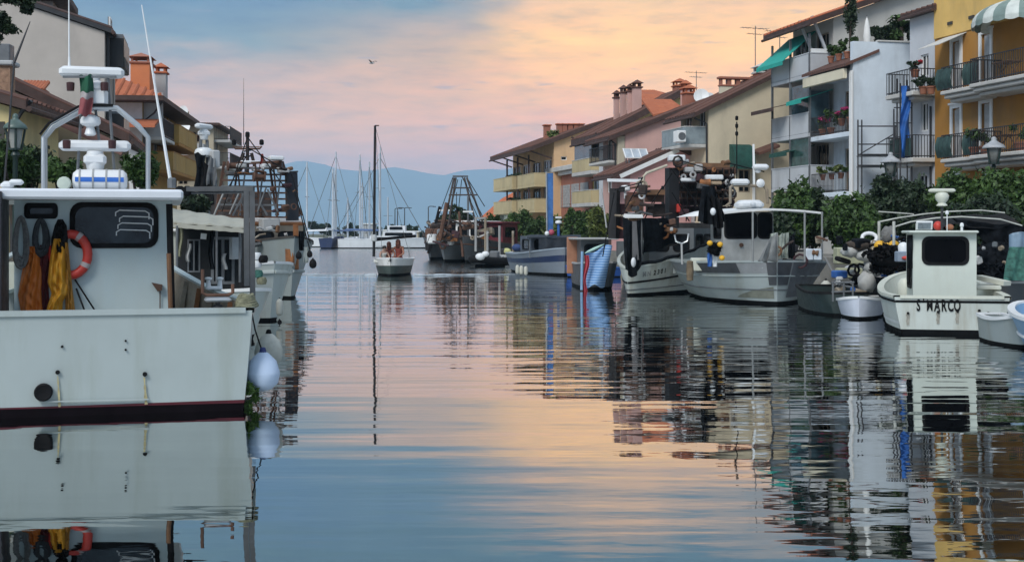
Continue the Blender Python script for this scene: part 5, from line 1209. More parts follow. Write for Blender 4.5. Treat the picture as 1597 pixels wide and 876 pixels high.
a, c = b1.hit(-30, 470, 0, 1.3), b1.hit(18, 452, 0, 1.9); mb = MB().bar(a, c, .09, .05); mb.bar((c.x, c.y, c.z), (c.x, c.y, .75), .06); mb.bar((a.x, a.y, a.z), (a.x, a.y, .75), .06); ob('side_rail', mb, GEL, T, smooth=0)
for (px, D_, lab) in ((8, 19.0, 'cream fish box'),): p = b1.L(px, 440, D_); solo('fish_box', 'cream plastic fish box at the left edge beside the wheelhouse', 'box', MB().cbox(-.2, .2, -.3, .3, 0, .55, .03), CREAMP, b1.W((xc + .4, b1.hit(5, 385, 0, xc).y + .15, 1.25)), b1.a)
solo('net_heap', 'grey heap of nets on the deck left of the wheelhouse', 'net', leaves(900, (0, 0, .25), (.5, .4, .35), .1, 8), NET, b1.W((xc + .2, y1 + .75, .75)), kind=None, smooth=0)
# ---- helpers for clutter on boats
def drape(fn, nu=14, nv=14): return MB().grid(fn, nu, nv, (.01, .01, .01))
def heap(n, c, rad, size, seed): return leaves(n, c, rad, size, seed)
def net_cloth(t, name, pts, m, sag=.15, nu=14, nv=12, seed=0, fold=.05):
    """cloth between four local corners (tl, tr, bl, br) with sag and folds"""
    a, b, c, d = [Vector(p) for p in pts]; n = (b - a).cross(c - a).normalized(); g = random.Random(seed); p1, p2 = g.random() * 6, g.random() * 6
    def fn(u, v):
        q = (a * (1 - u) + b * u) * (1 - v) + (c * (1 - u) + d * u) * v
        return q + n * fold * (math.sin(u * 13 + p1 + v * 2) + .6 * math.sin(u * 23 + p2)) * (.4 + v) + Vector((0, 0, -sag * math.sin(u * math.pi) * (.3 + .7 * v)))
    return ob(name, MB().grid(fn, nu, nv, tuple(n * .012)), m, t, smooth=80)

g_ = random.Random(11)
GEARM = [RUST, mat('brown_black', (.03, .02, .017), .85, .4, 5), mat('dark_maroon', (.045, .016, .022), .8, .4, 5), WOOD, RUSTL, GREYP, SHUTG, mat('black_steel', (.012, .012, .014), .6, .3), DKH, RUST, mat('brown_black', (.03, .02, .017), .85, .4, 5), WOODD]
def gear(bt, n, x0, x1, y0, y1, D0, D1, sc, ms=None):
    for i in range(n):
        px, py, D = g_.uniform(x0, x1), g_.uniform(y0, y1), g_.uniform(D0, D1); c = bt.L(px, py, D); m = g_.choice(ms or GEARM); k = g_.random(); w, hh = sc * g_.uniform(.10, .38), sc * g_.uniform(.06, .2)
        if m in (GREYP, SHUTG): w *= .5; hh *= .6
        if k < .4: mb = MB().cbox(-w * .6, w * .6, -w, w, -hh, hh, .03)
        elif k < .65: mb = MB().tube([(0, -w * 1.6, -hh * g_.uniform(-1, 1)), (0, 0, .02), (0, w * 1.6, hh * g_.uniform(-1, 1))], sc * .045, 6)
        elif k < .85: mb = MB().lathe([(.02, -w), (hh * .9, -w), (hh, -w * .8), (hh * .7, 0), (hh, w * .8), (hh * .9, w), (.02, w)], (0, 0, 0), 10, 'y')
        else: mb = MB().tube([(0, w * .7 * math.cos(q * .785), w * .7 * math.sin(q * .785)) for q in range(8)], sc * .05, 6, closed=True)
        ob('deck_gear', mb, m, bt.t, loc=c, rot=(g_.uniform(-.3, .3), g_.uniform(-.2, .2), g_.uniform(-.5, .5)))
# ---- fore part of the white boat: timbered bulwark, awning, shelter and gallows
for i in range(12):
    u = .10 + i * .07; q_, r_ = b1.P(u, 1, -1), b1.P(u, .62 / b1.sh(u), -1); w = .11
    ob('frame_timber', MB().bar((q_.x, q_.y + w, q_.z - .03), (r_.x, r_.y + w + .05, .63), .07, .09), WOODD if i not in (3, 6) else mat('bare_orange_wood', (.30, .13, .05), .8, .25, 4), T, smooth=0)
h = Vector((.57, -.82)); bow = Vector((-5.35, 25.9)); L_ = 6.6
b2 = Boat('fishing_boat', 'low dark boat with cream awning and dark shelter moored beyond the big white boat', 'fishing boat', bow - h.normalized() * L_, h)
b2.hull(L_, 2.6, .85, .2, .1, .85, 2.4, 1.7, .3, .8, .1, .4, GEL2, ANTIB, WHITE, .1)
NA = [b2.L(269, 346, 26.5), b2.L(380, 354, 25.6)]; FA = [b2.L(269, 326, 30.4), b2.L(380, 347, 28.6)]
def aw(u, v): a, c = NA[0].lerp(NA[1], u), FA[0].lerp(FA[1], u); return a.lerp(c, v) + Vector((0, 0, .12 * math.sin(v * math.pi) + .012 * math.sin(u * 26 + v * 3)))
CANV = mat('cream_canvas', (.36, .36, .31), .9, .12, 2, dirt=(.22, .21, .15), damt=.5)
ob('awning', MB().grid(aw, 20, 8, (0, 0, -.03)), CANV, b2.t); ob('awning_valance', MB().grid(lambda u, v: NA[0].lerp(NA[1], u) + b2.I.to_3x3() @ Vector((0, -.015, -.035 - .08 * v - .004 * math.sin(u * 40))), 24, 2, tuple(b2.I.to_3x3() @ Vector((0, .012, 0)))), CANV, b2.t)
for px in (276, 338, 374): ob('awning_post', MB().tube([b2.L(px, 352, 26.3), b2.L(px, 440, 26.3)], .025, 6), GREYM, b2.t)
DKW = mat('dark_wheelhouse', (.016, .018, .02), .6, .2, spec=.2)
sx0, sx1, szt = pt(274, 350, 27.2), pt(373, 350, 27.2), Zat(352, 27.2)
mb = MB(); ow = [(.25, .52, .95, 1.65), (.75, 1.25, .7, 1.7)]; panel(mb, b2.I @ Vector((sx0.x, 27.2, .4)), b2.I.to_3x3() @ Vector((1, 0, 0)), b2.I.to_3x3() @ Vector((0, -1, 0)), sx1.x - sx0.x, szt - .4, ow, .08)
for q0, q1 in ((sx0, (sx0.x, 28.6)), (sx1, (sx1.x, 28.6))): a, c = b2.I @ Vector((q0.x, 27.2, .4)), b2.I @ Vector((q1[0], q1[1], .4)); mb.add([a, c, c + Vector((0, 0, szt - .4)), a + Vector((0, 0, szt - .4))], [(0, 1, 2, 3)])
ob('shelter', mb, DKW, b2.t, smooth=0)
for o_ in ow: window(b2.t, b2.I @ Vector((sx0.x, 27.2, .4)), b2.I.to_3x3() @ Vector((1, 0, 0)), b2.I.to_3x3() @ Vector((0, -1, 0)), o_, frame=GREYM, bars=1, dep=.06)
ob('notice_board', MB().bar(b2.L(313, 368, 27), b2.L(322, 369, 27), .02, .12), WHITE, b2.t, smooth=0); ob('locker', MB().bar(b2.L(367, 370, 26.8), b2.L(367, 404, 26.8), .2, .16), mat('grey_locker', (.34, .36, .37), .6, .15), b2.t, smooth=0)
for k, (px, y0_, y1_, m) in enumerate(((281, 352, 400, ROPEG), (294, 380, 408, GREYP), (330, 360, 420, NET), (350, 395, 420, GREYP))): ob('hanging_gear', MB().grid(lambda u, v: b2.L(px - 3 + 6 * u + 2 * math.sin(v * 5 + k), y0_ + (y1_ - y0_) * v, 26.9 + .03 * math.sin(u * 7)), 4, 8, tuple(b2.I.to_3x3() @ Vector((0, .02, 0)))), m, b2.t, smooth=80)
for p0, p1 in (((384, 298), (385, 446)), ((393, 298), (394, 468))): ob('gallows_post', MB().bar(b1.L(*p0, 18.6), b1.L(*p1, 18.5), .075), mat('gallows_grey', (.10, .105, .11), .6, .2), T, smooth=0)
ob('gallows_beam', MB().bar(b1.L(292, 295, 18.8), b1.L(396, 294, 18.6), .07, .07), MATS['gallows_grey'], T, smooth=0); ob('gallows_beam', MB().bar(b1.L(292, 301, 18.82), b1.L(390, 300, 18.62), .03, .035), MATS['gallows_grey'], T, smooth=0)
for k, (px, py) in enumerate(((281, 296), (292, 296))): ob('pulley_block', MB().lathe([(.05, -.03), (.08, -.02), (.08, .02), (.05, .03)], b1.L(px, py + 2, 18.8), 10, 'x'), BLACK, T)
mb = MB(); mb.cbox(-.1, .1, -.12, .12, 0, .06, .02)
for s_ in (-.085, .085): mb.lathe([(.04, 0), (.03, .11), (.055, .13), (.055, .15), (.02, .16)], (0, s_, .04), 10)
q_ = min((b1.P(i / 60, 1, -1) for i in range(5, 55)), key=lambda v: abs((b1.M @ v).x / (b1.M @ v).y - (342 - CX) / F)); ob('mooring_bitts', mb, PLASTW, T, loc=(q_.x, q_.y + .06, q_.z + .03))
for i, (px, py, m) in enumerate(((400, 398, PLASTW), (400, 410, PLASTW), (410, 402, BLACK), (402, 425, NETG), (408, 436, ROPEG))):
    tag(ob('deck_gear', MB().lathe([(.02, 0), (.08, .01), (.095, .08), (.075, .13), (.03, .14)], (0, 0, 0), 10), m, None, loc=pt(px, py + 8, 22.5)), ['round white tub on the white boat foredeck beside the grey gallows', 'lower round white tub on the white boat foredeck by the gallows', 'black tub beside the two white tubs on the white boat foredeck', 'green bundle below the white tubs on the white boat foredeck', 'olive bundle at the foot of the gallows posts'][i], 'tub')
# ---- third boat: white, round bow
h = Vector((.62, -.78)); bow = Vector((-6.0, 31.8)); L_ = 6.5
b3 = Boat('fishing_boat', 'small white boat with thick rounded bow rim beside the rusty trawler', 'fishing boat', bow - h.normalized() * L_, h)
b3.hull(L_, 2.9, 1.15, .3, .1, .85, 2.6, 2.0, .25, .78, .06, .5, GEL2, ANTIB, WHITE, .16, inner=WOOD, rub=[(.84, .055, GEL2)])
b3.house(1.2, 3.0, -.9, .9, .5, 2.2, GEL2, {'r': [(1.5, 2.6, 1.5, 2.0)], 'b': [(-.6, .6, 1.5, 2.0)]})
ob('wheelhouse_roof', MB().cbox(1.0, 3.3, -1.05, 1.05, 2.201, 2.29, .03), WHITE, b3.t)
a = b3.L(318, 300, 36.5); a2 = b3.L(322, 218, 36.5)
for dx in (-.16, .16): ob('mast_leg', MB().tube([(a.x, a.y + dx, 2.28), (a.x, a.y + dx * .6, a2.z)], .05, 8), GREYM, b3.t)
open_radar(b3.t, (a.x, a.y, a2.z + .0), .72, .5); dome_radar(b3.t, (a.x, a.y, a2.z - .75 + .25), .26, name='radar_dome')
p = b3.L(334, 262, 36.4); ob('satellite_box', MB().cbox(p.x - .15, p.x + .15, p.y - .12, p.y + .12, p.z, p.z + .5, .03), GREYP, b3.t)
for i, (px, y0_, y1_, w, m) in enumerate(((312, 240, 300, 9, NET), (321, 255, 318, 10, BLACK), (330, 245, 290, 7, mat('grey_cloth', (.13, .14, .15), .9, .3, 5)))):
    o_ = pt(px, y0_, 36.2); d_ = 36.2 / F; mb = MB().grid(lambda u, v: ((u - .5) * w * 2 * d_ * (1 - .3 * math.sin(v * 4 + i)), .06 * math.sin(u * 9 + v * 4), -v * (y1_ - y0_) * d_ + .05 * math.sin(u * 6)), 8, 10, (0, .015, 0))
    solo('hanging_oilskin', ['dark net bundle hanging left under the radar mast', 'black oilskin hanging longest below the radar mast', 'grey cloth hanging right under the radar mast'][i], 'oilskin', mb, m, o_, smooth=80)
fender('pale sausage fender hanging on the bow of the small white boat', pt(436, 479, 31.4), .085, .42, BUOYW)
fender('dark old fender just above the water on the small white boat', pt(436, 507, 31.3), .06, .28, BLACK)

# ---- rusty trawler
h = Vector((.42, -.91)); bow = Vector((-7.35, 42.6)); L_ = 12.5
b4 = Boat('trawler', 'rusty grey-white trawler with lattice rig and mast beside the left quay', 'trawler', bow - h.normalized() * L_, h)
b4.hull(L_, 4.0, 1.6, .45, .2, .85, 2.4, 1.35, .5, .72, .06, .8, GELG, ANTIB, mat('dark_rim', (.06, .055, .05), .7, .3), .14, rub=[(.45, .06, GELG)])
b4.house(3.0, 8.6, -1.5, 1.5, .8, 2.55, mat('brown_stained_paint', (.36, .30, .23), .7, .2, 2, dirt=(.10, .05, .03), damt=.7), {'b': [(-1.3, -.5, 1.6, 2.2), (-.3, .4, 1.6, 2.2), (.6, 1.3, 1.6, 2.2)], 'r': [(7.2, 8.2, 1.5, 2.2), (5.6, 6.6, 1.5, 2.2)], 'l': [(7.2, 8.2, 1.5, 2.2)]})
ob('upper_deck', MB().cbox(2.6, 8.4, -1.55, 1.55, 2.551, 2.72, .03), WHITE, b4.t); mb = MB().cbox(2.55, 8.62, -1.57, 1.57, 2.44, 2.55, .02); ob('fascia', mb, RUSTL, b4.t)
def q4(px, py, D=44.5): return b4.L(px, py, D)
for i in range(9):
    y = 262 + i * 9.5; x0_, x1_ = 352 - (y - 255) * .22, 448 + (y - 255) * .13
    ob('lattice_rung', MB().bar(q4(x0_, y), q4(x1_, y + 1), .07 if i % 2 else .11, .06), RUST if i % 3 else GREYM, b4.t, smooth=0)
for p0, p1, w in (((350, 252), (336, 338), .09), ((372, 252), (360, 338), .06), ((440, 252), (466, 338), .09), ((420, 255), (432, 338), .07), ((398, 258), (408, 338), .06), ((446, 285), (471, 336), .09)): ob('lattice_post', MB().bar(q4(*p0), q4(*p1), w), RUST, b4.t, smooth=0)
for p0, p1 in (((349, 300), (333, 337)), ((374, 298), (358, 334)), ((382, 300), (363, 336)), ((415, 292), (402, 330)), ((417, 295), (433, 330)), ((406, 318), (417, 336))): ob('stay', MB().tube([q4(*p0, 43.6), q4(*p1, 43.6)], .035, 5), GREYM if p0[0] > 380 else STEELW, b4.t)
ob('winch_house', MB().cbox(3.4, 6.4, -.9, .9, 2.721, 3.7, .03), mat('sooty_steel', (.035, .026, .024), .85, .4, 3), b4.t)
for x, y, z, w in ((366, 259, 44.2, .5), (424, 258, 44.2, .6), (404, 276, 44, .4)): p = q4(x, y, z); ob('net_drum', MB().lathe([(.17, -w / 2), (.17, -w / 2 + .04), (.09, -w / 2 + .05), (.09, w / 2 - .05), (.17, w / 2 - .04), (.17, w / 2)], p, 12, 'y'), RUST, b4.t)
ob('lattice_top', MB().bar(q4(357, 256), q4(440, 252), .10, .08), MATS['black_brown_steel'] if 'black_brown_steel' in MATS else RUST, b4.t, smooth=0)
for k in range(6): px = 440 - k * 14; ob('lattice_diagonal', MB().bar(q4(px, 254, 44.3), q4(px - 10 + 9 * (k % 2) * 2, 336, 44.3), .05), RUST if k % 2 else GREYM, b4.t, smooth=0)
for k, (px, py, w) in enumerate(((430, 250, .5), (442, 270, .35), (362, 274, .4), (414, 262, .3), (376, 262, .3))): ob('deck_gear', MB().cbox(-.2, .2, -w / 2, w / 2, 0, .14, .03), (PLASTW, GREYP, DKH)[k % 3], b4.t, loc=q4(px, py, 44.1))
m0, m1 = q4(386, 272, 45), q4(386, 214, 45); mb = MB(); mb.tube([m0, m1], .06, 8)
for s_ in (-1, 1): mb.tube([(m0.x, m0.y + s_ * .32, m0.z), (m1.x, m1.y + s_ * .14, m1.z - .55)], .06, 6)
for k in range(5): zz = m0.z + k * .2; w = .3 - k * .04; mb.bar((m0.x, m0.y - w, zz), (m0.x, m0.y + w, zz + .06), .05)
ob('mast', mb, mat('black_brown_steel', (.025, .016, .014), .7, .3), b4.t)
c0 = q4(386, 232, 45); mb = MB(); mb.tube([q4(364, 228, 45), q4(367, 232, 45), q4(405, 232, 45), q4(408, 228, 45)], .035, 6); mb.bar(q4(367, 229, 45), q4(405, 229, 45), .03); ob('crosstree', mb, RUST, b4.t)
for px, py in ((365, 222), (408, 222), (386, 210)): p = q4(px, py, 45); ob('navigation_light', MB().lathe([(.04, 0), (.08, .02), (.08, .16), (.04, .2)], (p.x, p.y, p.z - .1), 8), BLACK, b4.t)
whip(b4.t, q4(380, 226, 45), q4(380, 122, 45), .014, BLACK); ob('radar', MB().cbox(-.07, .07, -.55, .55, 0, .09, .02), PLASTW, b4.t, loc=q4(400, 255, 44.6)); dome_radar(b4.t, q4(399, 267, 44.6), .15)
p = q4(408, 240, 44.4); solo('pennant', 'small dark red pennant on a stick beside the trawler mast', 'flag', MB().grid(lambda u, v: ((u - .5) * .12 + .03 * math.sin(v * 5), .05 * math.sin(u * 5), -v * .5), 4, 6, (0, .01, 0)), mat('pennant_red', (.20, .03, .025), .8), b4.W(p))
ob('funnel', MB().bar(q4(456, 344, 44.5), q4(454, 270, 44.5), .36, .36), mat('black_blue_steel', (.02, .022, .03), .6, .25), b4.t, smooth=0); ob('funnel_cap', MB().bar(q4(453.6, 270, 44.5), q4(453.4, 267.5, 44.5), .41), DARK, b4.t, smooth=0)
ob('stanchion', MB().bar(q4(462, 420, 42.6), q4(461, 350, 42.6), .14), RUSTL, b4.t, smooth=0)
for k, (px, py, w, hh, m) in enumerate(((470, 360, 4, 30, NET), (477, 385, 4, 24, GELG), (452, 388, 7, 26, RUSTL))):
    net_cloth(b4.t, 'hanging_net', [q4(px - w, py, 42.3), q4(px + w, py, 42.3), q4(px - w, py + hh, 42.3), q4(px + w, py + hh, 42.3)], m, .02, 6, 6, k, .04)
for k, (px, py, r) in enumerate(((488, 411, .12), (483, 396, .09), (466, 398, .10))): fender(['black tyre-like fender at the tip of the rusty trawler bow', 'small black fender above the one at the trawler bow tip', 'black fender at the left of the rusty trawler bow'][k], pt(px, py, 41.6), r, r * 2.6, BLACK, group='black fenders on the rusty trawler')
ob('crate', MB().cbox(-.3, .3, -.3, .3, 0, .45, .03), GREYP, b4.t, loc=b4.L(420, 352, 44) - Vector((0, 0, .2)))

# ================= right bank
# ---- small white boat with black lettering on its transom
u_ = Vector((.20, .98))
st = pt(1484, 520, 27.6)
sm = Boat('motor_boat', 'white open boat S MARCO moored stern-on with a boxy cuddy', 'motor boat', (st.x, st.y), u_)
sm.hull(4.7, 2.66, .80, .42, 0, .89, 2.6, 2.0, .2, .86, .1, .32, GEL2, ANTIB, CREAMP, .13, inner=CREAMP, mid=.42, rub=[(.88, .026, ANTIB)], tr=.02, stripe=[(.26, .34, mat('pale_hull_band', (.60, .62, .62), .5, .06))])
p0, p1 = sm.hit(1428, 478, 0, 0), sm.hit(1496, 476, 0, 0); TXM = Matrix(((0, 0, -1, 0), (-1, 0, 0, 0), (0, 1, 0, 0), (0, 0, 0, 1)))
wd = abs(p0.y - p1.y); zc = (p0.z + p1.z) / 2
for k, chx in enumerate("S'MARCO"):
    f = (.06, .18, .32, .49, .645, .80, .95)[k]; y = p0.y + (p1.y - p0.y) * f
    text('letter', chx, sm.t, Matrix.Translation((-.032, y, zc + (.06 if chx == "'" else 0))) @ TXM, .34, BLACK, .52, .004 if chx == 'M' else .010)
for px, py, r in ((1463, 486, .03), (1493, 485, .028), (1527, 484, .03), (1541, 488, .03), (1416, 488, .028)):
    p = sm.hit(px, py, 0, 0); ob('scupper', MB().lathe([(r, -.03), (r, .008), (.002, .008)], (-.022, p.y, p.z), 10, 'x'), BLACK, sm.t)
    n_ = 6; mb = MB(); V = []
    for i in range(n_ + 1): V += [(-.024, p.y + .035 * (1 + .3 * math.sin(i * 2)), p.z - .26 * i / n_), (-.024, p.y - .03 * (1 + .2 * math.sin(i)), p.z - .26 * i / n_)]
    mb.add(V, [(2 * i, 2 * i + 1, 2 * i + 3, 2 * i + 2) for i in range(n_)]); ob('stain_streak', mb, mat('grey_brown_stain', (.30, .29, .25), .7, .25, 9), sm.t, smooth=0)
xc = 1.2; a, c = sm.hit(1424, 455, 0, xc), sm.hit(1523, 455, 0, xc); zt = sm.hit(1470, 364, 0, xc).z
def so(x0, x1, ya_, yb_): p, q_ = sm.hit(x0, yb_, 0, xc), sm.hit(x1, ya_, 0, xc); return (p.y, q_.y, p.z, q_.z)
CUD = paint('cuddy_paint', (.57, .62, .56), .45, (.4, .38, .3), .3)
sm.house(xc, xc + 1.5, c.y, a.y, .32, zt, CUD, {'s': [so(1440, 1509, 371, 411)], 'r': [(xc + .25, xc + 1.2, .95, zt - .15)], 'l': [(xc + .25, xc + 1.2, .95, zt - .15)]}, name='cuddy', pane=mat('black_glass', (.003, .003, .004), .2, .3, spec=.08))
p = sm.hit(1418, 362, 0, xc - .2); q_ = sm.hit(1527, 362, 0, xc - .2); ob('cuddy_roof', MB().cbox(xc - .2, xc + 1.7, q_.y, p.y, zt + .001, zt + .065, .025), CUD, sm.t)
zr_ = zt + .065
def onroof(px, x): v = sm.hit(px, 360, 0, x); return Vector((x, v.y, zr_))
p = onroof(1469, xc + .6); z2_ = sm.hit(1468, 322, 0, xc + .6).z; mb = MB().tube([p, (p.x, p.y, z2_)], .03, 8); ob('radar_post', mb, DARK, sm.t)
ob('radar_pedestal', MB().lathe([(.06, 0), (.13, .02), (.08, .08), (.14, .16), (.16, .24), (.13, .30), (.05, .33)], (p.x, p.y, z2_), 14), CREAMP, sm.t); ob('radar_scanner', MB().cbox(-.05, .05, -.30, .30, 0, .09, .03), CREAMP, sm.t, loc=(p.x, p.y, z2_ + .32), rot=(0, 0, .1))
p = onroof(1500, xc + .4); ob('roof_light', MB().lathe([(.03, 0), (.03, .06), (.02, .07), (.045, .1), (.04, .16), (.01, .18)], p, 10), PLASTW, sm.t); p = onroof(1477, xc + .5); ob('roof_light', MB().lathe([(.01, 0), (.012, .36), (.04, .38), (.04, .44), (.01, .46)], p, 10), PLASTW, sm.t)
p = onroof(1441, xc + .2); t_ = thing('solar_panel', 'small white framed panel tilted on the roof of the S MARCO cuddy', 'solar panel', sm.W(p), sm.a); M_ = Matrix.Rotation(R(-28), 4, 'Y')
ob('frame', MB().cbox(-.02, .02, -.18, .18, 0.02, .24, .01).xf(M_), PLASTW, t_); ob('panel', MB().cbox(-.03, -.021, -.14, .14, .05, .21, .003).xf(M_), mat('grey_cell', (.20, .24, .28), .3, .2), t_)
p = onroof(1463, xc + .75); solo('buoy', 'round red buoy on the roof of the S MARCO cuddy', 'buoy', MB().ball((0, 0, .11), .11), REDP, sm.W(p))
p = onroof(1481, xc + .8); solo('buoy', 'orange brown buoy beside the red one on the S MARCO cuddy', 'buoy', MB().ball((0, 0, .08), .09, sq=(1, 1.3, .8)), mat('orange_brown_buoy', (.35, .13, .06), .6), sm.W(p))
ob('thwart', MB().cbox(2.0, 3.1, -1.35, -.8, .88, .98, .02), CREAMP, sm.t); a, c = sm.L(1526, 432, 30), sm.L(1571, 442, 29.4); mb = MB().bar(a, c, .3, .10); ob('side_bench', mb, CREAMP, sm.t, smooth=0)
mb = MB().lathe([(.02, 0), (.18, .02), (.2, .3), (.12, .42), (.02, .45)], sm.L(1412, 462, 30.5), 10); ob('cushion', mb, CREAMP, sm.t)
for px, y0_ in ((1424, 412), (1422, 405)): p = sm.L(px, 368, 28.9)
mb = MB().grid(lambda u, v: sm.L(1417 + 7 * u, 366 + 52 * v, 28.9) + Vector((.05 * math.sin(v * 6 + u * 5), .03 * math.sin(u * 8), 0)), 6, 10, (.02, .02, 0)); ob('hanging_net', mb, NET, sm.t, smooth=80)

# ---- big pale boat with canopy, bow to the camera
bw = pt(1212, 475, 38.9); hd = Vector((.035, -1))
bg = Boat('fishing_boat', 'big blunt-bowed grey-white boat with canopy over its dark wheelhouse window', 'fishing boat', Vector((bw.x, bw.y)) - hd.normalized() * 6.4, hd)
bg.hull(6.4, 4.7, 1.22, .10, 0, .96, 2.6, 1.35, .0, .66, .09, .75, GELG, ANTIB, GELG, .1, n=22, stripe=[(.72, .96, mat('grey_top_band', (.21, .225, .24), .5, .12))], rub=[(.66, .03, GELG), (.34, .02, MIDH)])
# dark grey and olive panels laid over the bow flare
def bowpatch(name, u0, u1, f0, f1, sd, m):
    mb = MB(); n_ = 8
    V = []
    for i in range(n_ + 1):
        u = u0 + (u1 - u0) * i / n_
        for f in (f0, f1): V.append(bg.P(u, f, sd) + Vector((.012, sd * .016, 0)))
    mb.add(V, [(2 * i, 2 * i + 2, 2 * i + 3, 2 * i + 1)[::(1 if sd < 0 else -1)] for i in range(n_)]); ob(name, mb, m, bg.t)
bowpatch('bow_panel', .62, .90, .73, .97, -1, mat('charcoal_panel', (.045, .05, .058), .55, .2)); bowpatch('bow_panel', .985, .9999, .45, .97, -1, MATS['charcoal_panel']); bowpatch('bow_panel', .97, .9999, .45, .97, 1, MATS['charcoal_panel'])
bowpatch('bow_panel', .55, .965, .16, .97, 1, mat('slate_grey_paint', (.10, .11, .125), .55, .25))
mb = MB(); V = []
for i in range(13):
    u = .82 + .175 * i / 12; k = math.sin(math.pi * min(1, i / 9) * .5)
    for f in (.14, .14 + .27 * (i / 12) ** .8): V.append(bg.P(u, f, -1) + Vector((0, -.014, 0)))
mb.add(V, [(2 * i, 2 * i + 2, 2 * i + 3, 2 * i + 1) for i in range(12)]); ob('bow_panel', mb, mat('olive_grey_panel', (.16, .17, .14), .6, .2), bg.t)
xb = 3.3; a, c = bg.hit(1128, 400, 0, xb), bg.hit(1206, 400, 0, xb); zf = bg.hit(1170, 330, 0, xb).z; zs_ = bg.hit(1170, 371, 0, xb).z
y0, y1 = sorted((a.y, c.y))
bg.house(xb - 2.2, xb, y0, y1, .75, zf, mat('wheelhouse_grey', (.42, .43, .42), .5, .1, dirt=(.2, .2, .17), damt=.3), {'b': [(y0 + .06, (y0 + y1) / 2 + .26, zs_, zf - .06), ((y0 + y1) / 2 + .34, y1 - .06, zs_, zf - .06)], 'l': [(xb - 1.6, xb - .3, zs_, zf - .06)], 'r': [(xb - 1.6, xb - .3, zs_, zf - .06)]}, pane=MATS['black_glass'])
p = bg.hit(1156, 382, 0, xb + .02); ob('hull_fitting', MB().lathe([(.03, 0), (.07, .01), (.07, .05), (.02, .07)], p, 10, 'x'), RUST, bg.t)
cl, cr = bg.hit(1128, 333, 0, xb + .8), bg.hit(1281, 329, 0, xb + .8); zc_ = (cl.z + cr.z) / 2
ya_, yb_ = sorted((cl.y, cr.y))
mb = MB().grid(lambda u, v: (xb - 2.6 + 3.6 * v, ya_ + (yb_ - ya_) * u, zc_ + .16 * math.sin(math.pi * (u * .8 + .1)) + .05 - .10 * v), 14, 6, (0, 0, -.06)); ob('canopy', mb, mat('white_canopy', (.70, .71, .70), .6, .05), bg.t)
for px, D_ in ((1174, 37.6), (1255, 38.6), (1282, 40)): ob('canopy_post', MB().tube([bg.L(px, 330, D_), bg.L(px, 408, D_)], .032, 8), mat('grey_post', (.22, .23, .23), .6, .1), bg.t)
a, c = bg.L(1075, 335, 42.5), bg.L(1128, 328, 42); mb = MB().poly([bg.L(1066, 338, 43), bg.L(1110, 336, 42.6), bg.L(1112, 326, 42.6), bg.L(1094, 329, 43)], (-1.5, 0, 0)); ob('side_canopy', mb, MATS['white_canopy'], bg.t, smooth=0)
p = bg.hit(1168, 318, 0, xb - .6); dome = MB().cbox(p.x - .5, p.x + .5, p.y - .42, p.y + .42, zc_ + .1, zc_ + .42, .12); ob('roof_hatch', dome, PLASTW, bg.t); ob('search_light', MB().ball((p.x + .6, p.y, zc_ + .28), .09), PLASTW, bg.t)
mb = MB(); 
for px0 in ((1135, 320), (1138, 286)): pass
mb.tube([bg.L(1132, 322, 41), bg.L(1139, 316, 41), bg.L(1139, 292, 41), bg.L(1143, 289, 41), bg.L(1190, 290, 41), bg.L(1196, 296, 41), bg.L(1197, 318, 41)], .05, 8); ob('roof_frame', mb, WOODD, bg.t)
p = bg.L(1154, 289, 41); ob('radar', MB().cbox(p.x - .2, p.x + .2, p.y - .28, p.y + .28, p.z, p.z + .2, .06), PLASTW, bg.t); p = bg.L(1186, 265, 41); ob('radar', MB().cbox(p.x - .2, p.x + .2, p.y - .24, p.y + .24, p.z, p.z + .18, .06), PLASTW, bg.t)
ob('radar_post', MB().bar(bg.L(1176, 290, 41), bg.L(1175, 225, 41), .06), WHITE, bg.t, smooth=0); ob('antenna', MB().tube([bg.L(1149, 289, 41.2), bg.L(1149, 190, 41.2)], [.02, .02], 5), BLACK, bg.t)
for k in range(3): p = bg.L(1149, (188, 200, 212)[k], 41.2); ob('antenna_fitting', MB().lathe([(.03, 0), (.05, .03), (.05, .12), (.02, .15)], p, 8), BLACK, bg.t)
p = bg.L(1185, 286, 41); ob('horn', MB().lathe([(.02, 0), (.12, .02), (.14, .10), (.08, .14), (.03, .15)], p, 12, 'x'), PLASTW, bg.t); p = bg.L(1182, 270, 41); ob('horn', MB().lathe([(.04, 0), (.1, .04), (.08, .10), (.02, .12)], p, 12), PLASTW, bg.t)
ob('forked_rest', MB().tube([bg.hit(1052, 366, 0, 3.4), bg.hit(1054, 376, 0, 3.4), bg.hit(1063, 380, 0, 3.4), bg.hit(1072, 376, 0, 3.4), bg.hit(1074, 364, 0, 3.4)], .03, 7), STEELW, bg.t); ob('rest_post', MB().tube([bg.hit(1063, 380, 0, 3.4), bg.hit(1064, 412, 0, 3.4)], .035, 7), GREYP, bg.t)
net_cloth(bg.t, 'black_net_bundle', [bg.L(1096, 290, 40), bg.L(1114, 288, 40), bg.L(1088, 345, 40), bg.L(1132, 345, 40)], NET, .1, 12, 14, 4, .10)
net_cloth(bg.t, 'black_net_bundle', [bg.L(1104, 300, 39.8), bg.L(1122, 310, 39.8), bg.L(1112, 352, 39.8), bg.L(1130, 352, 39.8)], BLACK, .1, 12, 12, 6, .10)
p = bg.L(1112, 330, 39.5); ob('float_ball', MB().ball(p, .09, sq=(1, 1, 1.3)), PLASTW, bg.t)
t_ = bg.W(bg.L(1114, 388, 38.6)); solo('oilskin_bundle', 'black and yellow oilskin bundle hanging at the bow of the blunt-bowed boat', 'oilskins', leaves(700, (0, 0, 0), (.25, .2, .25), .1, 12), BLACK, t_, smooth=0)
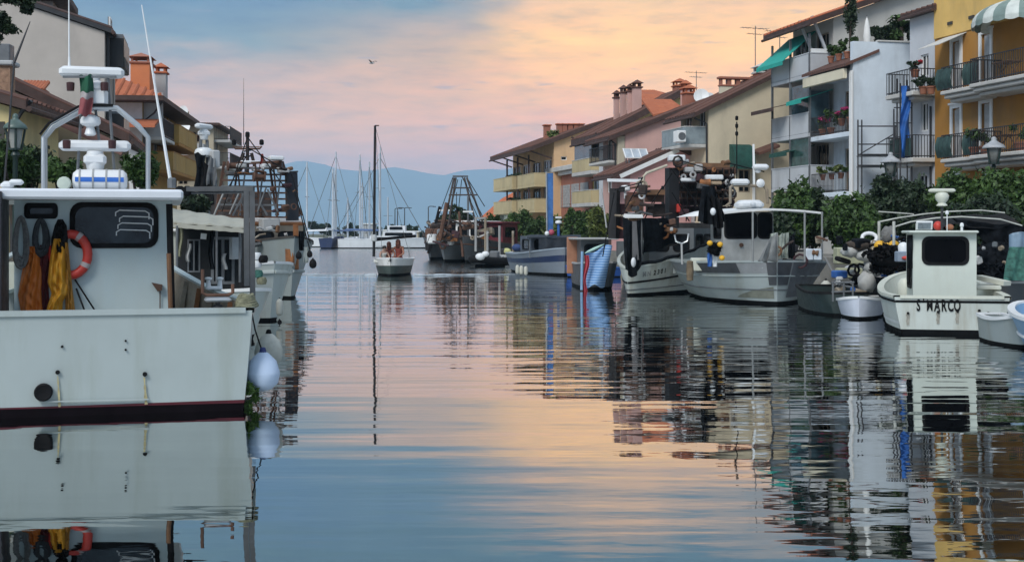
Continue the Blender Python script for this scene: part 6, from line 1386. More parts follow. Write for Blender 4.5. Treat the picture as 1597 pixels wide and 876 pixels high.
for k, (px, py) in enumerate(((1107, 379), (1123, 381), (1126, 402))): solo('float', ['yellow float at the left top of the black oilskin bundle', 'yellow float at the right top of the black oilskin bundle', 'yellow float low on the right of the black oilskin bundle'][k], 'float', MB().ball((0, 0, 0), .09, sq=(1, 1, .9)), FLOATY, pt(px, py, 38.4), group='yellow floats at the blunt bow')
for k, (px, m, lab) in enumerate(((1107, BLUEP, 'blue sheet hanging below the black oilskin bundle'), (1115, PLASTW, 'white sheet hanging below the black oilskin bundle'))): solo('hanging_sheet', lab, 'sheet', MB().grid(lambda u, v: ((u - .5) * .14, .03 * math.sin(v * 6 + u * 8), -v * .42), 5, 6, (0, .012, 0)), m, pt(px, 394, 38.7), smooth=80)
solo('fish_box', 'pale foam fish box left of the oilskins on the blunt-bowed boat', 'box', MB().cbox(-.26, .26, -.2, .2, 0, .42, .03), CREAMP, bg.W((bg.hit(1090, 408, 0, 4.2).x, bg.hit(1090, 408, 0, 4.2).y, .76 + .2)))
solo('oil_drum', 'worn brown fender post at the left corner of the blunt bow', 'fender', MB().lathe([(.02, -.32), (.1, -.3), (.12, 0), (.1, .3), (.02, .32)], (0, 0, 0), 10), mat('tan_brown_fender', (.16, .12, .075), .9, .3, 6), pt(1076, 422, 40.2))
net_cloth(bg.t, 'grey_tarp', [bg.L(1200, 372, 38.2), bg.L(1213, 362, 38.2), bg.L(1182, 408, 38.0), bg.L(1214, 408, 38.2)], mat('grey_tarp', (.20, .21, .21), .85, .2, 3), .0, 10, 10, 8, .05)
gear(bg, 16, 1210, 1282, 372, 408, 39.2, 40.2, .8)
for k in range(4):
    p = bg.L(1206 + k * 9, 380, 39.5); net_cloth(bg.t, 'pale_sail_bag', [p + Vector((0, -.1, .3 - .15 * (k % 2))), p + Vector((0, .12, .35)), p + Vector((0, -.16, -.45)), p + Vector((0, .16, -.45))], mat('pale_grey_green_cloth', (.30, .34, .30), .85, .25, 4) if k < 3 else NET, .0, 8, 8, 20 + k, .05)
for k, px in enumerate((1261, 1274)): solo('gas_box', ['left of two white foam boxes under the canopy edge', 'right of two white foam boxes under the canopy edge'][k], 'box', MB().cbox(-.12, .12, -.15, .15, 0, .36, .03), mat('foam_white', (.60, .66, .72), .8, .12, 3), pt(px, 406, 39.6), group='foam boxes under the canopy')
fender('old white round fender at the right of the blunt-bowed boat', pt(1288, 448, 38), .19, .42, BUOYW); 

# ---- boat 2301 with draped net
bw = pt(981, 461, 44.4); hd = Vector((-.50, -.866)).normalized()
bn = Boat('fishing_boat', 'white boat numbered 2301 with black net draped over its bow', 'fishing boat', Vector((bw.x, bw.y)) - hd * 7.2 + Vector((0, .25)), hd)
bn.hull(7.2, 2.9, .95, 0, .0, .9, 2.6, 1.3, .12, .72, .07, .6, GEL2, ANTIB, GEL2, .1, n=22, rub=[(.46, .035, BLACK), (.2, .02, MIDH)], rise_aft=1.5)
def onside(u, f, sd=1, d=.014): return bn.P(u, f, sd) + Vector((0, sd * d, 0))
# registration on the side, following the sheer
for k, chx in enumerate('MN2301'):
    u = (.940, .918, .888, .868, .848, .828)[k]; q0, q1 = onside(u + .01, .70, 1, .03), onside(u - .01, .70, 1, .03); up = (onside(u, .8) - onside(u, .6)).normalized(); xd = (q1 - q0).normalized(); nz = xd.cross(up).normalized(); up = nz.cross(xd); q0 = q0 + nz * .02; q1 = q1 + nz * .02
    Mx = Matrix((xd, up, nz)).transposed().to_4x4(); text('letter', chx, bn.t, Matrix.Translation((q0 + q1) / 2) @ Mx, .25, BLACK if k > 1 else mat('faded_black_paint', (.22, .23, .23), .7, .2), .8, .006)
net_cloth(bn.t, 'draped_net', [bn.L(972, 338, 44.2), bn.L(1000, 342, 44.4), bn.L(975, 420, 43.9), bn.L(1001, 412, 44.2)], NET, .35, 16, 16, 3, .07)
net_cloth(bn.t, 'draped_net', [bn.L(1000, 340, 44.6), bn.L(1040, 340, 46), bn.L(1000, 398, 44.9), bn.L(1060, 378, 47)], NET, .0, 16, 14, 5, .07)
a = MB()
for i in range(24): u = .35 + .62 * i / 23
mb = MB().tube([bn.P(.3 + .66 * i / 20, 1, 1) + Vector((0, .0, .07 + .03 * math.sin(i * 1.7))) for i in range(21)], .06, 8); ob('net_roll', mb, NET, bn.t)
mb = MB().grid(lambda u, v: bn.L(990 - 4 + 5 * u + 4 * v * u, 345 + 60 * v, 44.1), 3, 8, (0, .04, 0)); ob('net_strap', mb, mat('grey_strap_cloth', (.10, .10, .105), .9), bn.t)
p = bn.L(988, 409, 43.8); ob('float_ball', MB().ball(p, .13, sq=(1, .6, 1.3)), PLASTW, bn.t)
ob('canopy', MB().poly([bn.L(972, 340, 45), bn.L(1003, 340, 45), bn.L(1001, 334, 48), bn.L(974, 334, 48)], (0, 0, .06)), MATS['white_canopy'], bn.t, smooth=0)
for px in (974, 1001): ob('canopy_post', MB().tube([bn.L(px, 338, 45.2), bn.L(px, 408, 45.2)], .03, 6), GREYM, bn.t)
bn.house(1.2, 3.4, -.9, .9, .6, 2.35, MIDH, {'b': [(-.7, -.1, 1.5, 2.1), (.1, .7, 1.5, 2.1)], 'l': [(1.5, 2.4, 1.5, 2.1), (2.5, 3.2, 1.5, 2.1)]})
mb = MB(); mb.tube([bn.L(1001, 342, 47), bn.L(1004, 275, 47), bn.L(1008, 270, 47), bn.L(1040, 258, 47.5)], .05, 7); ob('pipe_gantry', mb, mat('cream_pipe', (.52, .47, .36), .6, .15), bn.t)
ob('radar_scanner', MB().bar(bn.L(947, 281, 47.5), bn.L(1003, 282, 47.5), .10, .11), PLASTW, bn.t); dome_radar(bn.t, bn.L(975, 298, 47.3), .20); ob('radar_post', MB().tube([bn.L(975, 310, 47.3), bn.L(975, 297, 47.3)], .05, 8), PLASTW, bn.t)
p = bn.L(1001, 305, 46.8); ob('ring_lamp', MB().tube([(p.x, p.y + .11 * math.cos(k * .785), p.z + .11 * math.sin(k * .785)) for k in range(8)], .04, 6, closed=True), PLASTW, bn.t)
ob('boom_column', MB().bar(bn.L(957, 372, 47), bn.L(959, 294, 47), .30, .30), mat('black_steel', (.012, .012, .014), .6, .3), bn.t, smooth=0)
for k, (x0_, x1_, y0_, y1_, m) in enumerate(((975, 1002, 305, 330, RUST), (964, 978, 318, 372, mat('dark_maroon', (.045, .016, .022), .8, .4, 5)), (1006, 1036, 296, 304, WOOD), (1006, 1034, 304, 315, RUST), (1008, 1036, 318, 336, mat('brown_black', (.03, .02, .017), .85, .4, 5)), (978, 1000, 300, 308, mat('red_brown', (.12, .045, .03), .8, .3)), (962, 976, 376, 400, MIDH))):
    a, c = bn.L(x0_, y1_, 47.2 + .3 * k), bn.L(x1_, y0_, 47.2 + .3 * k); ob('deck_machinery', MB().bar((a + Vector((a.x, a.y, c.z))) / 2 if False else Vector((a.x, a.y, (a.z + c.z) / 2)), Vector((c.x, c.y, (a.z + c.z) / 2)), .5, c.z - a.z), m, bn.t, smooth=0)

# ---- clam dredger behind, stacked rusty frames
h = Vector((.3, -.95)); c_ = pt(1095, 430, 54)
dr = Boat('dredger', 'dark rusty clam dredger with stacked frames behind the white boats', 'dredger', Vector((c_.x, c_.y)) - h.normalized() * 5.5, h)
dr.hull(9, 3.6, 1.2, .3, .2, .9, 2.6, 1.6, .3, .75, .1, .7, DKH, ANTIB, BLACK, .1)
def qd(px, py, D=51): return dr.L(px, py, D)
ob('boom_column', MB().bar(qd(1048, 380, 50.5), qd(1048, 262, 50.5), .42, .42), MATS['black_steel'], dr.t, smooth=0); ob('boom_column', MB().bar(qd(1034, 378, 50), qd(1034, 290, 50), .10), MATS['black_steel'], dr.t, smooth=0)
for i, (y0_, y1_) in enumerate(((262, 272), (274, 285), (287, 297), (299, 309), (311, 322), (324, 334))):
    D_ = 51 + .2 * i; m = (RUST, MATS['dark_maroon'], MATS['brown_black'])[i % 3]; x0_, x1_ = 1058 + (i % 2) * 3, 1146 - (i * 3) % 9
    r = ob('rack_frame', MB().bar(qd(x0_, y0_, D_), qd(x1_, y0_ + 1, D_), .09), m, dr.t, smooth=0); ob('rack_frame', MB().bar(qd(x0_, y1_, D_), qd(x1_, y1_ + 1, D_), .07), m, dr.t, smooth=0)
    for k in range(11): px = x0_ + (x1_ - x0_) * k / 10; ob('rack_bar', MB().bar(qd(px, y0_, D_), qd(px, y1_, D_), .05), m, r, smooth=0)
    a, c = qd(x0_, (y0_ + y1_) / 2, D_ + .6), qd(x1_, (y0_ + y1_) / 2, D_ + .6); ob('rack_panel', MB().bar(a, c, .9, .2), MATS['brown_black'], dr.t, smooth=0)
ob('wood_beam', MB().bar(qd(1072, 257, 50.6), qd(1138, 258, 50.6), .16), WOOD, dr.t, smooth=0)
for k, (px, py, w, hh, m) in enumerate(((1055, 247, 13, 5, PLASTW), (1074, 265, 7, 4, GREYP), (1089, 262, 6, 6, SHUTG), (1113, 277, 14, 4, PLASTW), (1073, 281, 12, 3, PLASTW), (1112, 286, 13, 3, mat('tan_box', (.4, .3, .2), .7)), (1058, 325, 3, 7, REDP), (1066, 331, 8, 5, MATS['dark_maroon']))):
    a = qd(px, py, 50.2); d_ = 50.2 / F; ob('gear_box', MB().cbox(-.25, .25, -w * d_, w * d_, -hh * d_, hh * d_, .04), m, dr.t, loc=a, rot=(0, 0, -dr.a + R(-90)))
for k in range(7): p0, p1 = qd(1062 + k * 13, 262, 50.4), qd(1056 + k * 14, 345, 50.4); ob('chain', MB().tube([p0, p1], .025, 5), BLACK, dr.t)
dr.house(2, 5, -1.3, 1.3, .7, 2.6, mat('dredger_wheelhouse', (.05, .05, .05), .6, .3), {'b': [(-.9, -.1, 1.6, 2.3), (.1, .9, 1.6, 2.3)]})

gear(dr, 22, 1056, 1148, 248, 300, 49.8, 50.4, .85); gear(bn, 26, 963, 1036, 290, 372, 46.2, 46.8, .9); gear(bn, 12, 1004, 1058, 345, 385, 45.6, 46.2, .8)
gear(b4, 20, 345, 462, 256, 336, 43.5, 44.2, .5); gear(b4, 12, 398, 464, 350, 400, 42.6, 43, .7)
for p0, p1 in (((1046, 262), (1096, 330)), ((1048, 270), (1006, 340)), ((1146, 258), (1120, 330)), ((1060, 250), (1100, 262)), ((1138, 255), (1192, 268)), ((1048, 300), (1075, 345))): ob('rigging_wire', MB().tube([dr.L(*p0, 49.5), dr.L(*p1, 49.5)], .025, 5), BLACK, dr.t)
for p0, p1 in (((958, 296), (1003, 284)), ((958, 300), (940, 400)), ((1003, 276), (968, 338)), ((1034, 290), (1003, 338))): ob('rigging_wire', MB().tube([bn.L(*p0, 46.5), bn.L(*p1, 46.5)], .022, 5), BLACK, bn.t)
for p0, p1 in (((386, 214), (346, 330)), ((386, 214), (450, 300)), ((386, 240), (352, 300)), ((455, 272), (484, 380)), ((460, 300), (486, 400)), ((386, 230), (440, 262))): ob('rigging_wire', MB().tube([b4.L(*p0, 43.8), b4.L(*p1, 43.2)], .02, 5), BLACK, b4.t)
# ---- barge with blue striped cloth
c_ = pt(938, 452, 48.9)
bc = Boat('barge', 'small dark grey barge with a blue striped sheet hung over its bow', 'barge', Vector((c_.x, c_.y)) + Vector((-.05, 1)) * 5, (.05, -1))
bc.hull(5, 1.5, .95, .1, 0, .95, 6, 3, .0, .9, .1, .5, DKH, ANTIB, GREYP, .1)
def stripes():
    M = bpy.data.materials.new('blue_striped_cloth'); M.use_nodes = True; t = NT(M.node_tree); b = M.node_tree.nodes['Principled BSDF']
    w_ = t.n('ShaderNodeTexWave', bands_direction='Z'); w_.inputs['Scale'].default_value = 3.2; w_.inputs['Distortion'].default_value = 1.2; w_.inputs['Detail'].default_value = 1; t.l(t.n('ShaderNodeTexCoord').outputs['Object'], w_.inputs['Vector'])
    t.l(t.ramp(w_.outputs[1], [(.35, (.10, .24, .52)), (.6, (.30, .46, .68))]), b.inputs['Base Color']); b.inputs['Roughness'].default_value = .85; return M
o_ = pt(930, 400, 48.2); C4 = [(914, 392), (955, 384), (909, 447), (943, 446)]
def shfn(u, v):
    px = (C4[0][0] * (1 - u) + C4[1][0] * u) * (1 - v) + (C4[2][0] * (1 - u) + C4[3][0] * u) * v; py = (C4[0][1] * (1 - u) + C4[1][1] * u + 4 * math.sin(u * 6)) * (1 - v) + (C4[2][1] * (1 - u) + C4[3][1] * u + 3 * math.sin(u * 9)) * v
    return pt(px, py, 48.2 + .25 * math.sin(u * 5 + v * 2)) - o_
solo('sheet', 'blue striped sheet hanging over the bow of the dark barge', 'sheet', MB().grid(shfn, 16, 14, (0, .012, 0)), stripes(), o_, smooth=80)
o2 = pt(914, 410, 48); solo('towel', 'red towel at the left edge of the blue striped sheet', 'towel', MB().grid(lambda u, v: pt(911 + 7 * u - 3 * v + 2 * math.sin(v * 7), 398 + 56 * v, 47.95 + .06 * math.sin(u * 9)) - o2, 5, 12, (0, .012, 0)), mat('red_cloth', (.42, .05, .07), .85, .2), o2, smooth=80)
solo('mooring_pole', 'blue mooring pole at the left edge of the striped sheet', 'pole', MB().tube([pt(908, 392, 47.9), pt(907, 452, 47.9)], .05, 8), mat('pale_blue_paint', (.22, .38, .58), .6, .15))
solo('surfboard', 'pale green board lying on top of the striped sheet', 'board', MB().lathe([(.02, -.4), (.1, -.25), (.12, 0), (.08, .3), (.01, .42)], (0, 0, 0), 12, 'x').xf(Matrix.Rotation(R(-25), 4, 'Y') @ Matrix.Diagonal((1, 1, .5, 1))), mat('pale_green_board', (.36, .56, .50), .5), pt(927, 388, 48))
bc.house(1.2, 2.8, -.55, .55, .5, 1.9, MIDH, {'b': [(-.4, .4, 1.2, 1.7)]}); ob('wheelhouse_roof', MB().cbox(.8, 3.2, -.9, .9, 1.9 + .001, 1.98, .02), GREYP, bc.t); ob('antenna', MB().tube([bc.L(946, 355, 47), bc.L(938, 295, 47)], .03, 5), GREYP, bc.t)
ob('bulkhead', MB().cbox(.9, 1.1, -.95, -.5, .5, 2.0, .02), mat('orange_brown_board', (.36, .17, .10), .7), bc.t)

# ---- blue and grey boat
bw = pt(880, 430, 64.7); hd = Vector((.22, -.975)).normalized()
bb = Boat('fishing_boat', 'blue and grey boat with navy awning moored by the trees', 'fishing boat', Vector((bw.x, bw.y)) - hd * 8, hd)
bb.hull(8, 3.0, 1.05, .35, 0, .85, 2.6, 1.5, .15, .72, .1, .6, paint('blue_grey_hull', (.17, .20, .24), .5), ANTIB, mat('pale_blue_grey', (.28, .34, .40), .5), .1, n=20, stripe=[(.52, .75, NAVY)])
a, c = bb.L(826, 378, 66), bb.L(906, 372, 66)
def awn(u, v): p = pt(822 + 84 * u, 370, 66 + 3 * v); return bb.I @ (p + Vector((0, 0, .12 * math.sin(v * 3.1) + .02 * math.sin(u * 9))))
ob('awning', MB().grid(awn, 12, 6, (0, 0, -.05)), mat('navy_canvas', (.022, .03, .042), .85, .2), bb.t); ob('awning_curtain', MB().grid(lambda u, v: bb.I @ pt(840 + 64 * u, 371 + 20 * v * (1 - .25 * u), 66.0 + .05 * math.sin(u * 20)), 16, 4, (0, .02, 0)), MATS['navy_canvas'], bb.t)
for px in (826, 848, 904): ob('awning_post', MB().tube([bb.L(px, 371, 66.2), bb.L(px, 402, 66.2)], .03, 6), GREYM, bb.t)
bb.house(2.5, 5, -1, 1, .6, 2.0, mat('blue_grey_wheelhouse', (.08, .10, .13), .5, .2), {'b': [(-.8, -.1, 1.3, 1.8), (.1, .8, 1.3, 1.8)], 'r': [(3, 4.5, 1.3, 1.8)]})
ob('spar', MB().bar(bb.L(858, 366, 67), bb.L(858, 270, 67), .26, .26), mat('blue_sail_cover', (.06, .17, .42), .8, .2, 3), bb.t, smooth=0); ob('spar_pole', MB().tube([bb.L(853, 366, 66.8), bb.L(852, 268, 66.8)], .04, 6), STEELW, bb.t)
dome_radar(bb.t, bb.L(871, 349, 66.5), .17); ob('radar', MB().cbox(-.1, .1, -.16, .16, 0, .1, .03), PLASTW, bb.t, loc=bb.L(871, 341, 66.5)); ob('radar_post', MB().tube([bb.L(871, 368, 66.5), bb.L(871, 349, 66.5)], .07, 8), BLUEP, bb.t)
for k, px in enumerate((807, 813, 820)): fender(['leftmost of three white fenders on the blue and grey boat', 'middle of three white fenders on the blue and grey boat', 'rightmost of three white fenders on the blue and grey boat'][k], pt(px, 420 + k, 63.6), .10, .46, BUOYW, group='fenders on the blue and grey boat')
solo('buoy', 'pinkish red buoy on the awning of the blue and grey boat', 'buoy', MB().ball((0, 0, .12), .16), mat('pink_red_buoy', (.42, .07, .11), .6), pt(860, 366, 66.2)); solo('float', 'white float beside the spar foot on the navy awning', 'float', MB().ball((0, 0, .1), .12), PLASTW, pt(853, 367, 65.8))
# ---- blue dinghy, little white dinghies, dark skiff with crates
def dinghy(label, loc, hd, L_, B_, Hh, m, rim, inner=None, group=None, name='dinghy', bottom=ANTIB, q=1.7):
    d = Boat(name, label, 'dinghy', loc, hd, group); d.hull(L_, B_, Hh, .14, .04, .8, 2.4, q, .12, .8, .05, .15, m, bottom, rim, .06, inner=inner or m, n=14)
    for x in (.3, .58): w = d.hb(x) * .9; ob('thwart', MB().cbox(x * L_ - .12, x * L_ + .12, -w, w, Hh - .12, Hh - .06, .015), rim, d.t)
    return d
dinghy('small blue dinghy under the bow of the blue and grey boat', (5.2, 63.4), (-.95, -.3), 2.6, 1.3, .42, mat('bright_blue_paint', (.015, .07, .28), .45, .15), BLUEP)
pd = wl(1362, 494); dinghy('little white dinghy tucked against the left side of the S MARCO boat', (pd.x + .15, pd.y + 1.5), (-.30, -.95), 2.6, 1.25, .42, mat('lilac_white_paint', (.58, .62, .72), .4, .05), PLASTW, CREAMP)
pg = wl(1312, 492); ds = Boat('skiff', 'dark green skiff loaded with pale crates left of the white dinghy', 'skiff', (pg.x + .35, pg.y + 3.6), (-.08, -1)); ds.hull(3.8, 1.55, .55, .05, .1, .95, 6, 3, 0, .9, .06, .25, mat('dark_green_hull', (.012, .026, .026), .5, .3), ANTIB, BLACK, .06)
for k, (x0_, x1_, y0_, y1_, D_, m, lab) in enumerate(((1306, 1349, 386, 412, 36.4, mat('pale_green_crate', (.36, .37, .25), .7, .1), 'upper pale green board crate on the dark green skiff'), (1309, 1347, 418, 434, 36.2, MATS['pale_green_crate'], 'lower pale green crate under the upper board crate'), (1303, 1323, 422, 434, 35.3, BLUEP, 'blue plastic crate in front of the pale green crates'))):
    a, c = pt(x0_, y1_, D_), pt(x1_, y0_, D_); solo('crate', lab, 'crate', MB().cbox(0, c.x - a.x, 0, .4, 0, c.z - a.z, .03), m, a, R(4))
mb = MB()
for px in (1299, 1316, 1330): mb.tube([pt(px, 470, 33), pt(px, 440, 33)], .025, 6)
mb.tube([pt(1297, 441, 33), pt(1332, 440, 33)], .025, 6); mb.tube([pt(1297, 455, 33), pt(1332, 454, 33)], .02, 6); solo('guard_rail', 'thin metal guard rail at the bow of the dark green skiff', 'rail', mb, GREYM)
solo('mooring_line', 'grey mooring line slanting down beside the pale crates', 'rope', MB().tube([pt(1287, 402, 38), pt(1303, 432, 36)], .035, 6), ROPE)

# ---- arched canopy frame boat behind, right
cp = pt(1470, 430, 36.5)
cb = Boat('fishing_boat', 'dark fishing boat with arched pipe frame and black net bundles behind the S MARCO boat', 'fishing boat', (cp.x, cp.y - 3.4), (-.16, .987)); cb.hull(7, 3.6, .9, .3, 0, .85, 2.4, 1.7, .2, .8, .1, .5, DKH, ANTIB, GREYP, .1)
def arc(pts, D_, r=.03, m=STEELW): ob('canopy_bow', MB().tube([cb.L(px, py, D_) for px, py in pts], r * .7, 6), m, cb.t)
PIPE = mat('pale_pipe', (.48, .49, .44), .5, .15)
arc([(1371, 346), (1400, 340), (1440, 334), (1480, 330), (1530, 328), (1567, 332)], 35, .03, PIPE); arc([(1394, 354), (1420, 346), (1460, 340), (1500, 338), (1560, 342), (1594, 352)], 33.5, .03, PIPE); arc([(1370, 330), (1400, 332), (1425, 334)], 36, .025, PIPE)
for px, D_, y1_ in ((1371, 35, 420), (1394, 33.5, 430), (1567, 35, 430), (1430, 36, 420), (1536, 34.6, 400), (1551, 34.6, 405)): ob('canopy_post', MB().tube([cb.L(px, 345, D_), cb.L(px, y1_, D_)], .04, 6), PIPE if px < 1500 else DARK, cb.t)
net_cloth(cb.t, 'dark_awning', [cb.L(1436, 337, 35.4), cb.L(1566, 333, 35.2), cb.L(1420, 348, 33.6), cb.L(1594, 353, 33.6)], BLACK, .05, 14, 8, 29, .04)
net_cloth(cb.t, 'awning_curtain', [cb.L(1500, 342, 33.7), cb.L(1598, 354, 33.6), cb.L(1520, 362, 33.8), cb.L(1600, 392, 33.7)], NET, .18, 16, 10, 33, .07)
net_cloth(cb.t, 'rolled_net', [cb.L(1480, 338, 34), cb.L(1596, 350, 33.5), cb.L(1500, 352, 34), cb.L(1590, 378, 33.5)], NET, .22, 18, 10, 9, .08)
net_cloth(cb.t, 'net_curtain', [cb.L(1440, 336, 35.2), cb.L(1500, 334, 35.2), cb.L(1400, 410, 35.2), cb.L(1450, 410, 35.2)], BLACK, .1, 12, 12, 19, .08)
for k, (px, py, rx, rz, m, lab) in enumerate(((1560, 408, 1.0, .62, NET, 'big dark net heap right of the S MARCO cuddy'), (1395, 402, .85, .40, BLACK, 'black net heap left of the S MARCO cuddy'))):
    mm = leaves(1800, (0, 0, 0), (rx, .7, rz), .13, 31 + k); solo('net_heap', lab, 'net', mm, m, pt(px, py, 33.4), smooth=0)
    solo('tarp', lab.replace('net heap', 'tarp lump under the net'), 'tarp', MB().ball((0, 0, 0), 1, 16, 10, (rx * .82, .55, rz * .85)), m, pt(px, py, 33.6), smooth=80)
solo('tarp', 'teal green net hanging at the right edge of the picture', 'net', MB().grid(lambda u, v: ((u - .5) * .6 * (1 + .5 * v), .06 * math.sin(u * 14 + v * 3), -v * .85), 12, 10, (0, .012, 0)), NETG, pt(1593, 385, 32.5), smooth=80)
solo('tarp', 'pale blue plastic sheet above the teal net at the right edge', 'sheet', MB().grid(lambda u, v: ((u - .5) * .6, .06 * math.sin(u * 11), -v * .4 + .08 * math.sin(u * 3)), 10, 6, (0, .012, 0)), mat('blue_grey_plastic', (.20, .29, .38), .5, .2), pt(1592, 366, 32.8), smooth=80)
SACK = mat('dirty_white_sack', (.46, .47, .46), .9, .2, 4, bump=.5, bscale=9, dirt=(.2, .18, .14), damt=.5); SACKC = mat('straw_sack', (.44, .37, .25), .9, .2, 4, bump=.5, bscale=9)
gl = [(1368, 394, .26, .25, .20, SACKC, 'straw coloured sack left of the yellow floats'), (1350, 398, .30, .25, .17, SACK, 'dirty white sack behind the pale green crates'), (1338, 382, .34, .25, .15, mat('dark_brown_net', (.06, .045, .035), .95, .4, 8, bump=.8, bscale=25), 'brown net bundle on top of the sacks'), (1366, 416, .32, .3, .26, SACK, 'white covered bundle just left of the black net heap'), (1352, 440, .24, .3, .30, SACK, 'white covered bundle above the little white dinghy'), (1386, 366, .20, .2, .24, ROPE, 'grey rope bundle on the arched frame boat'), (1436, 376, .10, .1, .30, ROPE, 'grey rope hank left of the S MARCO cuddy'), (1325, 392, .24, .2, .16, SACK, 'small white sack above the upper board crate')]
for k, (px, py, rx, ry, rz, m, lab) in enumerate(gl):
    mb = MB().ball((0, 0, 0), 1, 22, 14); mb.v = [(x * rx * (1 + .08 * math.sin(7 * z + 5 * y + k) + .05 * math.sin(13 * y + 11 * z)), y * ry, z * rz * (1 + .10 * math.sin(6 * x + k) + .06 * math.sin(15 * x + 9 * y))) for x, y, z in mb.v]; solo('sack', lab, 'bundle', mb, m, pt(px, py, 34.8), smooth=80)
CRM = [GREYP, DKH, NET, NET, WOODD, BLACK, BLUEP, SACK, MIDH]; gear(cb, 34, 1300, 1420, 372, 440, 34.2, 35.6, .7, CRM); gear(cb, 12, 1525, 1590, 380, 425, 33, 33.3, .6, CRM); gear(ds, 12, 1296, 1340, 430, 470, 34, 35, .6, CRM)
for k, px in enumerate((1372, 1384, 1394)): solo('float', ['left of the three yellow floats in a row', 'middle of the three yellow floats in a row', 'right of the three yellow floats in a row'][k], 'float', MB().ball((0, 0, 0), .155, sq=(1, .9, .9 if k != 1 else .75)), FLOATY, pt(px, 383 + (2 if k == 1 else 0), 34), group='yellow floats by the arched frame boat')
solo('jerry_can', 'white jerry can with pink lid beside the S MARCO cuddy', 'can', MB().lathe([(.02, 0), (.13, .01), (.14, .2), (.10, .27), (.03, .3)], (0, 0, 0), 12), PLASTW, pt(1409, 396, 32.5)); solo('crate', 'blue-grey crate with red rag below the white can', 'crate', MB().cbox(-.22, .22, -.15, .15, 0, .26, .02), mat('blue_grey_crate', (.24, .30, .38), .6), pt(1411, 408, 32.3)); solo('rag', 'red rag on the blue-grey crate by the white can', 'rag', MB().ball((0, 0, 0), .1, sq=(1.3, .8, .5)), REDP, pt(1414, 402, 32.1))
solo('ring_buoy', 'old white ring buoy lying on the brown bundle', 'life ring', MB().tube([(.2 * math.cos(k * .523), .06 * math.sin(k * .523), .13 * math.sin(k * .523)) for k in range(12)], .055, 8, closed=True), PLASTW, pt(1356, 371, 35), smooth=80)
# ---- white and blue boat cut by the right edge
pb = wl(1590, 556); eb = Boat('dinghy', 'white rimmed light blue dinghy cut off by the right picture edge', 'dinghy', (pb.x + 1.25, pb.y - 1.2), (-.02, 1)); eb.hull(3.6, 1.9, .62, .22, 0, .85, 2.3, 1.8, .1, .72, .04, .25, BLUEH, GEL, PLASTW, .12, n=18, rub=[(.42, .03, PLASTW)])
solo('net_heap', 'dark net pile inside the light blue dinghy', 'net', leaves(500, (0, 0, 0), (.5, .5, .2), .08, 3), NET, (pb.x + 1.15, pb.y + .3, .62), smooth=0)
pk = wl(1571, 545); dinghy('small white tender between the S MARCO boat and the light blue dinghy', (pk.x + .52, pk.y + 2.3), (-.05, -1), 2.0, .62, .48, GELG, PLASTW)
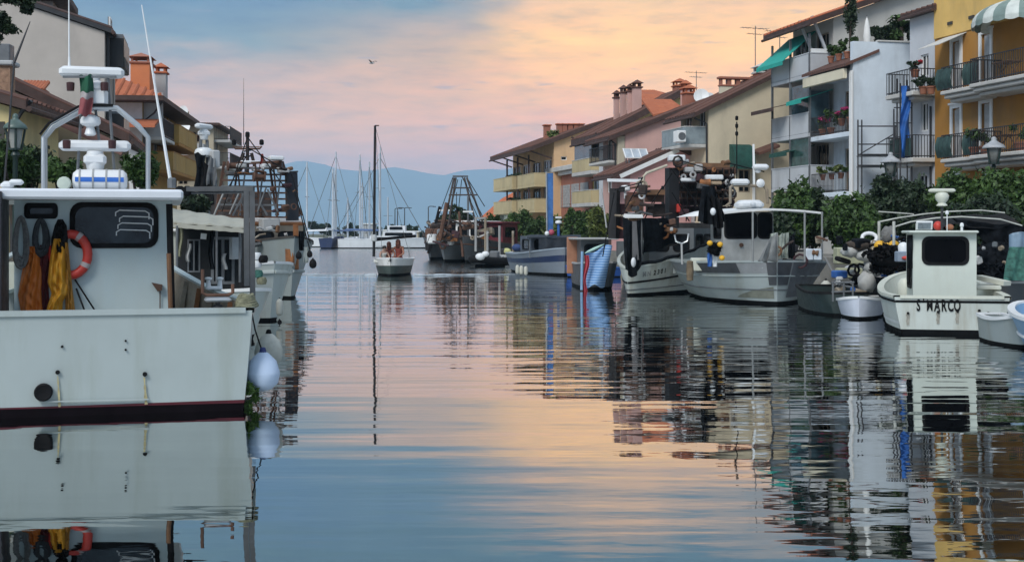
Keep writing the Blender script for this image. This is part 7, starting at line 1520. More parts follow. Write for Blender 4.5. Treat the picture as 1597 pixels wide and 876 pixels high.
# ------------------------------------------------------------------ people
def person(label, loc, rz, J, skin, hair=None, hair_long=False, clothes=(), group=None, scale=1.):
    """J: joints in metres, facing +y. One continuous skin-modifier body with fingers; hair and clothing are children"""
    t = thing('person', label, 'person', loc, rz, group); V = []; E = []; Rr = []
    def vtx(p, r): V.append(p); Rr.append(r); return len(V) - 1
    pel = vtx(J['pelvis'], .13); wa = vtx(J['waist'], .115); ch = vtx(J['chest'], .135); nk = vtx(J['neck'], .055); h0 = vtx(J['head'], .085); hp = Vector(J['head']); up = (hp - Vector(J['neck'])).normalized()
    h1 = vtx(tuple(hp + up * .10), .088); E += [(pel, wa), (wa, ch), (ch, nk), (nk, h0), (h0, h1)]
    fw = Vector(J.get('face', (0, 1, 0)))
    no = vtx(tuple(hp + fw * .095 + up * .02), .014); E.append((h0, no))
    for s in 'lr':
        sh = vtx(J['sh' + s], .062); el = vtx(J['el' + s], .043); wr = vtx(J['wr' + s], .029); E += [(ch, sh), (sh, el), (el, wr)]
        d = (Vector(J['wr' + s]) - Vector(J['el' + s])).normalized(); sd = d.cross(Vector((0, 0, 1))); sd = sd.normalized() if sd.length > .1 else Vector((1, 0, 0))
        pm = vtx(tuple(Vector(J['wr' + s]) + d * .07), .032); E.append((wr, pm))
        for k in range(4):
            a = vtx(tuple(Vector(V[pm]) + d * .035 + sd * (.018 * (k - 1.5))), .0095); b_ = vtx(tuple(Vector(V[a]) + d * (.045, .055, .05, .035)[k] + Vector((0, 0, -.012))), .008); E += [(pm, a), (a, b_)]
        th = vtx(tuple(Vector(J['wr' + s]) + d * .045 + sd * .045), .010); E.append((wr, th))
        hi = vtx(J['hip' + s], .095); kn = vtx(J['kn' + s], .062); an = vtx(J['an' + s], .042); ft = vtx(tuple(Vector(J['an' + s]) + Vector(J.get('toe', (0, .16, -.03)))), .035); E += [(pel, hi), (hi, kn), (kn, an), (an, ft)]
    me = bpy.data.meshes.new('body'); me.from_pydata([tuple(Vector(v) * scale) for v in V], E, []); o = bpy.data.objects.new('body', me); C.objects.link(o); o.parent = t
    m = o.modifiers.new('skin', 'SKIN'); 
    for i, sv in enumerate(me.skin_vertices[0].data): sv.radius = (Rr[i] * scale, Rr[i] * scale); sv.use_root = i == 0
    m.use_smooth_shade = True; su = o.modifiers.new('sub', 'SUBSURF'); su.levels = 1; su.render_levels = 1
    # bake the modifiers so the body is one plain mesh
    bpy.context.view_layer.update(); me2 = bpy.data.meshes.new_from_object(o.evaluated_get(bpy.context.evaluated_depsgraph_get())); o.modifiers.clear(); o.data = me2; me2.name = 'body'; me2.materials.clear(); me2.materials.append(skin)
    if hair:
        mb = MB().ball(tuple((hp + up * .075 - fw * .02) * scale), .108 * scale, 12, 8, (1, 1, 1.02))
        if hair_long: mb.lathe([(.10 * scale, 0), (.115 * scale, -.12 * scale), (.10 * scale, -.28 * scale), (.03 * scale, -.36 * scale)][::-1], tuple((hp + up * .09 - fw * .06) * scale), 12)
        ob('hair', mb, hair, t, smooth=80)
        e = MB()
        for s in (-1, 1): q = hp + fw * .085 + up * .055 + fw.cross(Vector((0, 0, 1))) * .032 * s; e.ball(tuple(q * scale), .011 * scale, 6, 4)
        ob('eyes', e, BLACK, t)
    for nm, parts, m_ in clothes:
        mb = MB()
        for path, rad in parts: mb.tube([Vector(p) * scale for p in path], [r * scale for r in rad], 12)
        ob(nm, mb, m_, t, smooth=80)
    return t
SKIN = mat('tanned_skin', (.36, .16, .10), .6, .12, 6); SKINL = mat('light_skin', (.52, .32, .24), .6, .1, 6); HAIRR = mat('auburn_hair', (.11, .03, .018), .7, .3, 30); HAIRD = mat('dark_hair', (.02, .015, .012), .7, .3, 30); REDC = mat('brick_red_cloth', (.30, .07, .05), .85, .2, 8); WHC = mat('white_cloth', (.68, .69, .64), .85, .08, 6); DKC = mat('dark_cloth', (.05, .035, .04), .85, .2, 8)
def sit(lean=0., turn=0., arm=0.):
    """sitting pose, facing +y, origin under the seat"""
    z = .32
    return dict(pelvis=(0, 0, z), waist=(0, -.03 + lean * .3, z + .22), chest=(turn * .03, lean, z + .43), neck=(turn * .03, lean + .02, z + .60), head=(turn * .03, lean + .05, z + .68), face=(turn * .6, (1 - .36 * turn * turn) ** .5, 0),
                shl=(-.19, lean, z + .50), shr=(.19, lean, z + .50), ell=(-.27, lean + .08, z + .26), elr=(.27, lean + .06 + arm * .1, z + .26), wrl=(-.18, lean + .30, z + .16), wrr=(.17, lean + .28 + arm * .12, z + .14 + arm * .2),
                hipl=(-.10, .02, z - .01), hipr=(.10, .02, z - .01), knl=(-.14, .42, z + .08), knr=(.13, .42, z + .05), anl=(-.14, .46, z - .30), anr=(.12, .50, z - .30))
# ---- small sailing boat coming up the canal
bw = pt(609, 429, 64.9); hd = Vector((.03, -1))
mv = Boat('sailing_boat', 'small white and dark green boat motoring towards the camera with people in its bow', 'boat', Vector((bw.x, bw.y)) - hd.normalized() * 5.6, hd)
mv.hull(5.6, 2.05, .78, .10, 0, .85, 3.2, 1.7, .1, .80, .08, .34, mat('dark_green_hull_side', (.055, .075, .068), .45, .15), ANTIB, PLASTW, .09, n=20, inner=GEL, deckm=GEL, stripe=[(.58, 1.0, paint('boat_white', (.68, .68, .66), .4))])
p = mv.hit(609, 407, 0, 5.72); ob('bow_fitting', MB().cbox(5.66, 5.74, -.045, .045, .70, .86, .015), DARK, mv.t)
DM = 65.6; m0, m1 = mv.L(583, 400, DM), mv.L(585, 196, DM); ob('mast', MB().tube([m0, m1], .075, 8, r1=.06), mat('black_mast', (.010, .010, .011), .5, .2), mv.t); ob('masthead', MB().bar(m1, mv.L(591, 196, DM), .07, .05), BLACK, mv.t)
b0, b1_ = mv.L(585, 374, DM), mv.L(650, 352, DM + 1.4); ob('boom', MB().tube([b0, mv.L(612, 371, DM + .6), mv.L(648, 368, DM + 1.4)], .075, 8), BLACK, mv.t); p = mv.L(583.5, 371, DM); ob('boom_cover', MB().lathe([(.04, -.2), (.15, -.14), (.16, .05), (.05, .2)], p, 10), mat('pale_canvas', (.42, .44, .44), .8, .1), mv.t)
for q0, q1 in (((585, 210), (572, 240 + 12)), ((586, 200), (596, 402)), ((585, 205), (560, 300)), ((586, 200), (640, 402))):
    if q1[1] > 380: ob('shroud', MB().tube([mv.L(*q0, DM), mv.L(*q1, DM)], .010, 4), GREYM, mv.t)
mb = MB(); q_ = [mv.hit(px, py, 0, 4.6) for px, py in ((583, 402), (584, 386), (600, 383))]; mb.tube(q_, .02, 5); mb.tube([mv.hit(638, 402, 0, 4.6), mv.hit(638, 384, 0, 4.6)], .02, 5); ob('pulpit', mb, STEELW, mv.t)
def seat(px, x): v = mv.hit(px, 400, 0, x); return mv.W((x, v.y, .40))
person('person with long auburn hair and bare tanned shoulders, left in the boat bow', seat(606, 4.0), R(180 + 20), sit(.04, .5), SKIN, HAIRR, True, [('swimsuit', [([(0, -.02, .26), (0, -.02, .52), (.01, .03, .78)], [.15, .135, .16])], REDC), ('shorts', [([(-.1, .0, .31), (-.13, .3, .39)], [.115, .09]), ([(.1, .0, .31), (.12, .3, .37)], [.115, .09])], DKC)], scale=1.12)
person('person in brick red clothing with dark auburn hair, right in the boat bow', seat(622, 3.9), R(180 - 15), sit(.06, -.4, .6), SKIN, HAIRR, True, [('top', [([(0, -.02, .26), (0, -.02, .52), (-.01, .05, .80)], [.155, .14, .165])], REDC), ('shorts', [([(-.1, .0, .31), (-.13, .3, .39)], [.115, .09]), ([(.1, .0, .31), (.12, .3, .37)], [.115, .09])], REDC)], scale=1.22)
person('person in white with dark hair bending over the left side of the small boat', seat(596, 4.3) - Vector((0, 0, .05)), R(180 + 35), sit(.18, .4), SKINL, HAIRD, False, [('shirt', [([(0, -.02, .26), (0, .05, .52), (.01, .18, .80)], [.16, .15, .165])], WHC), ('trousers', [([(-.1, .0, .31), (-.14, .40, .40)], [.12, .08]), ([(.1, .0, .31), (.13, .40, .37)], [.12, .08])], WHC)], scale=1.0)
solo('bag', 'small white bag at the left rim of the small boat', 'bag', MB().cbox(-.14, .14, -.1, .1, 0, .2, .05), WHC, seat(587, 4.7) + Vector((0, 0, .22)))
def seagull():
    t = thing('seagull', 'lone seagull gliding in the sky left of the cloud edge', 'bird', pt(580, 99, 120), R(60))
    mb = MB().tube([(0, -.32, 0), (0, -.2, .02), (0, 0, .0), (0, .2, .02), (0, .3, .04), (0, .36, .03)], [.02, .06, .09, .06, .045, .015], 8); ob('body', mb, GREYP, t, smooth=80)
    for s in (-1, 1): ob('wing', MB().grid(lambda u, v: (s * (.05 + .62 * u), .09 - .20 * v * (1 - .7 * u) - .12 * u * u, .05 + .30 * math.sin(u * 2.2) * .7 + .01 * v), 8, 3, (0, 0, -.015)), DARK, t, smooth=80)
seagull()
# wake lines beside the small boat
def wake(x0, x1, y0, amp, seed):
    mb = MB(); g = random.Random(seed); mb.grid(lambda u, v: (x0 + (x1 - x0) * u, y0 + 1.3 * u + (v - .5) * .5, .012 + amp * math.sin(v * math.pi) ** 2 * (1 - .8 * u) * (.7 + .3 * math.sin(u * 23 + seed))), 50, 6)
    return mb
FOAM = mat('wake_foam', (.42, .47, .50), .3, .35, 3)
solo('wake', 'low pale wake ridge spreading left of the small boat', 'wake', wake(-6.9, -12.5, 65.2, .10, 1), FOAM, kind='stuff'); solo('wake', 'low pale wake ridge spreading right of the small boat', 'wake', wake(-5.0, .8, 65.2, .10, 2), FOAM, kind='stuff')

# ------------------------------------------------------------------ marina at the far end
HULLW = paint('yacht_white', (.72, .74, .76), .35, damt=.1)
def yacht(label, px, D, hd, L_, B_, Hh, m, mast=None, sup=None, name='sailing_yacht', cat='sailing yacht', group='yachts moored in the far marina', **k):
    p = pt(px, 380, D); y = Boat(name, label, cat, (p.x, p.y), hd, group); y.hull(L_, B_, Hh, .25, 0, .8, 2.2, 1.5, .5, .7, .15, Hh - .1, m, ANTIB, m, .1, n=12, deckm=HULLW)
    if sup:
        for x0, x1, w, z0, z1 in sup: y.house(x0, x1, -w, w, z0, z1, HULLW, {'r': [(x0 + .3, x1 - .4, z0 + .25, z1 - .2)], 'l': [(x0 + .3, x1 - .4, z0 + .25, z1 - .2)]}, name='cabin')
    if mast:
        for x, hgt, stay in mast:
            ob('mast', MB().tube([(x, 0, Hh - .2), (x, 0, Hh + hgt)], .17, 6, r1=.12), mat('pale_mast', (.46, .50, .54), .5, .1), y.t); ob('boom', MB().tube([(x, 0, Hh + 1.2), (x - L_ * .38, .1, Hh + 1.3)], .14, 6), mat('sail_cover', (.10, .16, .30), .8, .2) if stay > .5 else HULLW, y.t)
            for a in (L_ * .98, .1): ob('stay', MB().tube([(x, 0, Hh + hgt * .96), (a, 0, Hh)], .045 if a > 1 else .03, 4), GREYM, y.t)
            ob('spreader', MB().bar((x, -.7, Hh + hgt * .55), (x, .7, Hh + hgt * .55), .06), GREYM, y.t)
    return y
yacht('dark blue hulled sailing yacht at the left end of the marina', 508, 170, (.05, 1), 11, 2.4, 1.35, NAVY, [(5, 9.5, 0)])
yacht('long white sailing yacht with a small dark hull window behind the black mast', 528, 172, (1, .05), 12, 3.2, 1.25, HULLW, [(5.5, 11.5, 1)], [(4.2, 8, 1, 1.2, 1.7)])
yacht('white motor yacht with raked cabin at the right of the marina', 576, 176, (1, .0), 9.5, 3.2, 1.3, HULLW, None, [(2, 6.4, 1.3, 1.2, 2.3), (2.6, 5, 1.1, 2.3, 3.1)], 'motor_yacht', 'motor yacht')
yacht('grey-white tender with long pointed bow at the right end of the marina', 618, 178, (1, .02), 5, 2.2, 1.1, mat('grey_yacht', (.45, .48, .52), .4, .05), None, [(1, 2.6, .8, 1, 1.9)], 'motor_yacht', 'motor yacht')
for i, (px, hgt, D) in enumerate(((516, 11.2, 186), (522, 10.4, 190), (552, 12.6, 188), (560, 13.2, 194), (567, 11.6, 190), (594, 14.0, 192), (601, 8.6, 196), (606, 6.5, 198), (533, 6.5, 200))):
    yacht(['slim pale mast yacht just right of the blue hull', 'second pale mast yacht right of the blue hull', 'pale yacht left of the tallest pale mast', 'pale yacht with the second tallest pale mast', 'pale yacht right of the twin tall masts', 'pale yacht with the tallest stayed mast right of the black mast', 'pale yacht with a short mast right of the tallest stayed one', 'pale yacht with the shortest thin mast by the lamp posts', 'pale yacht with a low mast between the two clusters'][i], px, D, (.12 * (-1) ** i, 1) if i % 3 else (-1, .3), 9, 2.6, 1.2, HULLW, [(3.8, hgt, i % 2)])
def lamp_far(px, py, D, lab, flip=1):
    p = pt(px, py, D); t = thing('street_lamp', lab, 'street lamp', (p.x, p.y, 1.0), 0, 'street lamps along the far shore'); h = p.z - 1
    ob('pole', MB().tube([(0, 0, 0), (0, 0, h)], .10, 6, r1=.07), DARK, t); ob('arm', MB().tube([(0, 0, h), (.25 * flip, 0, h + .12), (.9 * flip, 0, h + .1)], .07, 5), DARK, t); ob('lamp_head', MB().cbox(min(.7 * flip, 1.2 * flip), max(.7 * flip, 1.2 * flip), -.15, .15, h + .02, h + .14, .03), DARK, t)
for a in ((616, 326, 215, 'left lamp post of the close pair on the far shore'), (620, 325, 218, 'right lamp post of the close pair on the far shore'), (631, 325, 215, 'lamp post just right of the close pair on the far shore'), (668, 323, 200, 'lone lamp post left of the dark trawlers')): lamp_far(*a)
# far trees and sheds
g_ = random.Random(5)
ft = [(488, 342, 368, 12), (505, 348, 372, 12), (522, 350, 370, 12), (540, 346, 370, 12), (556, 350, 370, 10), (572, 352, 370, 10), (590, 352, 368, 9), (612, 344, 370, 12), (628, 347, 372, 14), (646, 354, 374, 12), (657, 358, 376, 9), (472, 350, 375, 10), (440, 352, 376, 16), (410, 354, 376, 14), (380, 354, 376, 14), (350, 354, 376, 14)]
for i, (px, y0, y1, w) in enumerate(ft):
    lab = ['dark tree right beside the trawler bow above the blue hulled yacht', 'low dark tree behind the blue hulled yacht', 'dark tree between the first two pale masts', 'dark tree below the second mast cluster', 'dark tree below the tallest pale masts', 'small dark tree left of the grey flat-roofed shed', 'small dark tree right behind the black mast', 'dark tree behind the close pair of lamp posts', 'broad dark tree behind the single lamp post', 'low dark tree left of the lone lamp post', 'lowest dark tree beside the rusty trawler group', 'dark tree behind the rusty trawler bow', 'far dark tree behind the rusty lattice rig', 'far dark tree behind the grey gallows', 'far dark tree behind the awning', 'far dark tree furthest left on the far shore'][i]
    pxtree('tree', lab, 'tree', px - w, px + w, y0, y1, 285 + 8 * (i % 3), 420, .55, 60 + i, LEAFD, 1.0, 'trees on the far shore')
for k, (x0, x1, y0, D, m) in enumerate(((566, 584, 350, 270, GREYP), (634, 652, 362, 262, SAND), (596, 606, 360, 262, CREAMP))):
    a, c = pt(x0, 372, D), pt(x1, y0, D); t = thing('shed', ['grey flat-roofed shed behind the marina left of the black mast', 'sand coloured low shed on the far shore by the trawlers', 'cream hut on the far shore behind the small boat'][k], 'shed', (a.x, D, .8)); w = c.x - a.x; hh = c.z - .8
    mb = MB(); panel(mb, (0, 0, 0), (1, 0, 0), (0, -1, 0), w, hh, [(w * .2, w * .4, hh * .3, hh * .7), (w * .6, w * .8, hh * .3, hh * .7)], .2); mb.add([(0, 0, 0), (0, 4, 0), (0, 4, hh), (0, 0, hh), (w, 0, 0), (w, 4, 0), (w, 4, hh), (w, 0, hh)], [(0, 3, 2, 1), (4, 5, 6, 7), (1, 2, 6, 5)]); ob('wall', mb, m, t, smooth=0); ob('roof', MB().cbox(-.3, w + .3, -.3, 4.3, hh, hh + .25, .05), WHITE, t)
    for o in ((w * .2, w * .4, hh * .3, hh * .7), (w * .6, w * .8, hh * .3, hh * .7)): window(t, (0, 0, 0), (1, 0, 0), (0, -1, 0), o)
# ---- dark trawlers at the end of the right quay
def trawler(label, px, py, D, hd, L_, B_, Hh, m, cab, D2):
    p = pt(px, py, D); hd = Vector(hd).normalized(); t = Boat('trawler', label, 'trawler', Vector((p.x, D)) - hd * L_, hd, 'dark trawlers at the end of the quay')
    t.hull(L_, B_, Hh, .7, .2, .85, 2.4, 1.5, .5, .7, .15, Hh * .55, m, ANTIB, mat('rusty_rim', (.12, .08, .06), .7, .3), .14, n=14, rub=[(.7, .05, RUST)])
    t.house(L_ * .25, L_ * .55, -B_ * .3, B_ * .3, Hh * .55, Hh + 1.6, cab, {'b': [(-B_ * .25, -.1, Hh + .6, Hh + 1.3), (.1, B_ * .25, Hh + .6, Hh + 1.3)], 'r': [(L_ * .3, L_ * .5, Hh + .6, Hh + 1.3)], 'l': [(L_ * .3, L_ * .5, Hh + .6, Hh + 1.3)]})
    ob('wheelhouse_roof', MB().cbox(L_ * .23, L_ * .58, -B_ * .34, B_ * .34, Hh + 1.601, Hh + 1.72, .03), cab, t.t); return t
t1 = trawler('rusty dark trawler furthest left of the group at the end of the quay', 672, 404, 102, (-.25, -1), 11, 3.6, 1.5, DKH, RUST, 104)
t2 = trawler('mid grey trawler with a tall A-frame gantry at the end of the quay', 694, 409, 93, (-.35, -1), 11, 3.8, 1.35, MIDH, WHITE, 95)
t3 = trawler('grey trawler with a red cabin right of the A-frame gantry', 727, 410, 91, (-.4, -1), 10, 3.2, 1.25, DKH, mat('red_cabin', (.15, .02, .03), .6, .3), 93)
def gq(px, py, D=94): return t2.L(px, py, D)
for p0, p1 in (((708, 277), (688, 372)), ((728, 277), (757, 358)), ((711, 277), (699, 352)), ((724, 277), (744, 356))): ob('gantry_leg', MB().tube([gq(*p0), gq(*p1)], .075, 7), mat('gantry_brown', (.075, .06, .055), .7, .2), t2.t)
for p0, p1 in (((706, 275), (730, 275)), ((703, 293), (733, 293)), ((700, 304), (744, 304))): ob('gantry_bar', MB().tube([gq(*p0), gq(*p1)], .055, 6), MATS['gantry_brown'], t2.t)
for p0, p1 in (((728, 277), (756, 322)), ((714, 280), (706, 312)), ((720, 280), (716, 318)), ((712, 300), (712, 330))): ob('stay', MB().tube([gq(*p0), gq(*p1)], .03, 4), BLACK, t2.t)
ob('boom', MB().tube([gq(697, 316, 92), gq(686, 374, 92)], .16, 7), RUST, t2.t); ob('winch', MB().cbox(-.4, .4, -.6, .6, 0, .8, .1), RUST, t1.t, loc=t1.L(676, 372, 101)); ob('light_bar', MB().bar(t1.L(684, 328, 101), t1.L(702, 328, 101), .2, .12), PLASTW, t1.t); ob('radar_scanner', MB().bar(t3.L(722, 330, 92), t3.L(738, 330, 92), .15, .12), PLASTW, t3.t); ob('radar_post', MB().tube([t3.L(730, 372, 92), t3.L(730, 306, 92)], .07, 6), GREYM, t3.t)
for k, (px, py, m) in enumerate(((674, 372, PLASTW), (700, 374, PLASTW), (690, 364, PLASTW))): ob('lifebox', MB().cbox(-.25, .25, -.35, .35, 0, .7, .08), m, t2.t, loc=t2.L(px, py + 8, 93))
for k, (x, y, y1_) in enumerate(((742, 338, 378), (757, 338, 378), (779, 352, 388), (800, 360, 392), (760, 360, 392))): solo('mooring_pole', ['left of two thin posts joined by a bar behind the red cabin trawler', 'right of two thin posts joined by a bar behind the red cabin trawler', 'thin post above the black rubber boat', 'thin pale post left of the blue spar', 'short post below the twin posts'][k], 'post', MB().tube([pt(x, y, 90), pt(x, y1_ + 14, 90)], .09, 7), WOODD if k % 2 else GREYP)
solo('cross_bar', 'thin bar joining the twin posts behind the red cabin trawler', 'bar', MB().bar(pt(742, 340, 90), pt(757, 340, 90), .12), GREYP)
for tt, x0_, x1_, D_ in ((t1, 664, 690, 101.5), (t2, 682, 712, 92.4), (t3, 716, 760, 90.4)): gear(tt, 14, x0_, x1_, 345, 385, D_ - .4, D_ + .6, 1.5)
for p0, p1 in (((684, 330), (664, 385)), ((697, 318), (740, 350)), ((730, 306), (765, 380)), ((720, 275), (770, 370)), ((706, 277), (672, 370))): ob('rigging_wire', MB().tube([t2.L(*p0, 93), t2.L(*p1, 92)], .03, 4), BLACK, t2.t)
ob('derrick', MB().tube([t3.L(722, 400, 91), t3.L(716, 330, 91)], .09, 6), RUST, t3.t); ob('derrick', MB().tube([t1.L(668, 395, 101), t1.L(686, 322, 101)], .12, 6), BLACK, t1.t)
# ---- black rubber boat
p = pt(748, 416, 80.5); rb = Boat('rubber_boat', 'black inflatable rubber boat with outboard moored before the dark trawlers', 'rubber boat', (p.x + 1.3, p.y + 2.2), (-.55, -.83)); pts = [(0, -.7, .36), (1.2, -.75, .36), (2.2, -.62, .42), (2.8, -.3, .50), (2.95, 0, .54), (2.8, .3, .50), (2.2, .62, .42), (1.2, .75, .36), (0, .7, .36)]
ob('tube', MB().tube([(-.35, -.7, .36)] + pts + [(-.35, .7, .36)], [.1] + [.24] * 9 + [.1], 10), BLACK, rb.t, smooth=80); ob('floor', MB().cbox(-.1, 2.6, -.5, .5, .2, .26, .02), MIDH, rb.t); ob('keel', MB().cbox(-.1, 2.5, -.35, .35, -.15, .2, .1), BLACK, rb.t)
ob('transom', MB().cbox(-.15, -.08, -.55, .55, .15, .75, .02), GREYP, rb.t); mb = MB().cbox(-.45, -.16, -.16, .16, .7, 1.15, .08); mb.cbox(-.34, -.24, -.06, .06, -.3, .7, .02); ob('outboard_motor', mb, DARK, rb.t)
ob('console', MB().cbox(.5, .9, -.3, .3, .26, 1.0, .06), mat('grey_console', (.16, .17, .18), .5, .1), rb.t); ob('seat', MB().cbox(0.05, .4, -.35, .35, .26, .7, .06), GREYP, rb.t)
for k, (px, py, r, m, lab) in enumerate(((749, 400, .28, PLASTW, 'white covered bundle in the bow of the rubber boat'), (757, 396, .22, PLASTW, 'upright white can in the rubber boat'), (797, 398, .3, PLASTW, 'white bundle right of the rubber boat'), (790, 392, .28, mat('lemon_bundle', (.5, .5, .22), .8), 'lemon coloured bundle behind the rubber boat'), (806, 386, .3, mat('blue_cover', (.03, .06, .17), .8, .2), 'dark blue cover left of the blue and grey boat'))): solo('bundle', lab, 'bundle', MB().ball((0, 0, 0), r, 12, 8, (1.1, .9, .8)), m, pt(px, py, 79.5 if k < 2 else 80 + k))
dinghy('little white dinghy between the rubber boat and the blue and grey boat', (pt(800, 412, 86).x, 87), (-.3, -.95), 2.6, 1.2, .4, HULLW, PLASTW); dinghy('dark low dinghy right behind the rubber boat', (pt(785, 410, 88).x, 89), (-.3, -.95), 3, 1.4, .45, DKH, BLACK)

# ------------------------------------------------------------------ trees, shrubs, lamps, garden things
hedge = [(772, 808, 332, 376, 112), (796, 832, 326, 372, 108), (822, 858, 332, 376, 104), (848, 884, 334, 374, 100), (876, 912, 322, 372, 96), (900, 936, 320, 370, 92), (922, 952, 324, 372, 88)]
for i, (x0, x1, y0, y1, D) in enumerate(hedge): x0, x1, y1 = x0 - 7, x1 + 7, y1 + 12; pxtree('tree', ['leftmost leafy street tree below the yellow balconies', 'second leafy tree from the left below the yellow balconies', 'leafy tree left of the blue spar', 'leafy tree right of the blue spar', 'bushy tree below the brick red block', 'bushy tree right of the brick red block', 'bushy tree beside the black boom column'][i], 'tree', x0, x1, y0, y1, D, 3600, .15, 100 + i, LEAF if i % 3 else LEAFY, QZ, 'street trees on the right quay')
pxtree('tree', 'round dark tree behind the A-frame gantry', 'tree', 676, 748, 314, 380, 122, 4200, .26, 120, LEAFD, QZ)
pxtree('tree', 'green shrub beside the round dark tree at the end of the quay', 'tree', 752, 790, 330, 378, 118, 2200, .2, 121, LEAF, QZ)
rt = [(1204, 1268, 278, 392, 50, LEAF, 'light green shrub below the grey balconies'), (1236, 1296, 290, 396, 51, LEAFD, 'dark shrub behind the canopy posts'), (1282, 1372, 302, 396, 47.5, LEAF, 'rounded green shrub left of the blank white wall'), (1346, 1404, 270, 380, 50, LEAFD, 'dark oleander shrub under the lantern by the scaffolding'), (1380, 1452, 276, 380, 49, LEAFD, 'dark flowering shrub below the pale grey house'), (1440, 1535, 264, 380, 47, LEAF, 'broad green tree below the yellow house balconies'), (1505, 1640, 252, 375, 45, LEAF, 'large green tree at the right edge under the yellow house'), (1470, 1590, 300, 395, 44, LEAFD, 'dark shrub low behind the arched pipe frame'), (1180, 1240, 330, 400, 49, LEAFD, 'dark low shrub behind the wheelhouse of the blunt-bowed boat')]
for i, (x0, x1, y0, y1, D, m, lab) in enumerate(rt): pxtree('tree', lab, 'tree', x0, x1, y0, y1, D, 9000, .115, 140 + i, m, QZ, depth=1.7)
lt = [(-20, 62, 208, 300, 27, LEAF, 'green shrub behind the lantern at the left edge'), (20, 76, 226, 300, 28.5, LEAFD, 'dark shrub behind the left leg of the tubular arch'), (70, 128, 244, 300, 28, LEAF, 'low green shrub between the arch leg and the liferaft'), (196, 242, 236, 300, 29, LEAF, 'green shrub behind the right leg of the tubular arch'), (270, 330, 296, 350, 31, LEAFD, 'dark shrub behind the cream awning')]
for i, (x0, x1, y0, y1, D, m, lab) in enumerate(lt): pxtree('tree', lab, 'tree', x0, x1, y0, y1, D, 3600, .075, 160 + i, m, QZ, depth=.9)
# pine whose lowest bough hangs into the top left corner
p = pt(-38, 12, 25); pt_ = thing('pine_tree', 'dark pine with drooping boughs in the top left corner', 'tree', (p.x, p.y, QZ)); zc = p.z - QZ
ob('trunk', MB().tube([(0, 0, 0), (-.1, .1, zc * .5), (0, 0, zc + 2)], .2, 9, r1=.1), BARK, pt_)
for k, (dx, dz, r) in enumerate(((.75, .25, .42), (.5, -.32, .34), (.25, .9, .8), (.98, .02, .2), (.3, -.62, .22))): o_ = ob('bough', MB().tube([(0, 0, zc + dz * .5), (dx * .6, 0, zc + dz + .1), (dx, .05, zc + dz)], .04, 6, r1=.01), BARK, pt_); tag(ob('needles', leaves(1500, (dx, .05, zc + dz), (r, r * .8, r * .75), .05, 180 + k, clumps=14), LEAFD, o_, smooth=0), kind='stuff')
def lantern(label, px, ytop, ybase, D, sc=1., pole=True):
    p = pt(px, ybase, D); z0 = QZ; t = thing('street_lantern', label, 'street lamp', (p.x, p.y, z0), 0, 'lanterns along the quay'); h = p.z - z0; s = (Zat(ytop, D) - p.z); w_ = .70 if sc == 1 else .9
    GRN = mat('dark_green_iron', (.015, .035, .03), .45, .2)
    ob('post', MB().lathe([(.10, 0), (.12, .3), (.06, .4), (.05, h - .15), (.09, h - .1), (.05, h)], (0, 0, 0), 10), GRN, t)
    mb = MB()
    for a in range(4):
        c_, s_ = math.cos(a * math.pi / 2 + .4), math.sin(a * math.pi / 2 + .4); mb.bar((c_ * s * .22 * w_, s_ * s * .22 * w_, h), (c_ * s * .36 * w_, s_ * s * .36 * w_, h + s * .58), s * .05)
    mb.lathe([(s * w_ * .26, h), (s * w_ * .26, h + s * .04), (.01, h + s * .05)], (0, 0, 0), 8); ob('lantern_frame', mb, GRN, t)
    ob('glass', MB().lathe([(s * w_ * .19, h + s * .05), (s * w_ * .31, h + s * .57)], (0, 0, 0), 8), mat('lantern_glass', (.30, .31, .29), .2, .15), t, smooth=80)
    mb = MB().lathe([(s * w_ * .46, h + s * .58), (s * w_ * .47, h + s * .61), (s * w_ * .40, h + s * .70), (s * w_ * .22, h + s * .80), (s * w_ * .10, h + s * .88), (s * w_ * .12, h + s * .92), (s * w_ * .08, h + s), (.01, h + s * 1.02)], (0, 0, 0), 14); ob('lantern_hood', mb, mat('pale_green_iron', (.09, .14, .125), .4, .25) if sc == 1 else mat('grey_hood', (.38, .40, .42), .4, .2), t, smooth=80)
lantern('green iron lantern at the left edge before the yellow cottage', 24, 178, 234, 25); lantern('grey hooded lantern by the scaffolding', 1389, 238, 276, 52, 2.); lantern('grey hooded lantern before the yellow house', 1550, 214, 256, 49, 2.)
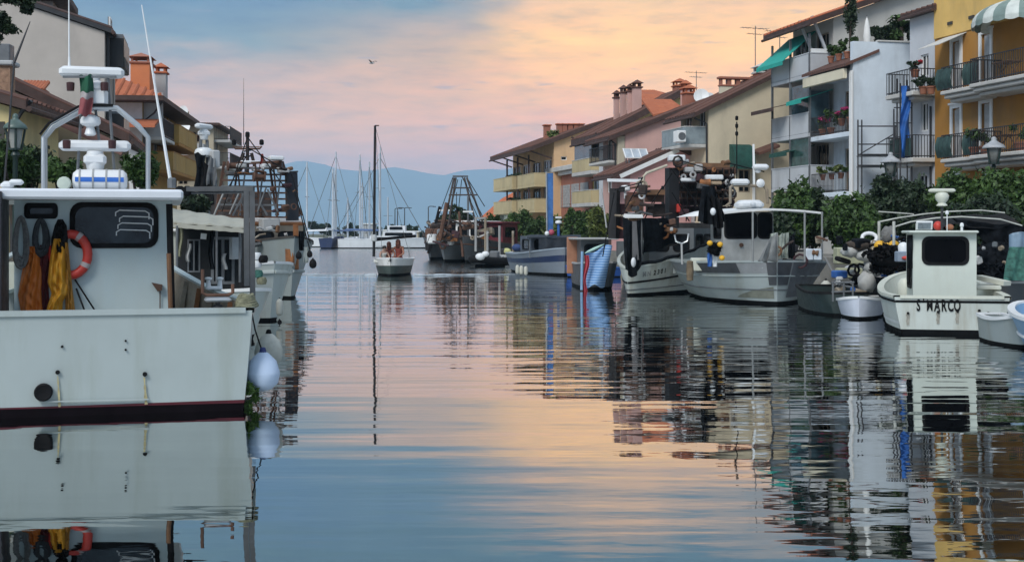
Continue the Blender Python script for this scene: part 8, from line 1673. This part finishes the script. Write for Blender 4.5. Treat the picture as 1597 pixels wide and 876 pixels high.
# scaffolding and blue tarp on the blank wall
def scaffold():
    X0, Y0 = 17.2, 58.4; t = thing('scaffolding', 'dark pipe scaffolding standing before the blank white wall', 'scaffolding', (0, 0, 0)); 
    def sp(px, py, dy=0.): return pt(px, py, 58.6 + dy)
    for px, y0 in ((1338, 187), (1344, 187), (1396, 195), (1399, 123)):
        for dy in (0, 1.0): ob('standard', MB().tube([sp(px, y0, dy), sp(px, 330, dy)], .035, 6), STEEL, t)
    for py in (197, 225, 241, 258): ob('ledger', MB().tube([sp(1338, py), sp(1400, py)], .03, 6), STEEL, t)
    ob('brace', MB().tube([sp(1342, 240), sp(1396, 208)], .025, 6), STEEL, t)
    for py in (243, 260): ob('platform', MB().bar(sp(1340, py, .5), sp(1400, py, .5), .9, .06), GREYM, t, smooth=0)
    t2_ = thing('scaffolding', 'tall pole pair holding the blue tarp beside the white wall', 'scaffolding', (0, 0, 0))
    for px, y0 in ((1394, 170), (1404, 130), (1415, 125), (1422, 160)): ob('standard', MB().tube([pt(px, y0, 57.6), pt(px, 300, 57.6)], .035, 6), STEEL, t2_)
    for py in (168, 192, 216, 240): ob('ledger', MB().tube([pt(1394, py, 57.6), pt(1423, py, 57.6)], .025, 6), STEEL, t2_)
    o = pt(1412, 136, 57.4); solo('tarp', 'bright blue tarp hung on scaffolding poles beside the pale grey house', 'tarp', MB().grid(lambda u, v: pt(1405 + 14 * u + 1.5 * math.sin(v * 9), 134 + 112 * v, 57.4 + .12 * math.sin(u * 7 + v * 12)) - o, 8, 22, (0, .012, 0)), BLUET, o, smooth=80)
scaffold()
# roof garden of the white house
zt = WB.b + wzt
def onW(px, y, dz=0.): x = WB.gx(px, y); v = at(WB, x, y, wzt + dz); return v
t = thing('cypress', 'slim dark cypress on the roof terrace of the white house', 'tree', onW(1326, 1.6)); ob('trunk', MB().tube([(0, 0, 0), (0, 0, 2.6)], .06, 6), BARK, t); tag(ob('crown', leaves(1500, (0, 0, 1.7), (.32, .32, 1.75), .09, 201, clumps=22), LEAFD, t, smooth=0), kind='stuff')
t = thing('parasol', 'closed white parasol on the roof terrace beside the cypress', 'parasol', onW(1352, 1.4)); ob('pole', MB().tube([(0, 0, 0), (0, 0, 1.5)], .03, 6), GREYM, t); ob('canopy', MB().lathe([(.05, .12), (.16, .2), (.18, .5), (.14, .9), (.07, 1.25), (.02, 1.4), (.03, 1.42), (.01, 1.5)], (0, 0, 0), 10), WHITEA, t); ob('base', MB().lathe([(.25, 0), (.25, .08), (.05, .1)], (0, 0, 0), 12), CONC, t)
t = thing('palm_tree', 'small palm in the middle of the roof garden', 'palm', onW(1406, 1.5)); ob('trunk', MB().tube([(0, 0, 0), (0, 0, 1.0)], .12, 7, r1=.09), BARK, t)
for k in range(16):
    a = k * 2.4; e = .35 + .5 * ((k * 7) % 5) / 5; mb = MB(); pts_ = [Vector((math.cos(a) * q_ * .75, math.sin(a) * q_ * .75, 1.0 + .75 * e * math.sin(q_ * 2.4))) for q_ in [j / 6 for j in range(7)]]
    for j in range(6):
        w = .11 * math.sin((j + 1) / 7 * 3.1) + .02; s_ = Vector((-math.sin(a), math.cos(a), 0)) * w; mb.add([pts_[j] + s_ * (0 if j == 0 else 1), pts_[j] - s_ * (0 if j == 0 else 1), pts_[j + 1] - s_ * .7, pts_[j + 1] + s_ * .7], [(0, 1, 2, 3)])
    ob('frond', mb, LEAF, t, smooth=0)
for i, (x0, x1, y0, y1, m, lab) in enumerate(((1356, 1396, 36, 70, LEAFD, 'dark bushy shrub left of the palm in the roof garden'), (1376, 1414, 30, 70, LEAF, 'green shrub behind the palm in the roof garden'), (1408, 1436, 34, 70, LEAFD, 'dark shrub right of the palm in the roof garden'))): pxtree('shrub', lab, 'shrub', x0, x1, y0, y1, 62.5, 2200, .13, 210 + i, m, WB.b + wzt)
for i, px in enumerate((1294, 1303, 1311, 1319)): pot(['grass pot furthest left on the little tiled canopy', 'second grass pot on the little tiled canopy', 'third grass pot on the little tiled canopy', 'grass pot nearest the cypress on the little tiled canopy'][i], at(WB, -.35, (wyb - .4) - i * .85, wz3 + 1.0), .17, .34, spread=.35, tall=.7, seed=220 + i, group='grass pots on the tiled canopy')
for i, (y, fl, tall, lab) in enumerate(((.7, MAGENTA, .5, 'pot of magenta flowers at the near end of the white balcony'), (1.6, MAGENTA, .5, 'second pot of magenta flowers on the white balcony'), (2.7, None, 1.1, 'tall leafy plant at the middle of the white balcony'), (3.6, MAGENTA, .7, 'leafy pot with few magenta flowers at the far end of the white balcony'))): pot(lab, at(WB, -1.05, y, wz2 + (.35 if fl and i < 2 else 0)), .18, .35, spread=.45, tall=tall, seed=230 + i, flower=fl, m=LEAFY if i == 3 else LEAF)
for i in range(4): pot(['leafy box plant nearest the corner post on the lowest white balcony', 'second leafy plant on the lowest white balcony', 'third leafy plant on the lowest white balcony', 'leafy plant furthest left on the lowest white balcony'][i], at(WB, -1.02, .8 + i * .95, wz1 + .65), .15, .28, spread=.4, tall=.4, seed=240 + i, m=LEAFY if i % 2 else LEAF, group='plants on the lowest white balcony')
# plants of the pale and the yellow house
for i, (px, dz, fl, lab) in enumerate(((1427, .75, REDF, 'red geranium pot high at the far end of the pale house balcony'), (1440, 0, None, 'leafy clay pot on the upper pale house balcony'), (1452, 0, None, 'small clay pot at the near end of the upper pale house balcony'))): l = PB.fy(px, -.8); pot(lab, at(PB, -.8, l, PB.z(147, -.8, l) + dz), .2, .34, spread=.38, tall=.45, seed=250 + i, flower=fl, m=LEAFD)
for i, (px, lab) in enumerate(((1520, 'leafy pot left on the lower yellow house balcony'), (1536, 'bushy pot in the middle of the lower yellow house balcony'), (1590, 'bushy pot at the right edge of the lower yellow house balcony'))): l = YB.fy(px, -1.1); pot(lab, at(YB, -1.1, l, yz1), .22, .36, spread=.5, tall=.8, seed=260 + i, m=LEAF)
for zf, lab in ((yz2, 'dark folding table on the upper balcony under the dome awning'), (yz1, 'dark folding table on the lower yellow house balcony')):
    l = YB.fy(1572, -.7); t = thing('table', lab, 'table', at(YB, -.7, l, zf), R(13)); ob('table_top', MB().cbox(-.4, .4, -.55, .55, .70, .735, .01), WOOD, t)
    for sx in (-.3, .3):
        for sy in (-.4, .4): ob('leg', MB().bar((sx, sy, 0), (-sx * .8, sy, .7), .035), WOOD, t, smooth=0)
